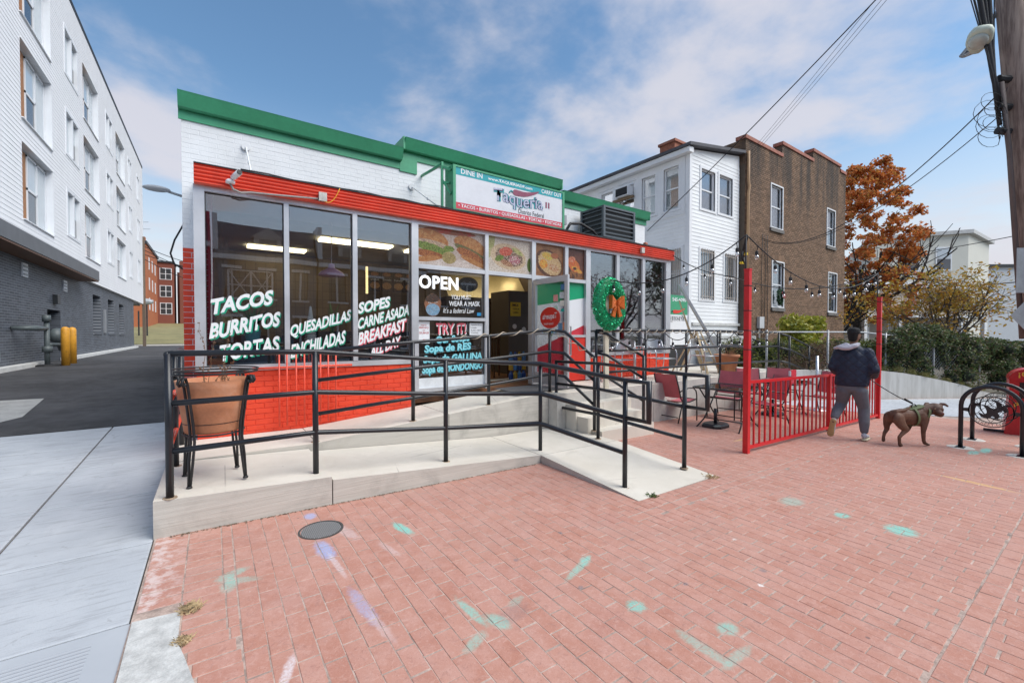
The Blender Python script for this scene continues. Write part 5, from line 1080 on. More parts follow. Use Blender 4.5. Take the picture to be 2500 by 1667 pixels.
def housewin(parent, M, h, mat=None, rails=1, case=.07, bars=False, blind=.5, frame=None):
    u0, u1, z0, z1 = h; fm = frame or M_whitepaint
    m = MB()
    for a, b, c, d in ((u0-case, u1+case, z1, z1+case), (u0-case*1.2, u1+case*1.2, z0-case*.8, z0), (u0-case, u0, z0, z1), (u1, u1+case, z0, z1)): mbox(m, M, a, b, c, d, -.02, .034)
    w = m.build('window', fm, parent); s = .045; zm = (z0+z1)/2
    m = MB()
    for a, b, c, d in ((u0, u0+s, z0, z1), (u1-s, u1, z0, z1), (u0+s, u1-s, z0, z0+s), (u0+s, u1-s, z1-s, z1), (u0+s, u1-s, zm-s/2, zm+s/2)): mbox(m, M, a, b, c, d, -.09, -.045)
    m.build('sash', fm, w)
    m = MB(); mbox(m, M, u0+s, u1-s, z0+s, zm-s/2, -.075, -.07); m.build('pane', M_winglass, w); m = MB(); mbox(m, M, u0+s, u1-s, zm+s/2, z1-s, -.075, -.07); m.build('pane', M_winglass, w)
    m = MB(); mbox(m, M, u0, u1, z0, z0 + (z1-z0)*blind, -.16, -.15); mbox(m, M, u0, u1, z0 + (z1-z0)*blind + .001, z1, -.17, -.16); m.build('curtain', mat or M_curtain, w)
    if bars:
        n = 6
        for i in range(n):
            u = u0 + (u1-u0)*(i+.5)/n; 
            b = MB(); b.bar(M(u, z0-.02, .06), M(u, z1+.02, .06), .014, .014, (0, 0, 1)); b.build('security_bar', M_bar, w)
        for z in (z0+.1, zm, z1-.1):
            b = MB(); b.bar(M(u0, z, .06), M(u1, z, .06), .014, .014); b.build('security_bar', M_bar, w)
    return w
M_bar = pm('rust_flecked_bar', (.52, .46, .40), .7, var=.35, scale=30)
housewin(wh, FW, hf[0], case=.09); housewin(wh, FW, hf[1], case=.09); housewin(wh, FW, hf[2], bars=True, case=.08); housewin(wh, FW, hf[3], bars=True, case=.08)
for i, h in enumerate(hs): housewin(wh, FL, h, case=.09, bars=(i == 4))
m = MB(); mbox(m, FL, 8.34, 12.2, 5.55, 5.70, 0, .03); mbox(m, FL, 8.34, 12.2, 7.24, 7.44, 0, .03); m.build('band_board', M_whitepaint, wh)
for a, b in ((9.25, 9.41), (10.16, 10.33), (11.18, 11.36), (8.34, 8.49)):
    m = MB(); mbox(m, FL, a, b, 5.70, 7.24, 0, .028); m.build('pilaster', M_whitepaint, wh)
wa = thing('window_air_conditioner', 'small window air conditioner on a timber prop in the white house', 'air conditioner', (WX-.2, 10.75, 6.6))
m = MB(); mbox(m, FL, 10.46, 11.06, 6.68, 7.02, -.1, .34); m.build('casing', M_whitepaint, wa); m = MB(); mbox(m, FL, 10.49, 11.03, 6.71, 6.99, .341, .35); m.build('grille', M_dark, wa); m = MB(); mbox(m, FL, 10.35, 11.3, 6.58, 6.66, .10, .22); m.build('prop_board', pm('old_prop_board', (.22, .15, .09), .8), wa)
m = MB(); m.box(13.0, 8.13, 1.86, 16.1, 8.19, 1.95); m.box(13.3, 7.4, .62, 15.7, 8.1, 1.5); tag(m.build('porch_lower_wall', pm('peeling_porch_wood', (.55, .55, .53), .7, var=.2, scale=4)), 'low white porch box under the white house windows', 'porch')
# ================================================================== brick house
def brick_mat():
    t = NT('brown_weathered_brick'); P = t.pos(); r = t.rnd(); sp = t.N.new('ShaderNodeSeparateXYZ'); t.L.new(P, sp.inputs[0])
    c = t.mix(r, (.145, .085, .048), (.275, .165, .10)); c = t.mix(t.rng(t.noise(P, 3, 5), .4, .7, 0, .4), c, (.20, .13, .085))
    mp = t.N.new('ShaderNodeMapping'); mp.inputs['Scale'].default_value = (1.6, 1, .22); t.L.new(P, mp.inputs[0])
    soot = t.math('MULTIPLY', t.rng(t.noise(mp.outputs[0], 1.1, 6, .6), .36, .62), t.rng(sp.outputs[2], 5.2, 8.6))
    c = t.mix(t.math('MULTIPLY', soot, .8), c, (.035, .032, .03))
    return t.fin(c, .9)
M_bbrick = brick_mat(); M_mortar = pm('grey_brown_mortar', (.11, .085, .065), .95, var=.2, scale=5)
bh = thing('brick_house', 'tall brown brick house with a stepped parapet and narrow white windows', 'house', (21, 9, 0))
HY = 8.0; FH = face_front(HY); X0, X1 = 16.05, 25.9
hb = [(18.04, 19.02, 5.80, 7.46), (18.20, 19.18, 2.66, 4.44), (23.60, 24.55, 5.74, 7.42), (23.85, 24.85, 2.62, 4.45)]
bw_ = wallcore('wall', bh, FH, X0, X1, -.6, 8.72, hb, M_mortar, .3)
stp = [(X0, 19.0, 8.72), (19.0, 22.0, 9.22), (22.0, 25.2, 9.68), (25.2, X1, 9.45)]
for a, b, z in stp:
    m = MB()
    if z > 8.72: mbox(m, FH, a, b, 8.72, z, -.3, 0); m.build('parapet', M_mortar, bh)
    m = MB(); mbox(m, FH, a - .06, b, z, z + .13, -.34, .05); m.build('coping', pm('red_clay_coping', (.34, .13, .09), .8, var=.25, scale=6), bh)
brickwall(bw_, FH, X0, X1, .3, 9.68, hb, M_bbrick, bw=.215, bh=.076, j=.013, proud=.007, cap=300, top=lambda u: [z for a, b, z in stp if a <= u <= b + .001][0])
m = MB(); m.box(X0, 8.3, -.6, X0+.3, 20, 8.7); m.box(X1-.3, 8.3, -.6, X1, 20, 9.3); m.build('side_wall', M_mortar, bh)
brickwall(bh, face_left(X0), 8.0, 9.2, 7.8, 8.72, [], M_bbrick, cap=0)
for i, h in enumerate(hb):
    housewin(bh, FH, h, case=.05, mat=M_whitepaint if i in (1, 3) else None)
    m = MB(); mbox(m, FH, h[0]-.08, h[1]+.08, h[2]-.18, h[2]-.045, .0, .07); m.build('stone_sill', pm('grey_stone_sill', (.16, .15, .14), .9), bh)
    for k in range(9):
        u = h[0] - .02 + k*(h[1]-h[0]+.04)/9; m = MB(); mbox(m, FH, u, u + (h[1]-h[0])/9*.9, h[3]+.055, h[3]+.27, 0, .012); m.build('lintel_brick', M_bbrick, bh)
m = MB(); m.tube([(16.14, 7.93, 8.25), (16.14, 7.93, 7.2), (16.20, 7.93, 7.0), (16.14, 7.93, 6.7), (16.12, 7.93, 2.2)], .05, 8); tag(m.build('downpipe', pm('tan_downpipe', (.45, .28, .15), .6), None, True), 'tan painted downpipe at the joint of the two houses', 'downpipe')
m = MB(); m.box(17.0, 7.88, 1.78, 17.36, 7.985, 2.22); m.tube([(17.1, 7.94, 1.8), (17.1, 7.94, 1.0)], .03, 8); tag(m.build('electric_meter', pm('pale_grey_meter', (.55, .56, .57), .5)), 'pale grey meter box low on the brick house wall', 'meter')
for x, nm_ in ((17.3, 'left'), (17.55, 'middle'), (17.75, 'right')):
    m = MB(); m.tube([(x + random.uniform(-.05, .05), 7.96, z) for z in (5.4, 4.6, 3.8, 3.0, 2.2, 1.2)], .012, 5); tag(m.build('wall_cable', M_gasket, None, True), nm_ + ' of three black cables running down the brick house wall', 'cable', 'cables on the brick house wall')
wl = thing('small_wreath', 'small wreath with a red bow in the lower window of the brick house', 'wreath', (18.7, 7.9, 3.0))
m = MB()
for i in range(300):
    a = random.uniform(0, 6.28); r_ = random.uniform(.12, .24); c = Vector((18.68 + r_*math.cos(a), 7.90 + random.uniform(-.05, .03), 3.05 + r_*1.3*math.sin(a))); d = Vector((random.gauss(0, 1), random.gauss(0, 1), random.gauss(0, 1))).normalized()*.05; w_ = d.orthogonal().normalized()*.018; m.add([c-d-w_, c-d+w_, c+d+w_, c+d-w_], [(0, 1, 2, 3)])
m.build('greenery', pm('dark_wreath_green', (.03, .08, .03), .7), wl); m = MB(); m.ell((18.85, 7.82, 3.1), (.12, .03, .10), 10, 6); m.ell((18.75, 7.82, 3.2), (.07, .03, .06), 10, 6); m.build('bow', pm('red_satin', (.55, .03, .06), .4), wl)

# ================================================================== apartment building across the alley
ap = thing('apartment_building', 'four storey apartment block with white siding over dark grey brick', 'building', (-6, 25, .4))
AX = -5.11; SX = -4.97; FA = face_right(AX); FS2 = face_right(SX); Y0, Y1 = 9.5, 49.5
def greybrick():
    t = NT('dark_grey_brickwork'); P = t.pos(); sp = t.N.new('ShaderNodeSeparateXYZ'); t.L.new(P, sp.inputs[0]); cb = t.N.new('ShaderNodeCombineXYZ'); t.L.new(sp.outputs[1], cb.inputs[0]); t.L.new(sp.outputs[2], cb.inputs[1])
    b = t.N.new('ShaderNodeTexBrick'); b.inputs['Scale'].default_value = 1; b.inputs['Brick Width'].default_value = .40; b.inputs['Row Height'].default_value = .085; b.inputs['Mortar Size'].default_value = .008; b.inputs['Bias'].default_value = -.2; b.inputs['Mortar Smooth'].default_value = .2
    t.L.new(cb.outputs[0], b.inputs['Vector']); b.inputs['Color1'].default_value = (.040, .047, .060, 1); b.inputs['Color2'].default_value = (.085, .098, .122, 1); b.inputs['Mortar'].default_value = (.22, .235, .26, 1)
    c = t.mix(t.rng(t.noise(P, .9, 5), .45, .75, 0, .35), b.outputs[0], (.16, .18, .215)); t.bump(b.outputs['Fac'], -.5, .01); return t.fin(c, .6)
M_gbrick = greybrick(); M_dgrey = pm('dark_grey_frame', (.03, .033, .037), .5)
hg = [(23.2, 24.9, .2, 2.50), (30.7, 32.6, 1.65, 3.62), (34.6, 36.4, 1.62, 3.62), (38.3, 40.0, 1.6, 3.55)]
wallcore('brick_wall', ap, FA, Y0, 44.6, -.3, 4.3, hg, M_gbrick, .35)
m = MB(); m.box(-20, 44.3, .2, AX-.35, 44.6, 4.3); m.build('end_wall', M_gbrick, ap)
for i, h in enumerate(hg):
    m = MB(); mbox(m, FA, h[0], h[1], h[2], h[3], -.5, -.36); d = m.build('door' if i == 0 else 'dark_window', M_dark if i == 0 else M_dgrey, ap)
    if i:
        m = MB(); mbox(m, FA, h[0]+.15, (h[0]+h[1])/2, h[2]+.15, h[3]-.1, -.36, -.34); m.build('pane', M_winglass, d); m = MB(); mbox(m, FA, (h[0]+h[1])/2+.08, h[1]-.15, h[2]+.15, h[3]-.1, -.36, -.34); m.build('pane', M_winglass, d); m = MB(); mbox(m, FA, h[0]-.1, h[1]+.1, h[2]-.12, h[2]-.004, 0, .05); m.build('sill', M_gbrick, d)
bays = [(20.3, 23.5), (28.5, 31.75), (36.9, 40.1)]; flats = [(16.0, 18.0), (25.45, 27.5), (33.8, 35.7), (41.7, 43.2), (45.9, 47.4)]
brow = [(5.25, 7.75), (8.50, 11.05), (11.85, 14.45)]; frow = [(5.75, 7.62), (9.15, 10.95), (12.50, 14.40)]
hs2 = [(a, b, c, d) for a, b in bays for c, d in brow] + [(a, b, c, d) for a, b in flats for c, d in frow]
M_side = pm('white_lap_siding', (.86, .865, .88), .55, var=.03, scale=1)
aw = wallcore('siding_wall', ap, FS2, Y0, Y1, 4.15, 16.05, hs2, M_side, .25)
siding(aw, FS2, Y0, Y1, 4.16, 16.0, hs2, M_side, .150, .013)
m = MB(); m.box(-20, Y1-.25, 4.15, SX-.25, Y1, 16.05); m.build('end_siding', M_side, ap)
m = MB(); m.box(-20, Y0, 16.0, SX+.02, Y1+.02, 16.12); m.box(SX-.05, Y0, 16.12, SX+.03, Y1+.03, 16.2); m.build('roof', M_dgrey, ap)
m = MB(); m.box(-20, Y0, 4.0, SX-.26, Y1, 4.14); m.build('soffit', M_dgrey, ap)
m = MB(); m.box(SX+.005, Y0, 4.08, SX + .55, 28.0, 4.52); m.build('canopy', pm('charcoal_canopy', (.10, .105, .115), .5), ap); m = MB(); m.box(AX, Y0, 4.02, SX + .53, 27.95, 4.075); m.build('canopy_soffit', pm('brown_soffit', (.16, .08, .045), .6), ap)
M_dark_glass = pm('dark_window_glass', (.06, .07, .085), .06, var=.2, scale=.5, spec=.9); M_blind = pm('pale_blind_behind_glass', (.50, .56, .60), .08, var=.06, scale=.4, spec=.8)
M_trimw = pm('white_panel_trim', (.74, .76, .79), .5, var=.03); M_cedar = pm('cedar_jamb', (.36, .16, .06), .6, var=.2, scale=8)
for a, b in bays:
    for c, d in brow:
        m = MB(); mbox(m, FS2, a, b, c, d, -.24, -.22); w = m.build('bay_window', M_trimw, ap)
        m = MB(); mbox(m, FS2, b-.02, b, c, d, -.22, .03); mbox(m, FS2, a, b-.02, d-.02, d, -.22, .03); mbox(m, FS2, a, b-.02, c, c+.03, -.22, .06); m.build('reveal', M_trimw, w)
        m = MB(); mbox(m, FS2, a+.02, a+1.12, c+.12, d-.08, -.22, -.19); m.build('cedar_strip', M_cedar, w)
        x0, x1 = a+1.13, b-.03
        m = MB()
        for q in ((x0, x0+.07, c+.1, d-.1), (x1-.07, x1, c+.1, d-.1), ((x0+x1)/2-.05, (x0+x1)/2+.05, c+.1, d-.1), (x0, x1, c+.1, c+.17), (x0, x1, d-.17, d-.1), (x0, (x0+x1)/2, (c+d)/2-.04, (c+d)/2+.04)): mbox(m, FS2, *q, -.21, -.16)
        m.build('sash', M_trimw, w)
        for q in ((x0+.07, (x0+x1)/2-.05, c+.17, (c+d)/2-.04), (x0+.07, (x0+x1)/2-.05, (c+d)/2+.04, d-.17), ((x0+x1)/2+.05, x1-.07, c+.17, d-.17)):
            m = MB(); mbox(m, FS2, *q, -.205, -.19); m.build('pane', M_dark_glass if q[3]-q[2] < 1.3 and q[2] < c+.5 else M_blind, w)
for a, b in flats:
    for c, d in frow:
        m = MB(); mbox(m, FS2, a, b, c, d, -.16, -.14); w = m.build('flat_window', M_trimw, ap); x0, x1 = a, b
        m = MB()
        for q in ((x0-.08, x0+.05, c-.08, d+.08), (x1-.05, x1+.08, c-.08, d+.08), ((x0+x1)/2-.06, (x0+x1)/2+.06, c, d), (x0+.05, x1-.05, c-.08, c+.05), (x0+.05, x1-.05, d-.05, d+.08)): mbox(m, FS2, *q, -.14, .03)
        m.build('frame', M_trimw, w)
        for q, mt in (((x0+.05, (x0+x1)/2-.06, c+.05, d-.05), 1), (((x0+x1)/2+.06, x1-.05, c+.05, (c+d)/2), 0), (((x0+x1)/2+.06, x1-.05, (c+d)/2+.02, d-.05), 1)):
            m = MB(); mbox(m, FS2, *q, -.138, -.10); m.build('pane', (M_dark_glass, M_blind)[mt], w)
# small wall fittings
for y, z in ((20.6, 3.45), (25.3, 3.35)):
    g = thing('wall_vent', 'white slatted vent high on the grey brick wall, ' + ('nearer the camera' if y < 22 else 'farther along the alley'), 'vent', (AX, y, z), 'vents on the grey brick wall')
    m = MB(); mbox(m, FA, y, y+.5, z, z+.45, 0, .04); m.build('frame', M_trimw, g)
    for k in range(3): m = MB(); mbox(m, FA, y+.05, y+.45, z+.05+k*.13, z+.11+k*.13, .041, .06); m.build('slat', M_galv, g)
m = MB(); mbox(m, FA, 23.9, 24.3, 2.75, 3.1, 0, .14); tag(m.build('wall_light', M_dgrey), 'dark box wall light above the alley door', 'wall light')
m = MB(); mbox(m, FA, 33.2, 33.7, 1.62, 2.95, 0, .06); tag(m.build('louvre_panel', pm('grey_louvre', (.22, .23, .25), .5)), 'grey louvre panel between the dark alley windows', 'louvre')
m = MB(); mbox(m, FA, 18.2, 18.5, .75, 1.1, 0, .08); tag(m.build('outlet_box', M_galv), 'small grey outlet box low on the grey brick wall', 'outlet box')
m = MB(); m.box(AX+.002, 9, .3, AX+.26, 22.2, .60); m.box(AX+.002, 24.8, .3, AX+.26, 44.6, .60); tag(m.build('wall_kerb', pm('pale_wall_kerb', (.62, .62, .60), .8)), 'pale concrete kerb along the foot of the grey brick wall', 'kerb')
M_yel = pm('yellow_bollard_paint', (.68, .32, .03), .5, var=.15, scale=4, dirt=(.25, .13, .04), dscale=5)
for i, (x, y) in enumerate(((-4.20, 21.0), (-4.28, 22.3))):
    m = MB(); m.lathe([(.115, .30), (.115, 1.60), (.09, 1.66), (.04, 1.69), (.001, 1.70)], 16, (x, y, .12)); tag(m.build('bollard', M_yel, None, True), ('nearer' if i == 0 else 'farther') + ' yellow steel bollard beside the gas meter', 'bollard', 'yellow bollards by the gas meter')
gm = thing('gas_meter', 'grey pipework of a gas meter set against the grey brick wall', 'gas meter', (-4.6, 20.9, .45)); M_gm = pm('grey_green_pipe', (.09, .11, .115), .5)
for nm, pts, r_ in (('riser', [(-4.62, 20.9, .42), (-4.62, 20.9, 2.0)], .07), ('pipe', [(-5.1, 19.6, 1.75), (-4.62, 19.8, 1.75), (-4.62, 20.9, 1.75)], .06), ('pipe', [(-4.62, 20.9, 1.2), (-4.5, 21.6, 1.2), (-4.5, 21.9, 1.0)], .06), ('regulator', [(-4.62, 20.88, 1.98), (-4.62, 20.88, 2.2)], .11), ('valve', [(-4.62, 20.9, .95), (-4.62, 20.9, 1.15)], .13)):
    m = MB(); m.tube(pts, r_, 10); m.build(nm, M_gm, gm, True)
m = MB(); m.lathe([(.35, 0), (.33, .1), (.12, .12), (.001, .12)], 16, (-4.62, 20.9, .42)); m.build('base', M_gasket, gm); m = MB(); m.ell((-4.55, 21.7, 1.5), (.22, .28, .28), 12, 8); m.build('meter_body', M_gm, gm, True)
# ================================================================== far end of the alley
fb = thing('far_brick_flats', 'three storey red brick flats on the lawn at the end of the alley', 'building', (-7, 90, 3))
def redbrick(nm, a, b):
    t = NT(nm); P = t.pos(); n = t.noise(P, .5, 4); c = t.mix(n, a, b); t.bump(t.noise(P, 12, 2), .3, .02); return t.fin(c, .9)
M_rb1 = redbrick('orange_red_brick', (.38, .115, .05), (.46, .16, .07)); M_rb2 = redbrick('dark_red_brick', (.17, .055, .04), (.24, .08, .05))
m = MB(); m.box(-20, 80, 1.6, -7.75, 96, 14.4); m.build('wing', M_rb1, fb); m = MB(); m.box(-7.74, 95, 2, -5.5, 100, 13.8); m.build('centre_bay', M_rb2, fb); m = MB(); m.box(-5.49, 103, 2, -3.9, 110, 13.2); m.build('recess', M_rb2, fb); m = MB(); m.box(-4.75, 95, 2, 4, 110, 14.3); m.build('right_wing', M_rb2, fb)
m = MB(); m.box(-20.1, 79.8, 14.4, -7.6, 96, 14.8); m.box(-7.74, 94.8, 13.8, -5.4, 100, 14.1); m.build('roof_edge', M_dgrey, fb)
for z in (4.9, 7.9, 10.9):
    m = MB(); mbox(m, face_front(95), -7.45, -5.8, z, z+2.0, 0, .05); w = m.build('window', M_trimw, fb)
    for a, b in ((-7.35, -6.68), (-6.57, -5.9)):
        for c, d in ((z+.1, z+.95), (z+1.05, z+1.9)): m = MB(); mbox(m, face_front(95), a, b, c, d, .051, .07); m.build('pane', M_dgrey, w)
    for y in (83, 87, 91):
        m = MB(); mbox(m, face_right(-7.75), y, y+.9, z+.2, z+2.0, 0, .05); m.build('side_window', M_trimw, fb)
m = MB(); m.box(-9.1, 86, 14.8, -8.4, 87, 16.4); m.build('chimney', M_rb1, fb); m = MB(); m.tube([(-8.6, 82, 14.8), (-8.6, 82, 18)], .05, 5); m.tube([(-9.8, 82, 16.6), (-7.4, 82, 16.9)], .03, 4); m.tube([(-9.6, 82, 17.6), (-7.6, 82, 17.9)], .03, 4); m.build('aerial', M_galv, fb)
m = MB(); m.box(-5.05, 49, .4, -4.83, 49.25, 10); tag(m.build('alley_pole', pm('dark_utility_pole', (.16, .12, .09), .9)), 'dark utility pole at the far corner of the apartment block', 'utility pole')
for k, (z0, z1, x1) in enumerate(((9.2, 8.6, 2), (8.9, 7.6, 2), (8.5, 8.3, 3), (8.1, 6.2, 2))):
    m = MB(); m.tube(catenary((-4.9, 49.1, z0), (x1, 56, z1), .5), .03, 4); tag(m.build('alley_wire', M_gasket), ('topmost', 'second', 'third', 'lowest')[k] + ' sagging wire across the far end of the alley', 'wire', 'wires at the end of the alley')
dsh = thing('satellite_dish', 'grey satellite dish on thin poles on the far lawn', 'satellite dish', (-5.6, 60, 1.4)); m = MB(); m.ell((-5.9, 60, 5.0), (.7, .25, .35), 12, 6); m.build('dish', M_galv, dsh); m = MB(); m.tube([(-5.8, 60, 1.3), (-5.8, 60, 4.9)], .07, 6); m.tube([(-6.5, 60.2, 1.3), (-6.5, 60.2, 4.0)], .07, 6); m.build('pole', M_dgrey, dsh)
# ================================================================== patio furniture
M_frame = pm('dark_bronze_frame', (.022, .021, .022), .4, var=.2, scale=15); M_sling = pm('faded_red_sling', (.46, .115, .135), .75, var=.10, scale=6, bump=.3, bscale=250)
def sling_chair(label):
    g = thing('patio_chair', label, 'chair', (0, 0, 0), 'red sling patio chairs'); r = .0125
    for s in (-1, 1):
        y = .265*s
        m = MB(); m.tube([(.29, y, 0), (.28, y, .50), (.25, y, .595), (.16, y, .655), (.0, y, .665), (-.20, y, .635), (-.285, y*.97, .60)], r, 8); m.build('arm_and_front_leg', M_frame, g, True)
        m = MB(); m.tube([(-.34, y, 0), (-.18, y*.97, .40)], r, 8); m.build('rear_leg', M_frame, g, True)
        m = MB(); m.tube([(.27, y*.95, .42), (.05, y*.95, .385), (-.16, y*.95, .40), (-.23, y*.95, .47), (-.30, y*.95, .68), (-.39, y*.92, .93)], r, 8); m.build('side_rail', M_frame, g, True)
    m = MB(); m.tube([(.275, -.25, .42), (.275, .25, .42)], r, 8); m.build('front_bar', M_frame, g, True); m = MB(); m.tube([(-.34, -.26, .12), (-.34, .26, .12)], r*.8, 6); m.build('rear_bar', M_frame, g, True)
    def sheet(nm, prof):
        m = MB(); n = 6
        for t_ in (.004, -.004):
            for (x, z) in prof:
                for k in range(n+1): q = -1 + 2*k/n; m.v.append((x, q*.245, z - .012*(1-q*q) + t_))
        L = len(prof); S0 = L*(n+1)
        for i in range(L-1):
            for k in range(n):
                a = i*(n+1)+k; m.f.append((a, a+1, a+n+2, a+n+1)); m.f.append((S0+a, S0+a+n+1, S0+a+n+2, S0+a+1)); m.mi += [0, 0]
        m.build(nm, M_sling, g, True)
    sheet('seat', [(.275, .425), (.18, .405), (.05, .392), (-.08, .39), (-.17, .41)])
    sheet('backrest', [(-.235, .49), (-.27, .60), (-.31, .715), (-.35, .83), (-.392, .945)])
    return g
chairs = [((7.60, 5.10), 0, 'red sling patio chair left of the near table, with its back to the steps'), ((8.80, 4.75), 190, 'red sling patio chair at the far side of the near table'), ((8.72, 3.95), 150, 'red sling patio chair between the two patio tables, partly behind the red fence'),
          ((10.25, 4.95), 215, 'red sling patio chair behind the far table, on its left'), ((11.15, 4.75), 200, 'red sling patio chair behind the far table, on its right'), ((11.0, 3.75), 170, 'red sling patio chair at the right end of the far table, behind the man')]
c0 = sling_chair(chairs[0][2]); c0.location = (chairs[0][0][0], chairs[0][0][1], zg(7.6)); c0.rotation_euler = (0, 0, 0)
for (x, y), a, lab in chairs[1:]: dup(c0, (x, y, zg(x)), R(a), lab)
M_ttop = glass('smoked_table_glass', (.62, .68, .70), .10, .06)
def patio_table(label):
    g = thing('patio_table', label, 'table', (0, 0, 0), 'glass topped patio tables'); w, d, z = .49, .45, .74
    rim = []
    for cx, cy, a0 in ((w-.1, d-.1, 0), (-w+.1, d-.1, 90), (-w+.1, -d+.1, 180), (w-.1, -d+.1, 270)):
        rim += [(cx + .1*math.cos(R(a0+i*22.5)), cy + .1*math.sin(R(a0+i*22.5)), z) for i in range(5)]
    m = MB(); m.tube(rim, .016, 8, closed=True); m.build('rim', M_frame, g, True)
    m = MB(); m.prism([(p[0], p[1]) for p in rim], lambda p, q, a: (p, q, a), z-.004, z+.006); m.build('glass_top', M_ttop, g)
    for s in (-1, 1):
        for q in (-1, 1):
            m = MB(); m.tube([(q*.36, s*.36, z-.02), (q*.02, s*.34, .38), (-q*.22, s*.34, .14), (-q*.42, s*.38, 0)], .013, 8); m.build('leg', M_frame, g, True)
    for q in (-1, 1):
        m = MB(); m.tube([(q*.20, -.34, .56), (q*.20, .34, .56)], .010, 6); m.build('stretcher', M_frame, g, True); m = MB(); m.tube([(q*.22, -.34, .16), (q*.22, .34, .16)], .010, 6); m.build('stretcher', M_frame, g, True)
    return g
t0 = patio_table('glass topped patio table left of the red fence post'); t0.location = (7.78, 4.15, zg(7.78)); t0.rotation_euler = (0, 0, R(3))
dup(t0, (10.05, 4.2, zg(10.05)), R(4), 'glass topped patio table behind the red fence, with a red menu holder on it')
for (x, y, lab) in ((7.62, 4.30, 'black umbrella base under the near patio table'), (10.0, 4.35, 'black umbrella base under the far patio table')):
    z = zg(x); g = thing('umbrella_base', lab, 'umbrella base', (x, y, z), 'umbrella bases')
    m = MB(); oct_ = [(.24, .14), (.14, .22), (-.14, .22), (-.24, .14), (-.24, -.14), (-.14, -.22), (.14, -.22), (.24, -.14)]
    for k, (zz, s) in enumerate(((0, 1), (.045, 1), (.075, .85))): m.v += [(x + p*s, y + q*s*.85, z + zz) for p, q in oct_]
    m.f = [tuple(range(16, 24))] + [(k*8+i, k*8+(i+1) % 8, (k+1)*8+(i+1) % 8, (k+1)*8+i) for k in range(2) for i in range(8)]; m.mi = [0]*len(m.f); m.build('weight', M_black, g); m = MB(); m.tube([(x, y, z+.07), (x, y, z+.34)], .03, 10); m.build('tube', M_black, g, True)
g = thing('menu_holder', 'red and white menu holder standing on the far patio table', 'menu holder', (10.1, 4.0, .53)); m = MB(); m.box(9.98, 3.98, .545, 10.22, 4.03, .80); m.build('card', pm('red_menu_card', (.55, .02, .04), .5), g); m = MB(); m.box(9.96, 3.985, .545, 9.979, 4.025, .79); m.box(10.221, 3.985, .545, 10.24, 4.025, .79); m.build('edge', M_whitepaint, g)
g = thing('steel_stanchion', 'thin polished steel pole with a round base near the end railing', 'stanchion', (11.65, 4.1, zg(11.65))); m = MB(); m.lathe([(.20, 0), (.20, .02), (.06, .035), (.03, .06), (.001, .06)], 20, (11.65, 4.1, zg(11.65))); m.build('base', M_alu_bright, g, True); m = MB(); m.tube([(11.65, 4.1, -.2), (11.65, 4.1, 1.05)], .03, 10); m.build('pole', M_alu_bright, g, True)
# aluminium chairs on the terrace
def alu_chair(label):
    g = thing('aluminium_chair', label, 'chair', (0, 0, 0), 'aluminium terrace chairs'); r = .011
    for s in (-1, 1):
        y = .25*s; m = MB(); m.tube([(.26, y, 0), (.24, y, .55), (.18, y, .66), (.02, y, .68), (-.12, y, .66), (-.2, y*.95, .72)], r, 8); m.build('arm_and_front_leg', M_alu_bright, g, True)
        m = MB(); m.tube([(-.30, y, 0), (-.18, y*.95, .44), (-.20, y*.95, .60), (-.25, y*.8, .82)], r, 8); m.build('rear_leg', M_alu_bright, g, True)
    for k in range(8): m = MB(); m.box(-.20 + k*.056, -.225, .44, -.155 + k*.056, .225, .452); m.build('seat_slat', M_alu_bright, g)
    m = MB(); m.tube([(.24, -.25, .44), (.24, .25, .44)], r, 8); m.build('front_bar', M_alu_bright, g, True)
    m = MB()
    for i in range(9):
        a = -1 + i/4; m.v += [(-.21 - .06*(1-a*a), a*.22, .56), (-.25 - .06*(1-a*a), a*.205, .83 + .03*(1-a*a))]
    m.f = [(2*i, 2*i+2, 2*i+3, 2*i+1) for i in range(8)]; m.mi = [0]*8; m.build('back_shell', M_alu_bright, g, True); return g
a0 = alu_chair('bright aluminium chair in the middle of the terrace, in front of the chili banner'); a0.location = (7.95, 5.75, .60); a0.rotation_euler = (0, 0, R(250))
dup(a0, (6.75, 5.85, .60), R(185), 'bright aluminium chair behind the wreath post'); dup(a0, (9.75, 5.8, .60), R(260), 'bright aluminium chair on the terrace beside the stepladder')
g = thing('terrace_table_pedestal', 'slim aluminium pedestal table between two terrace chairs', 'table', (7.3, 5.9, .6)); m = MB(); m.tube([(7.3, 5.9, .62), (7.3, 5.9, 1.30)], .03, 10); m.build('column', M_alu_bright, g, True); m = MB(); m.lathe([(.30, 1.30), (.30, 1.32), (.001, 1.325)], 24, (7.3, 5.9, 0)); m.build('top', M_alu_bright, g); m = MB(); m.lathe([(.22, .601), (.20, .63), (.03, .64)], 16, (7.3, 5.9, 0)); m.build('foot', M_alu_bright, g)
# ladder, boards and pole leaning on the corner of the white house
sl2 = thing('stepladder', 'worn wooden stepladder standing on the terrace', 'ladder', (10.0, 6.0, .6))
for a, b in (((9.75, 5.7, .60), (9.9, 6.1, 1.65)), ((10.2, 5.65, .60), (10.05, 6.1, 1.65)), ((9.8, 6.7, .60), (9.92, 6.18, 1.6)), ((10.15, 6.7, .60), (10.03, 6.18, 1.6))): m = MB(); m.bar(a, b, .05, .025); m.build('rail', M_wood, sl2)
for k in range(3): z = .85 + k*.27; q = (z-.6)/1.05; m = MB(); m.box(9.75 + .15*q, 5.68 + .42*q, z, 10.2 - .15*q, 5.78 + .42*q, z + .025); m.build('tread', M_wood, sl2)
m = MB(); m.bar((11.1, 5.9, .60), (9.9, 6.6, 2.85), .09, .05); tag(m.build('grey_pole', M_galv), 'long grey metal pole leaning over the stepladder', 'pole')
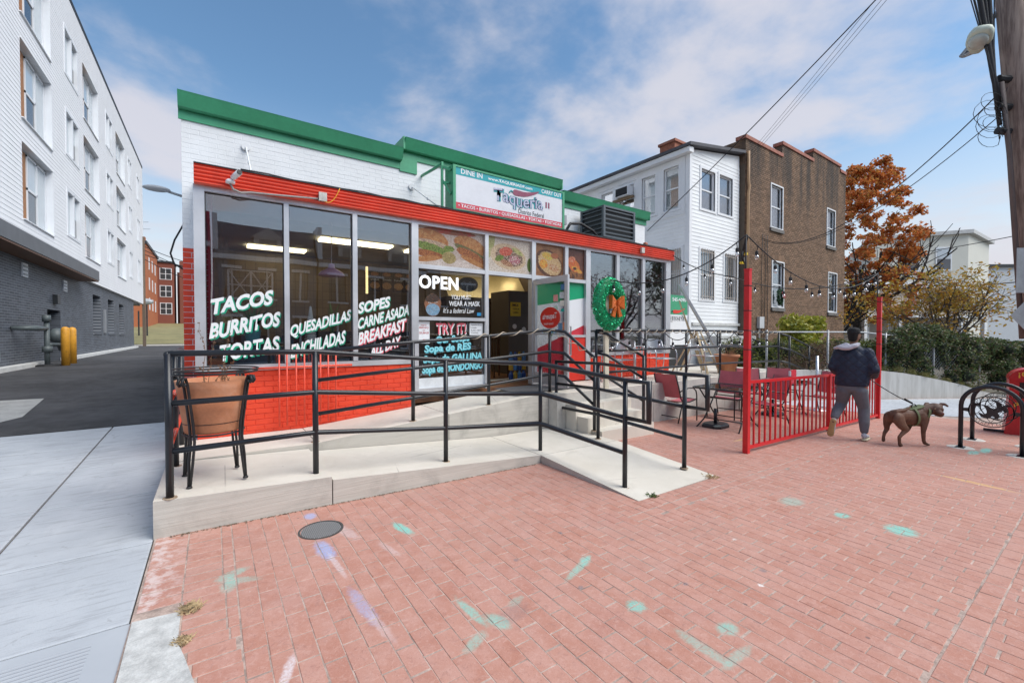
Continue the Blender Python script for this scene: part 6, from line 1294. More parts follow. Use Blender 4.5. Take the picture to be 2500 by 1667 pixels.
for k in range(3): m = MB(); m.bar((10.5 + k*.07, 6.3, .6), (10.15 + k*.04, 6.75, 2.45 - .08*k), .05, .03); tag(m.build('timber_strip', M_wood), ('left', 'middle', 'right')[k] + ' of three bare timber strips leaning behind the grey pole', 'timber', 'timber strips leaning beside the ladder')
g = thing('terrace_pot', 'square terracotta planter with dry twigs at the terrace corner', 'plant pot', (10.4, 5.6, .6)); m = MB(); m.lathe([(.20, .60), (.27, 1.0), (.30, 1.0), (.30, 1.06), (.26, 1.06), (.24, 1.0), (.001, .98)], 20, (10.45, 5.62, 0)); m.build('pot', bpy.data.materials['terracotta'], g, True)
m = MB()
for i in range(26):
    a = random.uniform(0, 6.28); p = Vector((10.45, 5.62, 1.0)); pts = [p]
    for k in range(4): pts.append(pts[-1] + Vector((math.cos(a)*.09 + random.uniform(-.04, .04), math.sin(a)*.09 + random.uniform(-.04, .04), random.uniform(.0, .12))))
    m.tube(pts, [.005, .004, .003, .002, .001], 4)
m.build('twigs', pm('reddish_twigs', (.30, .16, .09), .8), g)
# ================================================================== red fence
M_fence = pm('fresh_red_fence_paint', (.60, .012, .018), .38, var=.08, scale=5, bump=.05)
rf = thing('red_fence', 'red steel fence panels with tall end posts round the patio', 'fence', (8.9, 3.0, -.15))
def fy(x): return 3.04 - (x-6.2)*.0147
def fz(x): return zg(x)
for x, top in ((6.20, 2.47), (11.62, 2.33)):
    m = MB(); m.box(x-.036, fy(x)-.036, fz(x), x+.036, fy(x)+.036, top); p = m.build('post', M_fence, rf); m = MB(); m.box(x-.04, fy(x)-.04, top+.001, x+.04, fy(x)+.04, top+.02); m.build('cap', M_fence, p)
    for z in (1.35, 1.62, 1.9, 2.25):
        m = MB(); m.tube([(x + .041*math.copysign(1, math.cos(a*math.pi/2 + .78)), fy(x) + .041*math.copysign(1, math.sin(a*math.pi/2 + .78)), z) for a in range(4)], .004, 4, closed=True); m.build('cable_tie', M_gasket, p)
m = MB(); m.box(9.02, fy(9.05)-.03, fz(9.05)+.02, 9.09, fy(9.05)+.03, .845); m.build('middle_post', M_fence, rf)
for a, b in ((6.24, 9.015), (9.095, 11.58)):
    for z0, nm in ((.99, 'top_rail'), (.055, 'bottom_rail')): m = MB(); m.bar((a, fy(a), fz(a)+z0+.02), (b, fy(b), fz(b)+z0+.02), .038, .042); m.build(nm, M_fence, rf)
    n = int((b-a)/.165); 
    for i in range(1, n+1):
        x = a + (b-a)*i/(n+1); m = MB(); m.box(x-.011, fy(x)-.011, fz(x)+.09, x+.011, fy(x)+.011, fz(x)+.99); m.build('bar', M_fence, rf)
for x, a, b in ((6.20, 2.49, 2.99), (11.62, 2.35, 2.88)):
    m = MB(); m.tube([(x+.03, fy(x)+.045, a-.5), (x+.03, fy(x)+.045, b)], .010, 6); tag(m.build('rod', M_gasket, None, True), 'thin black rod extending the ' + ('near' if x < 8 else 'far') + ' red fence post upward', 'rod', 'rods on the fence posts')
# ================================================================== string lights
M_bulb = glass('clear_bulb_glass', (.85, .86, .86), .18)
def strand(lab, pts, nb, seed=1, white=False):
    g = thing('string_lights', lab, 'string lights', pts[0], 'patio string lights'); rr = random.Random(seed)
    m = MB(); m.tube(pts, .009, 6); m.build('cable', M_gasket if not white else pm('grey_cable', (.35, .35, .34), .5), g, True)
    L = [0]
    for a, b in zip(pts, pts[1:]): L.append(L[-1] + (Vector(b)-Vector(a)).length)
    for k in range(nb):
        d = L[-1]*(k+.6)/nb
        i = max(j for j in range(len(L)-1) if L[j] <= d); q = (d-L[i])/(L[i+1]-L[i]); p = Vector(pts[i]).lerp(Vector(pts[i+1]), q)
        sx = rr.uniform(-.02, .02); c = p + Vector((sx, rr.uniform(-.02, .02), -.07))
        m = MB(); m.tube([p, p + Vector((sx*.6, 0, -.03)), c], .006, 5); m.lathe([(.012, 0), (.022, -.01), (.024, -.055), (.017, -.06)], 10, c); s_ = m.build('socket', M_gasket, g)
        m = MB(); m.lathe([(.015, -.06), (.024, -.08), (.026, -.10), (.018, -.122), (.001, -.13)], 10, c); b_ = m.build('bulb', M_bulb, g, True)
r1 = (6.23, 3.08, 2.98); r2 = (11.65, 3.0, 2.86)
strand('string lights from the wreath post up to the near red fence post', catenary((5.55, 5.2, 2.55), (5.95, 4.4, 2.42), .05, 8) + catenary((5.95, 4.4, 2.42), r1, .12, 14)[1:], 6, 1)
strand('string lights sagging between the two red fence posts', catenary(r1, r2, .52, 24), 10, 2)
strand('string lights from the shopfront corner out to the near red fence post', catenary((9.2, 6.3, 3.48), (9.3, 4.9, 2.82), .1, 10) + catenary((9.3, 4.9, 2.82), r2, .30, 16)[1:], 8, 3)
strand('string lights hanging along the terrace railing', sum([catenary((5.6 + k*.9, 5.25, 1.60), (6.5 + k*.9, 5.25, 1.60), .16, 6)[(1 if k else 0):] for k in range(7)], []), 14, 4)
g = thing('cable_splice', 'bundle of black cable and yellow tape at the top of the near fence rod', 'cable splice', (6.5, 3.1, 2.8)); m = MB(); m.tube([(6.25, 3.08, 2.96), (6.40, 3.2, 2.83), (6.47, 3.25, 2.72)], .02, 8); m.build('joint', M_gasket, g, True); m = MB(); m.tube([(6.36, 3.2, 2.78), (6.34, 3.2, 2.68), (6.40, 3.2, 2.62), (6.44, 3.22, 2.70)], .012, 6); m.build('loop', M_gasket, g, True); m = MB(); m.box(6.44, 3.2, 2.74, 6.52, 3.24, 2.775); m.box(6.36, 3.2, 2.6, 6.41, 3.24, 2.63); m.build('yellow_tape', pm('yellow_tape', (.8, .6, .03), .5), g)
# ================================================================== retaining wall, chain link fence, hedge
WL = [(13.2, 5.13, .56), (14.6, 4.50, .54), (15.6, 4.06, .50), (16.0, 3.88, .485), (16.5, 3.66, .43), (17.2, 3.35, .31), (18.0, 2.98, .15), (18.55, 2.74, .03), (19.1, 2.5, -.14), (19.6, 2.28, -.26), (20.2, 2.02, -.34)]
rw = thing('retaining_wall', 'pale board-marked concrete retaining wall tapering down below the hedge', 'wall', (16.5, 3.7, -.3))
m = MB(); nrm = Vector((1.3, 2.93, 0)).normalized()*.22
for (x, y, z), (x2, y2, z2) in zip(WL, WL[1:]):
    g1, g2 = -.75, -.75
    m.hexa([(x, y, g1), (x2, y2, g2), (x2+nrm.x, y2+nrm.y, g2), (x+nrm.x, y+nrm.y, g1), (x, y, z), (x2, y2, z2), (x2+nrm.x, y2+nrm.y, z2), (x+nrm.x, y+nrm.y, z)])
def wall_streak():
    t = NT('streaked_retaining_concrete'); P = t.pos(); mp = t.N.new('ShaderNodeMapping'); mp.inputs['Scale'].default_value = (4, 4, .5); t.L.new(P, mp.inputs[0]); n = t.noise(mp.outputs[0], 1.6, 5, .6)
    c = t.mix(t.rng(n, .35, .7), (.57, .56, .53), (.44, .43, .40)); c = t.mix(t.rng(t.noise(mp.outputs[0], 5, 3, .6), .62, .75, 0, .45), c, (.30, .28, .25)); t.bump(n, .2, .01); return t.fin(c, .85)
m.build('wall', wall_streak(), rw)
cf = thing('chain_link_fence', 'galvanised chain link fence with a rusty post standing above the retaining wall', 'fence', (16.4, 3.9, .5))
FLn = [Vector((12.6, 5.75, 0)), Vector((18.0, 3.28, 0)), Vector((21.0, 1.9, 0))]
def fpt(s, z):
    d = (FLn[1]-FLn[0]); return FLn[0] + d*s + Vector((0, 0, z))
Ltot = (FLn[1]-FLn[0]).length
def ftop(s): return 1.62 - max(0, s-.55)*.55
for s in (.02, .36, .70, 1.0, 1.3): m = MB(); p = fpt(s, 0); m.tube([(p.x, p.y, -.3), (p.x, p.y, ftop(s)+.06)], .03, 8); m.build('post', pm('rust_speckled_post', (.32, .33, .34), .5, .4, var=.3, scale=14, dirt=(.35, .14, .06), dscale=3) if s == .02 else bpy.data.materials['rust_speckled_post'], cf, True)
m = MB(); m.tube([fpt(s/20, ftop(s/20)) for s in range(0, 21)], .021, 8); m.build('top_rail', M_galv, cf, True)
m = MB(); k = .56
while k < 1.3:
    for sg_ in (1, -1):
        a = k; zb = .25; pts = []
        for j in range(6):
            s = a + sg_*(j/5)*(1.25/Ltot)*1.0 + (0 if sg_ > 0 else 1.25/Ltot)
            z = zb + 1.37*j/5 - max(0, s-.55)*.55
            if .68 <= s <= 1.3: pts.append(fpt(s, z))
        if len(pts) > 1: m.tube(pts, .0026, 3, caps=False)
    k += .10/Ltot
tag(m.build('wire_mesh', M_galv, cf), kind='stuff')
# foliage
def leafmat(nm, cols, rough=.6, trans=.25):
    t = NT(nm); r = t.rnd(); cr = t.N.new('ShaderNodeValToRGB'); e = cr.color_ramp.elements
    for i, c in enumerate(cols):
        p = i/(len(cols)-1)
        if i < 2: e[i].position = p if i == 0 else 1.0; e[i].color = c4(c)
    while len(e) > 1: e.remove(e[-1])
    e[0].position = 0; e[0].color = c4(cols[0])
    for i, c in enumerate(cols[1:], 1): q = e.new(i/(len(cols)-1)); q.color = c4(c)
    t.L.new(r, cr.inputs[0]); t.fin(cr.outputs[0], rough)
    tl = t.N.new('ShaderNodeBsdfTranslucent'); t.L.new(cr.outputs[0], tl.inputs[0]); mx = t.N.new('ShaderNodeMixShader'); mx.inputs[0].default_value = trans
    t.L.new(t.p.outputs[0], mx.inputs[1]); t.L.new(tl.outputs[0], mx.inputs[2]); t.L.new(mx.outputs[0], t.out.inputs[0]); return t.m
def leaf(m, c, l, w, rr):
    d = Vector((rr.gauss(0, 1), rr.gauss(0, 1), rr.gauss(0, .7))).normalized(); u = d.cross(Vector((rr.gauss(0, 1), rr.gauss(0, 1), rr.gauss(0, 1)))).normalized()
    n = d.cross(u)*l*.12
    m.add([c - d*l*.5, c + u*w*.5 + n, c + d*l*.5, c - u*w*.5 + n], [(0, 1, 2, 3)])
def clumpcloud(n, clumps, l, w, seed, shell=.55):
    rr = random.Random(seed); m = MB(); tot = sum(c[1][0]*c[1][1]*c[1][2] for c in clumps)**1
    wts = [(c[1][0]*c[1][1]*c[1][2])**.67 for c in clumps]
    for c, r in rr.choices(clumps, wts, k=n):
        d = Vector((rr.gauss(0, 1), rr.gauss(0, 1), rr.gauss(0, 1))).normalized(); q = shell + (1-shell)*rr.random()**.6; q *= rr.uniform(.85, 1.12)
        leaf(m, Vector((c[0] + d.x*r[0]*q, c[1] + d.y*r[1]*q, c[2] + d.z*r[2]*q)), l*rr.uniform(.6, 1.3), w*rr.uniform(.6, 1.3), rr)
    return m
M_hedge = leafmat('hedge_leaves', [(.03, .05, .02), (.06, .10, .03), (.10, .16, .04), (.08, .11, .045), (.17, .11, .065), (.16, .20, .05)], .5)
M_dryleaf = leafmat('brown_dry_leaves', [(.14, .09, .06), (.20, .13, .08), (.10, .05, .04), (.16, .12, .06), (.07, .09, .03)], .8)
rr = random.Random(5); cl = []
def htop(x):
    P_ = [(16.3, 1.35), (16.6, 1.60), (17.2, 1.80), (17.8, 1.92), (18.6, 1.76), (19.5, 1.52), (20.8, 1.40), (23.5, 1.3)]
    for (a, za), (b, zb) in zip(P_, P_[1:]):
        if x <= b: return za + (zb-za)*max(0, (x-a)/(b-a))
    return 1.3
def hbot(x): return .45 if x < 16.6 else max(-.35, .43 - (x-16.6)*.24)
for i in range(95):
    x = 16.45 + rr.random()*6.6; y = 3.68 - (x-16.45)*.4437 + rr.uniform(.12, .65); r_ = rr.uniform(.2, .36); zt_ = htop(x) - r_*.8; zb_ = hbot(x) + r_*.5; zc = zb_ + (zt_-zb_)*rr.random()**.7
    cl.append(((x, y, zc), (r_*1.15, r_, r_*.95)))
for i in range(10): cl.append(((16.55 + i*.13, 3.68 - i*.058 + .35, .55 + .12*(i % 4)), (.26, .24, .24)))
for i in range(26): x = 16.5 + i*.25; cl.append(((x, 3.68 - (x-16.45)*.4437 + .45, htop(x) - .28 + rr.uniform(-.06, .06)), (.32, .34, .27)))
hg_ = thing('ivy_hedge', 'dense dark ivy hedge tumbling over the chain link fence', 'hedge', (18, 3.2, 0)); clumpcloud(34000, cl, .075, .05, 11, .75).build('foliage', M_hedge, hg_)
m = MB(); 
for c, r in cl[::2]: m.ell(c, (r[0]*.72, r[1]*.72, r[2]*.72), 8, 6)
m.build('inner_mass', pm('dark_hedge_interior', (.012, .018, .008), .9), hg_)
cl2 = [((13.4 + i*.42 + rr.uniform(-.1, .1), 6.9 - i*.13, .90 + rr.uniform(-.15, .3)), (.42, .42, .40)) for i in range(17)]
g = thing('low_shrubs', 'row of dark green shrubs behind the end ramp railing', 'shrub', (15, 6.8, .5)); clumpcloud(13000, cl2, .07, .045, 12).build('foliage', leafmat('shrub_leaves', [(.03, .06, .015), (.07, .11, .02), (.14, .17, .03), (.24, .22, .05)], .5), g)
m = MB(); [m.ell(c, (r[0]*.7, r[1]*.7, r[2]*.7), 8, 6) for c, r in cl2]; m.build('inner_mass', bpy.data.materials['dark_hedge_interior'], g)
g = thing('yellow_green_bush', 'bright yellow-green big leaved bush in front of the brick house', 'bush', (16.8, 6.6, .5)); cl3 = [((16.2 + rr.uniform(-.2, 2.2), 6.7 + rr.uniform(-.6, .2), 1.55 + rr.uniform(-.45, .5)), (.38, .35, .25)) for i in range(22)]
clumpcloud(2400, cl3, .17, .12, 13, .3).build('foliage', leafmat('yellow_leaves', [(.28, .30, .04), (.42, .40, .06), (.18, .24, .03), (.50, .44, .08)], .5, .35), g)
m = MB()
for c, r in cl3: m.tube([(16.8, 6.6, .2), ((16.8 + c[0])/2 + .05, (6.6 + c[1])/2, c[2]*.6), c], [.02, .014, .006], 5)
m.build('stems', pm('bush_stem', (.12, .08, .05), .9), g)
g = thing('dry_scrub', 'tangle of brown dry leaves and twigs behind the chain link fence', 'scrub', (15, 5, .6)); cl4 = [((13.9 + rr.uniform(0, 2.6), 5.9 - rr.uniform(0, 1.0), .75 + rr.uniform(-.2, .55)), (.4, .3, .3)) for i in range(12)]
clumpcloud(2600, cl4, .065, .04, 14, .2).build('foliage', M_dryleaf, g); m = MB()
for i in range(70):
    p = Vector((13.7 + rr.uniform(0, 3), 5.9 - rr.uniform(0, 1.2), .45)); pts = [p]
    for k in range(4): pts.append(pts[-1] + Vector((rr.uniform(-.12, .12), rr.uniform(-.12, .12), rr.uniform(.12, .3))))
    m.tube(pts, [.007, .006, .004, .003, .0015], 3)
m.build('twigs', pm('scrub_twig', (.13, .09, .07), .9), g)
cl5 = [((x, y - .0 + rr.uniform(-.1, .1), z + .02), (.25, .15, .1)) for x, y, z in [(16.2 + i*.4, 4.0 - i*.18, .50 - max(0, i-1)*.09) for i in range(9)]]
g = thing('wall_top_grass', 'dry grass and weeds along the top of the retaining wall', 'weeds', (17, 3.8, .4)); clumpcloud(2200, cl5, .11, .012, 15, .1).build('blades', leafmat('weed_blades', [(.22, .19, .07), (.12, .15, .04), (.30, .24, .10)], .8), g)
# ================================================================== trees
def tree(name, lab, base, h, crown, nl, l, w, mat, seed, limbs=7, trunk_r=.2, bark=(.05, .04, .035), spread=None, fork=.3, levels=3, subs=4, cat='tree', group=None, shell=.2, thin=False):
    rr = random.Random(seed); g = thing(name, lab, cat, base, group); B = Vector(base); wood = MB(); tips = []
    def grow(p, d, ln, r, lv):
        pts = [p]; n = 4; q = d.normalized()
        for i in range(n):
            q = (q + Vector((rr.gauss(0, .16), rr.gauss(0, .16), rr.gauss(.05, .10)))).normalized(); pts.append(pts[-1] + q*ln/n)
        wood.tube(pts, [r*(1-.5*i/n) for i in range(n+1)], 6 if lv < 2 else 4, caps=False)
        if lv >= levels: tips.append(pts[-1]); tips.append(pts[-2]); return
        for k in range(subs):
            t_ = rr.uniform(.45, 1.0); a = pts[min(n, int(t_*n))]; ax = Vector((rr.gauss(0, 1), rr.gauss(0, 1), rr.gauss(.25, .6))).normalized()
            grow(a, (q*.6 + ax*.8).normalized(), ln*rr.uniform(.5, .75), r*.5, lv+1)
    top = B + Vector((0, 0, h*fork)); wood.tube([B, B + Vector((.1, 0, h*fork*.5)), top], [trunk_r*1.25, trunk_r, trunk_r*.85], 10, caps=False)
    for k in range(limbs):
        a = 2*math.pi*k/limbs + rr.uniform(-.3, .3); up_ = rr.uniform(.5, 1.6); grow(top - Vector((0, 0, rr.uniform(0, h*fork*.3))), Vector((math.cos(a), math.sin(a), up_)), (h*(1-fork))*rr.uniform(.38, .55), trunk_r*.5, 1)
    wood.build('trunk', pm(name + '_bark', bark, .9, var=.3, scale=10), g)
    if nl:
        m = clumpcloud(nl, crown, l, w, seed+1, shell) if not thin else MB()
        if thin:
            for i in range(nl):
                t_ = rr.choice(tips); leaf(m, t_ + Vector((rr.gauss(0, .22), rr.gauss(0, .22), rr.gauss(0, .2))), l*rr.uniform(.6, 1.3), w*rr.uniform(.6, 1.3), rr)
        m.build('crown', mat, g)
    return g
rr = random.Random(31); oc = []
for i in range(330):
    z = rr.uniform(2.6, 13.5); q = (z-2.6)/10.9; R_ = 3.9*math.sin(math.pi*min(1, .28 + q*.66))**.75; a = rr.uniform(0, 6.28); rad_ = R_*rr.random()**.45
    if rr.random() < .55*math.sin(a*2.5 + z*1.5)**2: continue
    s_ = rr.uniform(.28, .62); oc.append(((37.6 + rad_*math.cos(a)*.9 + .6*math.sin(z*1.1), 10.4 + rad_*math.sin(a)*.9, z), (s_, s_, s_*.7)))
M_orange = leafmat('rust_orange_leaves', [(.40, .10, .025), (.56, .165, .04), (.66, .24, .07), (.60, .25, .07), (.48, .23, .06), (.33, .20, .05)], .6, .5)
tree('maple_tree', 'tall maple in rust orange autumn leaf behind the brick house', (36.8, 10.6, .2), 12.5, oc, 19000, .24, .16, M_orange, 41, limbs=8, trunk_r=.26, shell=.0, fork=.24)
M_yl = leafmat('golden_yellow_leaves', [(.45, .26, .03), (.58, .34, .04), (.38, .17, .02), (.50, .38, .08), (.30, .25, .05)], .6, .35)
yc = [((33.8 + rr.uniform(-2.4, 2.6), 5.6 + rr.uniform(-2.2, 2.2), rr.uniform(3.0, 5.9)), (.7, .7, .4)) for i in range(26)]
tree('yellow_tree', 'sparse multi-stemmed tree with golden leaves above the hedge', (33.6, 5.7, .2), 6.6, yc, 3200, .22, .11, M_yl, 52, limbs=11, trunk_r=.11, bark=(.09, .075, .07), fork=.12, levels=4, subs=4, thin=True)
tree('dark_branched_tree', 'small dark crooked tree with few leaves beside the brick house', (26.9, 8.6, .3), 5.2, [], 500, .16, .09, M_yl, 57, limbs=6, trunk_r=.16, bark=(.025, .022, .02), fork=.22, levels=3, subs=3, thin=True)
# ================================================================== bike racks
def rack(x, y0, y1, lab):
    g = thing('bike_rack', lab, 'bike rack', (x, (y0+y1)/2, zg(x)), 'black bike racks on the brick plaza'); z = zg(x); w = y1-y0; c = (y0+y1)/2; zs = z + .66; H_ = .31
    pts = [(x, y1, z)] + [(x, c + (w/2)*math.cos(a*math.pi/16), zs + H_*math.sin(a*math.pi/16)) for a in range(17)] + [(x, y0, z)]
    m = MB(); m.tube(pts, .0285, 12); m.build('frame', M_black, g, True)
    for y in (y0, y1): m = MB(); m.box(x-.08, y-.05, z+.001, x+.08, y+.05, z+.014); m.build('foot_plate', M_black, g)
    for y in (y0, y1): m = MB(); m.lathe([(.16, .0), (.15, .006), (.001, .006)], 14, (x, y, z+.0005)); m.build('mortar_pad', pm('pale_grout', (.55, .52, .47), .9), g) if lab.startswith('nearer') and y == y0 else link('mortar_pad', m.mesh('mortar_pad', bpy.data.materials['pale_grout'], base_of(g)), g)
    cz = z + .60; r_ = .235; FK = lambda u, zz, n: (x - n, u, zz)
    # emblem: ring band with the letters cut through, struts and a bird-like figure
    def annulus(ro, ri, nm, t_=.006, n=48):
        m = MB()
        for i in range(n):
            a, b = 2*math.pi*i/n, 2*math.pi*(i+1)/n
            m.hexa([FK(c + q*math.cos(t2), cz + q*math.sin(t2), nn) for nn in (-t_, t_) for q, t2 in ((ri, a), (ro, a), (ro, b), (ri, b))])
        return m.build(nm, M_black, g)
    annulus(r_, r_-.014, 'outer_ring'); annulus(r_-.062, r_-.074, 'inner_ring')
    def band(a0, a1, word):
        """dark band between the rings with pale gaps in the shape of the letters"""
        me = text_mesh(word, .0, 2); vs_ = [v.co for v in me.vertices]; x0 = min(v.x for v in vs_); x1 = max(v.x for v in vs_); y0_ = min(v.y for v in vs_); y1_ = max(v.y for v in vs_)
        return me, x0, x1, y0_, y1_
    for word, a0, a1, inv in (('KENNEDY', R(40), R(140), False), ('STREET NW', R(320), R(220), True)):
        me, x0, x1, ya, yb = band(a0, a1, word); off = base_of(g)
        # seen from behind: the word runs the other way
        for v in me.vertices:
            q = (v.co.x-x0)/(x1-x0); p = (v.co.y-ya)/(yb-ya); ang = a0 + (a1-a0)*q; rad_ = (r_-.056 + .034*p) if not inv else (r_-.022 - .034*p)
            v.co = Vector(FK(c - rad_*math.cos(ang)*-1, cz + rad_*math.sin(ang), .0)) - off
        me.materials.clear(); me.materials.append(M_black); link('emblem_lettering', me, g)
    for a, b in ((30, 150), (150, 270), (270, 30), (75, 195), (-20, 100), (225, 345)):
        m = MB(); q = r_-.07; m.bar(FK(c + q*math.cos(R(a)), cz + q*math.sin(R(a)), 0), FK(c + q*math.cos(R(b)), cz + q*math.sin(R(b)), 0), .006, .006); m.build('emblem_strut', M_black, g)
    fig = [(-.13, -.02), (-.10, -.09), (-.03, -.11), (.02, -.06), (.05, -.10), (.09, -.07), (.07, -.01), (.12, .03), (.06, .04), (.02, .01), (.0, .06), (-.04, .09), (-.10, .10), (-.05, .05), (-.04, -.02), (-.07, -.05)]
    m = MB(); m.prism([(c - p, cz + q) for p, q in fig], lambda p, q, a: FK(p, q, a), -.006, .006); m.build('emblem_figure', M_black, g)
    for s in (-1, 1):
        ya = c + s*(r_-.02); yb = c + s*(w/2); m = MB(); m.prism([(ya, cz + .10), (ya + s*.02, cz + .03), (yb, cz + .02), (yb, cz - .02), (ya + s*.02, cz - .03), (ya, cz - .10)], lambda p, q, a: FK(p, q, a), -.006, .006); m.build('emblem_arm', M_black, g)
rack(9.49, .79, 1.41, 'nearer black bike rack with a round emblem at the right edge'); rack(10.47, .80, 1.42, 'farther black bike rack, behind the other one')
# ================================================================== newspaper box
nb = thing('newspaper_box', 'red newspaper box with an arched hood at the right edge', 'newspaper box', (11.70, 1.14, zg(11.6)), rz=R(-80)); BASE[nb.name] = Vector((0, 0, 0)); M_nb = pm('red_box_enamel', (.50, .015, .02), .35, var=.1)
m = MB(); m.hexa([(-.05, 0, 0), (.55, 0, 0), (.55, .45, 0), (-.05, .45, 0), (.0, .03, .62), (.5, .03, .62), (.5, .45, .62), (.0, .45, .62)]); m.build('pedestal', M_nb, nb)
m = MB(); m.box(.0, .02, .621, .5, .45, .98); m.build('cabinet', M_nb, nb); m = MB(); m.box(.12, .012, .66, .46, .019, .94); m.build('display_window', pm('dark_acrylic', (.04, .03, .03), .15), nb)
m = MB(); m.prism([(.0, .981), (.5, .981)] + [(.25 + .26*math.cos(a*math.pi/14), .99 + .20*math.sin(a*math.pi/14)) for a in range(15)], lambda p, q, a: (p, a, q), -.03, .45); fixn(m.build('hood', M_nb, nb))
LB_ = lambda u, z, n: (u, -n, z)
M_ny = pm('yellow_print', (.80, .50, .05), .5); text_on(LB_, '¡G', .10, 1.02, .13, .12, .033, M_ny, nb, 0, .02); text_on(lambda u, z, n: (u, .014 - n, z), 'PRE', .06, .50, .20, .075, -.0, M_ny, nb, 0, .02)
m = MB(); m.tube([(-.30, .1, .03), (.2, .1, .03)], .025, 8); m.build('floor_bar', M_black, nb, True)
# ================================================================== utility pole with its gear
def polebark():
    t = NT('weathered_pole_wood'); P = t.pos(); mp = t.N.new('ShaderNodeMapping'); mp.inputs['Scale'].default_value = (14, 14, .9); t.L.new(P, mp.inputs[0]); n = t.noise(mp.outputs[0], 1.5, 5, .65)
    c = t.mix(t.rng(n, .35, .65), (.17, .12, .10), (.36, .28, .235)); t.bump(n, .6, .01); return t.fin(c, .9)
up = thing('utility_pole', 'leaning weathered wooden utility pole at the right edge', 'utility pole', (9.95, .53, -.2))
m = MB(); m.tube([(9.95, .53, -.2), (9.66, .86, 4.4), (9.38, 1.19, 9.2)], [.165, .155, .14], 20); m.build('shaft', polebark(), up, True)
m = MB(); m.hexa([(9.76 - .12, .60 - .13, 1.8), (9.84 - .12, .55 - .13, 1.8), (9.86 - .1, .58 - .1, 1.8), (9.78 - .1, .63 - .1, 1.8), (9.60 - .12, .77 - .13, 5.2), (9.68 - .12, .72 - .13, 5.2), (9.70 - .1, .75 - .1, 5.2), (9.62 - .1, .80 - .1, 5.2)]); m.build('conduit_guard', M_galv, up)
m = MB(); m.tube([(9.55, .82, 1.5), (9.47, .97, 4.2), (9.36, 1.05, 5.2)], .03, 8); m.build('riser_cable', pm('rusty_conduit', (.14, .11, .10), .7), up, True)
for k, (dx, r_) in enumerate(((0, .035), (.06, .022), (-.07, .014), (.11, .03), (-.11, .008), (.17, .008))):
    m = MB(); m.tube([(9.40, 1.06, 4.9 - .1*k), (9.30 + dx*.3, 1.12, 5.3), (9.16 + dx, 1.25 - dx*.7, 6.42), (8.9 + dx, 1.5 - dx*.7, 8.4)], r_, 6); tag(m.build('overhead_cable', M_gasket, None, True), ('thickest', 'second thickest', 'slack thin', 'smooth thick', 'thin outer left', 'thin outer right')[k] + ' overhead cable running up from the utility pole', 'cable', 'cable bundle above the utility pole')
rr = random.Random(9)
m = MB()
for k in range(7):
    cx, cz_, rad_ = rr.uniform(9.10, 9.32), rr.uniform(4.3, 5.1), rr.uniform(.1, .26); pts = [(cx + rad_*math.cos(a*.45)*.82, 1.12 - rad_*math.cos(a*.45)*.57, cz_ + rad_*.8*math.sin(a*.45)) for a in range(13)] + [(9.46, 1.0, cz_ + rr.uniform(-.3, .4))]
    m.tube(pts, .0035, 4)
tag(m.build('wire_coils', M_gasket), 'loose loops of thin wire tangled beside the utility pole', 'wire coils')
for k, z in enumerate((5.25, 4.85, 4.5)): m = MB(); m.tube([(9.50, .98, z), (9.36, 1.08, z + .02)], .05, 8); m.build('clamp', M_gasket, up)
lp = thing('street_lamp', 'pale green cobra head street lamp beside the utility pole', 'street lamp', (9.18, 1.23, 5.8)); LC = Vector((9.14, 1.24, 5.86))
Ml = Matrix.Rotation(R(-78), 3, 'Z') @ Matrix.Rotation(R(14), 3, 'Y') @ Matrix.Rotation(R(-18), 3, 'X')
m = MB()
for i, (y, wx, hz) in enumerate(((-.18, .06, .035), (-.15, .10, .06), (-.07, .135, .077), (.06, .14, .08), (.17, .10, .063), (.26, .05, .042))):
    for k in range(12):
        a = 2*math.pi*k/12; sx = math.copysign(abs(math.cos(a))**.6, math.cos(a)); sz = math.copysign(abs(math.sin(a))**.6, math.sin(a)); p = Ml @ Vector((wx*sx, y, hz*sz)); m.v.append(tuple(LC + p))
m.f = [(i*12+k, i*12+(k+1) % 12, (i+1)*12+(k+1) % 12, (i+1)*12+k) for i in range(5) for k in range(12)] + [tuple(range(11, -1, -1)), tuple(range(60, 72))]; m.mi = [0]*len(m.f); m.build('housing', pm('pale_green_enamel', (.52, .58, .48), .45, var=.08), lp, True)
m = MB(); p = Ml @ Vector((0, -.02, -.077)); m.ell(LC + p, (.108, .125, .09), 16, 10, 0, Ml); m.build('lens', pm('milky_prismatic_lens', (.42, .45, .40), .25, var=.1), lp, True)
m = MB(); p = Ml @ Vector((0, .25, 0)); m.tube([LC + p, LC + p + Vector((.12, .16, .05)), (9.52, 1.05, 6.4)], .03, 8); m.build('arm', M_galv, lp, True)
g = thing('road_sign', 'back of a pale rectangular road sign cut off by the right edge', 'road sign', (9.3, .8, 2.1)); a = Vector((9.27, .86, 0)); d = Vector((.819, -.574, 0)); n_ = Vector((.574, .819, 0))*.004
m = MB(); b = a + d*.46; m.hexa([(a.x, a.y, 2.15), (b.x, b.y, 2.15), (b.x+n_.x, b.y+n_.y, 2.15), (a.x+n_.x, a.y+n_.y, 2.15), (a.x, a.y, 2.78), (b.x, b.y, 2.78), (b.x+n_.x, b.y+n_.y, 2.78), (a.x+n_.x, a.y+n_.y, 2.78)]); m.build('plate', M_galv, g); m = MB(); q = a + d*.3; m.bar((q.x, q.y, 2.5), (q.x + .22, q.y + .12, 2.5), .03, .03); m.build('bracket', M_galv, g)
g = thing('warning_sign', 'tip of a pale diamond shaped road sign below the rectangular one', 'road sign', (9.3, .8, 1.5)); a = Vector((9.20, .90, 1.83)); c_ = a + d*.40
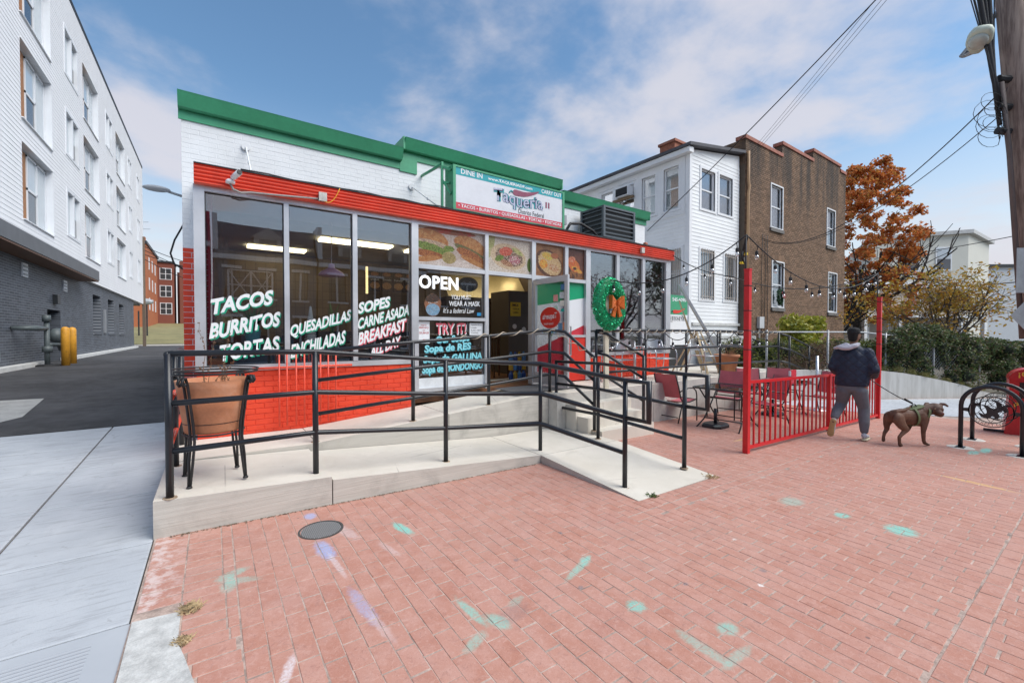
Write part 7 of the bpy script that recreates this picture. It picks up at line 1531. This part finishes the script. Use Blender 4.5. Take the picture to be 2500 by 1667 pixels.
m = MB(); pts = [a, c_ + Vector((0, 0, -.40)), c_ + d*.40, c_ + Vector((0, 0, .40))]; m.hexa([*pts, *[p + n_ for p in pts]][:8]); m.build('plate', M_galv, g); m = MB(); m.bar((c_.x, c_.y, 1.83), (c_.x + .16, c_.y + .12, 1.83), .03, .03); m.build('bracket', M_galv, g)
# ---- overhead wires
def wire(lab, a, b, sag, r_=.012, grp='overhead wires'): m = MB(); m.tube(catenary(a, b, sag, 30), r_, 4, caps=False); tag(m.build('overhead_wire', M_gasket), lab, 'wire', grp)
wire('thick service wire dropping from the sky to the side of the white house', (12.75, 9.77, 5.24), (10.2, -2.6, 11.7), .25, .016)
for k, (x, y, z) in enumerate(((11.42, 3.10, 8.61), (11.52, 3.02, 8.61), (11.61, 2.96, 8.61))):
    e = Vector((16.25, 7.9, 8.25 - .12*k)); dd = (Vector((x, y, z)) - e); wire(('left', 'middle', 'right')[k] + ' of three thin wires running up from the brick house corner', e, e + dd*2.0, .1, .006)
wire('upper of two wires from the utility pole to the brick house', (9.40, 1.08, 5.06), (17.27, 7.95, 5.23), .9, .012); wire('lower of two wires from the utility pole to the brick house', (9.44, 1.04, 4.78), (17.4, 7.95, 5.15), .75, .009)
wire('far wire crossing in front of the pale building', (58, 16, 9.6), (40, -4, 8.8), .5, .03); wire('low far wires behind the golden tree', (60, 14, 6.3), (45, -3, 5.6), .3, .04)
# ================================================================== far right houses
cb = thing('cream_building', 'tall cream clapboard building beyond the trees', 'building', (64, 12, 0)); M_cream = pm('cream_siding', (.62, .61, .54), .7, var=.04, scale=.4); M_cream2 = pm('pale_grey_siding', (.58, .60, .62), .7, var=.04, scale=.4)
m = MB(); m.hexa([(57, 15.2, -2), (65.4, 9.4, -2), (75, 9.1, -2), (72, 22, -2), (57, 15.2, 11.4), (65.4, 9.4, 12.1), (75, 9.1, 12.1), (72, 22, 11.8)]); m.build('wall', M_cream, cb)
m = MB(); m.hexa([(56.6, 15.2, 11.42), (65.3, 9.0, 12.12), (75.4, 8.7, 12.12), (72, 22, 11.82), (56.6, 15.2, 11.75), (65.3, 9.0, 12.5), (75.4, 8.7, 12.5), (72, 22, 12.1)]); m.build('roof', pm('pale_roof_edge', (.50, .50, .49), .7), cb)
dwall = (Vector((65.4, 9.4, 0)) - Vector((57, 15.2, 0))).normalized(); nwall = Vector((dwall.y, -dwall.x, 0))
FCB = lambda u, z, n: tuple(Vector((57, 15.2, z)) + dwall*u + nwall*n)
for u, z in ((6.8, 8.3), (6.8, 4.6), (3.4, 8.2), (3.4, 4.6)): m = MB(); mbox(m, FCB, u-.1, u+1.6, z-.1, z+2.4, 0, .08); w = m.build('window', M_whitepaint, cb); m = MB(); mbox(m, FCB, u+.05, u+1.45, z+.05, z+1.15, .081, .1); m.build('pane', M_dark_glass, w); m = MB(); mbox(m, FCB, u+.05, u+1.45, z+1.25, z+2.25, .081, .1); m.build('pane', M_blind, w)
fw_ = thing('far_white_building', 'flat roofed pale building at the far right edge', 'building', (84, 8, 0)); m = MB(); m.hexa([(76.5, 9.6, -2), (88, 3, -2), (92, 12, -2), (80, 16, -2), (76.5, 9.6, 9.6), (88, 3, 9.9), (92, 12, 9.9), (80, 16, 9.6)]); m.build('wall', M_cream2, fw_); m = MB(); m.hexa([(76.2, 9.4, 9.61), (88.2, 2.6, 9.91), (92.4, 12, 9.91), (80, 16.3, 9.61), (76.2, 9.4, 9.9), (88.2, 2.6, 10.2), (92.4, 12, 10.2), (80, 16.3, 9.9)]); m.build('roof', M_dgrey, fw_)
rh = thing('far_rowhouse', 'pale rowhouse with a white door and porch behind the bare branches', 'house', (45, 12, 0)); m = MB(); m.hexa([(38, 14.5, -2), (56, 8.2, -2), (58, 14, -2), (40, 20, -2), (38, 14.5, 5.6), (56, 8.2, 5.6), (58, 14, 5.6), (40, 20, 5.6)]); m.build('wall', pm('beige_stucco', (.42, .36, .30), .8, var=.1), rh)
dr = (Vector((56, 8.2, 0)) - Vector((38, 14.5, 0))).normalized(); nr = Vector((dr.y, -dr.x, 0)); FR = lambda u, z, n: tuple(Vector((38, 14.5, z)) + dr*u + nr*n)
m = MB(); mbox(m, FR, -.2, 19.3, 5.55, 5.9, 0, .3); mbox(m, FR, 0, 19, 2.9, 3.1, 0, 1.6); m.build('cornice', M_whitepaint, rh)
for u, z, w_, h_, dk in ((5.6, .2, 1.5, 2.4, 0), (9.5, .9, 1.5, 1.6, 1), (2.4, .9, 1.3, 1.7, 1), (13, .2, 1.3, 2.3, 1), (16, .9, 1.4, 1.6, 1), (3.0, 3.5, 1.2, 1.6, 1), (7.0, 3.5, 1.2, 1.6, 1), (12, 3.5, 1.2, 1.6, 1)): m = MB(); mbox(m, FR, u-.12, u+w_+.12, z, z+h_+.12, 0, .06); w = m.build('window_surround' if dk else 'door', M_whitepaint, rh); m = MB(); mbox(m, FR, u+(.0 if dk else .4), u+w_-(.0 if dk else .4), z+(.1 if dk else 1.6), z+h_-.15, .061, .08); m.build('pane', M_dark_glass, w)
for u in (.3, 4.6, 8.4, 12.2, 15.8, 18.8): m = MB(); mbox(m, FR, u, u+.3, -.5, 2.9, 1.2, 1.5); m.build('porch_post', M_whitepaint, rh)
# ================================================================== across the street (seen in the shop glass)
mb = MB(); mb.add([(-60, -13, -.22), (120, -13, -.22), (120, -3.4, -.22), (-60, -3.4, -.22)], [(0, 1, 2, 3)]); tag(mb.build('street', M_asph), kind='structure')
mb = MB(); mb.box(-60, -3.4, -.3, 120, -3.0, -.06); mb.box(-60, -15.9, -.3, 120, -13.0, -.05); tag(mb.build('pavement', M_walk), kind='structure')
FX = lambda u, z, n: (u, -16 + n, z)
def rowhouse(x0, x1, col, roofc, lab, dormers, zc=6.0, zr=7.9, lattice=False):
    g = thing('row_house', lab, 'house', ((x0+x1)/2, -17, 0), 'row houses across the street'); mt = pm('row_wall', col, .8, var=.1); mr = pm('row_roof', roofc, .8, var=.15)
    n = 3; w = (x1-x0)/n; holes = [(x0 + k*w + w*.28, x0 + k*w + w*.72, z, z + h) for k in range(n) for z, h in ((3.6, 1.7), (.6, 1.9))]
    wallcore('wall', g, FX, x0, x1, -.2, zc, holes, mt, .3); m = MB(); m.box(x0, -26, -.2, x1, -16.6, zr); m.build('rear', mt, g)
    m = MB(); m.hexa([(x0, -16.3, zc), (x1, -16.3, zc), (x1, -15.7, zc), (x0, -15.7, zc), (x0, -17.4, zr), (x1, -17.4, zr), (x1, -17.2, zr), (x0, -17.2, zr)]); m.build('mansard', mr, g)
    m = MB(); mbox(m, FX, x0, x1, zc-.25, zc, 0, .38); mbox(m, FX, x0, x0+.25, zc, zr+.3, -1.5, .1); m.build('cornice', M_whitepaint, g)
    for d_ in dormers:
        m = MB(); mbox(m, FX, d_-.7, d_+.7, zc+.35, zc+1.2, -1.2, -.15); m.prism([(d_-.85, zc+1.2), (d_+.85, zc+1.2), (d_, zc+1.85)], lambda p, q, a: FX(p, q, a), -1.2, -.10); d2 = m.build('dormer', pm('row_trim', (.5, .5, .48), .7), g); m = MB(); mbox(m, FX, d_-.45, d_+.45, zc+.45, zc+1.1, -.149, -.12); m.build('pane', M_dark_glass, d2)
    for h in holes: m = MB(); mbox(m, FX, h[0]-.1, h[1]+.1, h[2]-.1, h[2], 0, .1); mbox(m, FX, h[0]-.1, h[1]+.1, h[3], h[3]+.15, 0, .08); mbox(m, FX, (h[0]+h[1])/2-.05, (h[0]+h[1])/2+.05, h[2], h[3], -.2, -.1); w2 = m.build('window', M_whitepaint, g); m = MB(); mbox(m, FX, h[0], h[1], h[2], h[3], -.28, -.2); m.build('pane', M_dark_glass, w2)
    if lattice:
        m = MB(); xa, xb = x0+.7, x0+2.9
        for k in range(3):
            u = xa + k*(xb-xa)/2; m.bar(FX(u, 3.5, .15), FX(u, 5.2, .15), .1, .06)
        for q in (3.5, 4.35, 5.2): m.bar(FX(xa, q, .15), FX(xb, q, .15), .1, .06)
        for k in range(2): u = xa + k*1.1; m.bar(FX(u, 3.5, .15), FX(u+1.1, 5.2, .15), .1, .05); m.bar(FX(u+1.1, 3.5, .15), FX(u, 5.2, .15), .1, .05)
        m.build('lattice', M_whitepaint, g)
rowhouse(-14, -7.1, (.26, .15, .11), (.12, .10, .10), 'brown row house, first on the left across the street', (-11, ))
rowhouse(-7, -.1, (.42, .05, .08), (.25, .05, .07), 'dark red row house across the street, reflected at the left window edge', (-3.5, ), 6.6, 8.4)
rowhouse(0, 5.3, (.14, .17, .21), (.10, .115, .14), 'slate blue row house with white lattice, reflected in the first window', (2.7, ), lattice=True)
rowhouse(5.4, 12.5, (.26, .19, .145), (.15, .12, .105), 'brown row house with two dormers, reflected in the middle window', (7.4, 10.6))
rowhouse(12.6, 19.6, (.32, .25, .19), (.17, .14, .12), 'tan row house, last of the row across the street', (16, ), 6.2, 7.8)
tree('street_tree', 'bare branched tree across the street reflected in the right windows', (29, -12, -.2), 11, [], 900, .25, .15, leafmat('dark_red_leaves', [(.12, .02, .03), (.18, .04, .04)], .6), 71, limbs=8, trunk_r=.22, fork=.2, levels=4, subs=3, thin=True, group='trees across the street')
tree('street_tree', 'green leafed tree across the street reflected in the last window', (38, -12, -.2), 10, [((38 + rr.uniform(-3, 3), -12 + rr.uniform(-3, 3), rr.uniform(4, 9)), (1, 1, .7)) for i in range(26)], 5000, .28, .2, leafmat('grey_green_leaves', [(.06, .08, .04), (.12, .14, .06)], .6), 72, limbs=7, trunk_r=.25, fork=.25, levels=3, group='trees across the street')
# ================================================================== person and dog
def blob(name, chains, mat, parent, voxel=.016, smooth=6, extra=None):
    """one continuous skin: ellipsoids swept along the chains, fused by a voxel remesh"""
    m = MB()
    for ch in chains:
        for (p, r), (q, s) in zip(ch, ch[1:]):
            p, q = Vector(p), Vector(q); r = (r, r, r) if isinstance(r, (int, float)) else r; s = (s, s, s) if isinstance(s, (int, float)) else s
            n = max(2, int((q-p).length/(min(min(r), min(s))*.45)))
            for i in range(n+1):
                t_ = i/n; m.ell(p.lerp(q, t_), tuple(a*(1-t_) + b*t_ for a, b in zip(r, s)), 10, 8)
    me = m.mesh(name + '_tmp', mat); o = bpy.data.objects.new(name + '_tmp', me); COL.objects.link(o)
    md = o.modifiers.new('r', 'REMESH'); md.mode = 'VOXEL'; md.voxel_size = voxel; md.use_smooth_shade = True
    sm = o.modifiers.new('s', 'SMOOTH'); sm.iterations = smooth; sm.factor = .5
    dg = bpy.context.evaluated_depsgraph_get(); dg.update(); out = bpy.data.meshes.new_from_object(o.evaluated_get(dg)); bpy.data.objects.remove(o)
    out.materials.clear(); out.materials.append(mat)
    return link(name, out, parent)
def place(o, loc, rz): o.location = loc; o.rotation_euler = (0, 0, rz)
M_skin = pm('brown_skin', (.20, .095, .055), .5, var=.06, scale=20)
# local frame: x to the photo's right, y away from the camera, z up
body = blob('person', [[((0, .02, .92), (.13, .09, .08)), ((0, .03, 1.15), (.12, .09, .1)), ((0, .02, 1.42), (.15, .09, .08)), ((.0, .03, 1.55), (.055, .055, .05)), ((.005, .05, 1.64), (.055, .06, .05))],
    [((.005, .05, 1.70), (.072, .085, .095)), ((.012, .055, 1.745), (.074, .09, .095))], [((.052, .085, 1.685), (.04, .04, .05)), ((.045, .075, 1.655), (.035, .04, .03))], [((.092, .105, 1.715), (.012, .012, .018)), ((.082, .10, 1.735), (.012, .012, .02))], [((-.04, -.0, 1.705), (.012, .025, .032)), ((-.042, -.0, 1.70), (.012, .025, .03))], [((.045, .0, 1.705), (.02, .022, .034)), ((.047, .0, 1.70), (.02, .022, .03))],
    [((-.18, .02, 1.43), .055), ((-.255, .0, 1.19), .048), ((-.22, .24, 1.10), .036), ((-.17, .30, 1.09), .03)], [((.18, .02, 1.43), .055), ((.26, .0, 1.17), .048), ((.25, .22, 1.06), .036), ((.22, .28, 1.04), .03)],
    [((-.17, .30, 1.09), (.03, .04, .04)), ((-.14, .36, 1.08), (.028, .035, .04))], [((.22, .28, 1.04), (.03, .035, .04)), ((.20, .335, 1.02), (.028, .03, .04))],
    *[[((.20 + .0*k, .335, 1.045 - .018*k), .011), ((.185, .375, 1.04 - .018*k), .010), ((.16, .375, 1.035 - .018*k), .009), ((.155, .345, 1.035 - .018*k), .009)] for k in range(4)], [((.185, .31, 1.05), .012), ((.165, .335, 1.065), .010), ((.16, .355, 1.055), .009)],
    *[[((-.14, .36, 1.11 - .018*k), .011), ((-.11, .39, 1.10 - .018*k), .010), ((-.085, .385, 1.09 - .018*k), .009)] for k in range(4)], [((-.15, .33, 1.12), .012), ((-.12, .35, 1.13), .010), ((-.10, .36, 1.125), .009)],
    [((-.10, .02, .88), (.09, .09, .08)), ((-.155, .10, .56), (.055, .06, .06)), ((-.225, -.16, .36), (.04, .045, .045)), ((-.24, -.25, .30), .035)], [((.10, .02, .88), (.09, .09, .08)), ((.15, .07, .50), (.055, .06, .06)), ((.155, .0, .12), (.038, .042, .04)), ((.155, .0, .08), .036)]], M_skin, None, .010, 3)
tag(body, 'man in quilted navy jacket and dark cap walking a dog', 'person'); PM = ((8.67, 2.54, zg(8.7)), R(-74.7)); place(body, *PM)
def navy():
    t = NT('navy_quilted_nylon'); P = t.obj(); sp = t.N.new('ShaderNodeSeparateXYZ'); t.L.new(P, sp.inputs[0]); n = t.noise(P, 5, 3)
    a = t.math('ADD', t.math('ADD', sp.outputs[0], sp.outputs[2]), t.math('MULTIPLY', n, .03)); b = t.math('ADD', t.math('SUBTRACT', sp.outputs[2], sp.outputs[0]), t.math('MULTIPLY', n, .03))
    w = t.math('MULTIPLY', t.math('POWER', t.math('ABSOLUTE', t.math('SINE', t.math('MULTIPLY', a, math.pi/.14))), .35), t.math('POWER', t.math('ABSOLUTE', t.math('SINE', t.math('MULTIPLY', b, math.pi/.14))), .35))
    c = t.mix(w, (.007, .013, .032), (.011, .021, .052)); t.bump(t.math('ADD', w, t.math('MULTIPLY', t.noise(P, 12, 4), .9)), .5, .018); return t.fin(c, .6)
blob('jacket', [[((-.02, .02, .90), (.235, .155, .035)), ((-.01, .02, 1.02), (.235, .165, .08)), ((0, .02, 1.22), (.235, .16, .1)), ((0, .02, 1.38), (.225, .14, .08)), ((0, .02, 1.46), (.17, .11, .06)), ((0, .03, 1.545), (.085, .085, .03))],
    [((-.185, .02, 1.43), .09), ((-.262, -.01, 1.19), .08), ((-.24, .20, 1.10), .062), ((-.20, .26, 1.09), .052)], [((.185, .02, 1.43), .09), ((.265, -.01, 1.17), .082), ((.27, .18, 1.06), .062), ((.235, .25, 1.04), .052)]], navy(), body, .014, 3)
M_grey_hood = pm('grey_fleece', (.48, .47, .52), .9, var=.1, scale=15, bump=.3, bscale=60)
blob('hood', [[((-.09, -.09, 1.565), (.05, .05, .035)), ((-.16, -.11, 1.53), (.07, .055, .03)), ((-.10, -.14, 1.51), (.10, .05, .035)), ((0, -.12, 1.545), (.07, .04, .035)), ((.06, -.05, 1.58), (.035, .04, .025))], [((-.22, -.09, 1.51), (.05, .04, .022)), ((-.12, -.10, 1.55), (.06, .05, .03))]], M_grey_hood, body, .010, 4)
M_trs = pm('grey_sweatpants', (.135, .14, .16), .9, var=.12, scale=8, bump=.5, bscale=14)
blob('trousers', [[((-.02, .02, .93), (.215, .135, .06)), ((-.02, .02, .84), (.205, .135, .07))], [((-.115, .02, .80), (.115, .125, .1)), ((-.15, .11, .57), (.085, .09, .08)), ((-.20, -.04, .45), (.078, .082, .07)), ((-.225, -.16, .37), (.062, .066, .05))], [((.09, .02, .80), (.115, .125, .1)), ((.145, .08, .52), (.085, .092, .08)), ((.152, .02, .30), (.078, .084, .07)), ((.155, .0, .15), (.058, .064, .04))]], M_trs, body, .013, 3)
M_shoe = pm('pale_knit_shoe', (.50, .53, .58), .8, var=.2, scale=30); M_sole = pm('cream_rubber_sole', (.62, .55, .38), .7, var=.08); M_sole2 = pm('tan_outsole', (.42, .29, .13), .75, var=.15, scale=20)
blob('shoe', [[((.155, -.03, .085), (.042, .05, .05)), ((.165, .07, .065), (.046, .06, .035)), ((.185, .16, .045), (.045, .05, .025))]], M_shoe, body, .008, 3); blob('sole', [[((.155, -.05, .022), (.05, .05, .018)), ((.17, .06, .018), (.052, .06, .016)), ((.19, .17, .018), (.05, .055, .015))]], M_sole, body, .008, 2)
blob('shoe', [[((-.235, -.22, .315), (.042, .045, .045)), ((-.25, -.22, .23), (.045, .035, .06)), ((-.265, -.20, .12), (.045, .032, .05))]], M_shoe, body, .008, 3); blob('sole', [[((-.24, -.262, .31), (.047, .018, .045)), ((-.258, -.262, .22), (.040, .017, .05)), ((-.275, -.24, .10), (.052, .018, .055))]], M_sole2, body, .008, 2)
M_cap = pm('black_cap_cloth', (.012, .012, .014), .85, var=.2); blob('cap', [[((.0, .045, 1.765), (.092, .108, .05)), ((.005, .05, 1.80), (.088, .103, .055))], [((.05, .12, 1.755), (.05, .05, .012)), ((.10, .16, 1.75), (.045, .04, .010))]], M_cap, body, .009, 2)
blob('hair', [[((-.004, .03, 1.735), (.078, .088, .07)), ((-.008, .01, 1.69), (.070, .065, .06)), ((-.01, .0, 1.655), (.06, .05, .04))]], pm('short_black_hair', (.012, .010, .009), .9), body, .008, 2)
blob('beard', [[((.055, .095, 1.655), (.038, .045, .028)), ((.075, .11, 1.65), (.025, .03, .024))], [((.04, .045, 1.675), (.022, .03, .03)), ((.06, .09, 1.655), (.03, .03, .02))]], pm('black_beard', (.012, .010, .009), .9), body, .008, 2)
# ---- dog: x forward, y to its left, z up
def dogfur():
    t = NT('chocolate_short_fur'); P = t.obj(); n = t.noise(P, 6, 4); sp = t.N.new('ShaderNodeSeparateXYZ'); t.L.new(P, sp.inputs[0])
    c = t.mix(t.rng(n, .35, .7), (.10, .044, .025), (.165, .080, .047)); c = t.mix(t.rng(sp.outputs[2], .0, .13, .7, 0), c, (.03, .014, .010)); t.bump(t.noise(P, 90, 2), .25, .004); return t.fin(c, .62)
HD = Vector((.335, -.05, .575))
def HF(r, f, u): return HD + Vector((.90*r - .43*f, -.43*r - .90*f, u))*1.12   # head frame: to the photo's right, along the muzzle, up
dog = blob('dog', [[((-.33, 0, .46), (.10, .095, .105)), ((-.20, 0, .475), (.11, .10, .105)), ((-.05, 0, .46), (.12, .105, .12)), ((.09, 0, .455), (.12, .11, .145)), ((.17, -.01, .475), (.085, .095, .12))], [((-.05, 0, .41), (.10, .085, .09)), ((.10, 0, .38), (.09, .085, .09))],
    [((.14, -.01, .52), (.085, .085, .10)), ((.24, -.03, .555), (.075, .08, .09)), ((.30, -.045, .57), (.08, .08, .085))], [(HD, (.10, .095, .09)), (HF(0, .04, -.01), (.096, .08, .078))],
    [(HF(.0, .075, -.035), (.055, .05, .045)), (HF(0, .135, -.05), (.046, .042, .04))], [(HF(0, .08, -.075), (.05, .05, .02)), (HF(0, .125, -.082), (.036, .032, .018))],
    [(HF(-.055, .03, .04), (.03, .02, .03)), (HF(.055, .03, .04), (.03, .02, .03))],
    [(HF(-.075, -.01, .065), (.028, .02, .024)), (HF(-.105, .01, .07), (.028, .014, .020)), (HF(-.13, .03, .045), (.018, .010, .018))], [(HF(.075, -.01, .065), (.028, .02, .024)), (HF(.105, .01, .07), (.028, .014, .020)), (HF(.13, .03, .045), (.018, .010, .018))],
    # hind legs
    [((-.34, -.07, .43), (.095, .055, .10)), ((-.30, -.085, .34), (.075, .045, .07)), ((-.22, -.09, .27), (.045, .036, .045)), ((-.30, -.09, .20), (.030, .026, .032)), ((-.345, -.09, .155), (.026, .024, .028)), ((-.34, -.09, .07), (.021, .022, .03)), ((-.32, -.09, .028), (.034, .028, .022))],
    [((-.36, .06, .43), (.09, .055, .10)), ((-.38, .075, .33), (.055, .04, .06)), ((-.37, .08, .25), (.036, .032, .04)), ((-.415, .08, .18), (.025, .024, .03)), ((-.43, .08, .12), (.022, .022, .028)), ((-.43, .08, .07), (.028, .025, .028))],
    # front legs
    [((.12, -.075, .42), (.075, .05, .10)), ((.10, -.085, .31), (.048, .04, .06)), ((.09, -.085, .22), (.032, .03, .045)), ((.10, -.085, .09), (.026, .026, .03)), ((.12, -.085, .045), (.026, .026, .022)), ((.17, -.085, .022), (.035, .03, .018))],
    [((.10, .075, .40), (.065, .045, .09)), ((.04, .08, .30), (.042, .036, .05)), ((.02, .08, .235), (.030, .028, .035)), ((-.03, .08, .20), (.024, .024, .024)), ((-.10, .08, .165), (.028, .022, .018))],
    # tail curled forward over the back
    [((-.405, .0, .50), (.03, .028, .03)), ((-.36, -.05, .545), (.026, .024, .026)), ((-.25, -.075, .565), (.021, .02, .021)), ((-.15, -.07, .60), (.016, .015, .017)), ((-.115, -.06, .635), (.010, .010, .012))]], dogfur(), None, .0095, 3)
tag(dog, 'chocolate brown dog in a green harness walking beside the man', 'dog'); PD = ((9.03, 1.87, zg(9.03)), R(-27.4)); place(dog, *PD)
M_nose = pm('pinkish_nose', (.20, .085, .07), .4); M_eye = pm('pale_amber_eye', (.40, .26, .16), .2); M_harn = pm('olive_webbing', (.13, .16, .07), .7, var=.2, scale=25, bump=.3, bscale=120); M_harn2 = pm('black_webbing', (.012, .012, .014), .6)
m = MB(); m.ell(HF(0, .172, -.035), (.022, .014, .016), 10, 7); link('nose', m.mesh('nose', M_nose, smooth=True), dog)
for dx in (-.045, .045): m = MB(); m.ell(HF(dx, .098, .012), (.013, .010, .010), 10, 7); link('eye', m.mesh('eye', M_eye, smooth=True), dog)
def strap(nm, c, ry, rz_, wid, mat, tilt=0, k=1.0):
    m = MB(); n = 28
    for i in range(n):
        a = 2*math.pi*i/n; y = ry*math.cos(a); z = rz_*math.sin(a)
        for s in (-1, 1):
            for q in (1.0, 1.06): m.v.append((c[0] + s*wid/2 + tilt*z, c[1] + y*q, c[2] + z*q))
    m.f = []
    for i in range(n):
        j = (i+1) % n; A4 = [i*4+t_ for t_ in range(4)]; B4 = [j*4+t_ for t_ in range(4)]
        m.f += [(A4[0], A4[2], B4[2], B4[0]), (A4[1], B4[1], B4[3], A4[3]), (A4[0], B4[0], B4[1], A4[1]), (A4[2], A4[3], B4[3], B4[2])]
    m.mi = [0]*len(m.f); link(nm, m.mesh(nm, mat), dog)
strap('girth_strap', (-.02, 0, .45), .113, .145, .035, M_harn, -.12); strap('chest_strap', (.155, -.01, .485), .105, .135, .04, M_harn, .45); strap('collar', (.225, -.028, .555), .079, .092, .022, M_harn2, .6)
blob('harness_saddle', [[((-.10, 0, .565), (.04, .06, .018)), ((-.02, 0, .575), (.05, .075, .022)), ((.06, 0, .592), (.05, .075, .022)), ((.14, 0, .615), (.04, .06, .02))]], M_harn, dog, .008, 2)
m = MB(); m.tube([(-.04, -.01, .595), (-.03, -.01, .632), (.02, -.01, .645), (.05, -.01, .615)], .008, 6); link('handle', m.mesh('handle', M_harn2), dog)
def tw(P, L): a = P[1]; return Vector((P[0][0] + L[0]*math.cos(a) - L[1]*math.sin(a), P[0][1] + L[0]*math.sin(a) + L[1]*math.cos(a), P[0][2] + L[2]))
hA = tw(PM, (.165, .36, 1.03)); hB = tw(PD, (.03, 0, .635))
ls = thing('dog_leash', 'taut black leash from the man to the dog harness', 'leash', tuple(hB)); m = MB(); m.tube(catenary(hA, hB, .03, 14), .007, 6); m.build('cord', M_harn2, ls, True); m = MB(); m.tube([hB + (hA-hB)*.04, hB + (hA-hB)*.2], .014, 6); m.build('grip', M_harn2, ls, True); m = MB(); m.tube([hB, hB + (hA-hB)*.045], .007, 6); m.build('clip', M_alu_bright, ls, True)
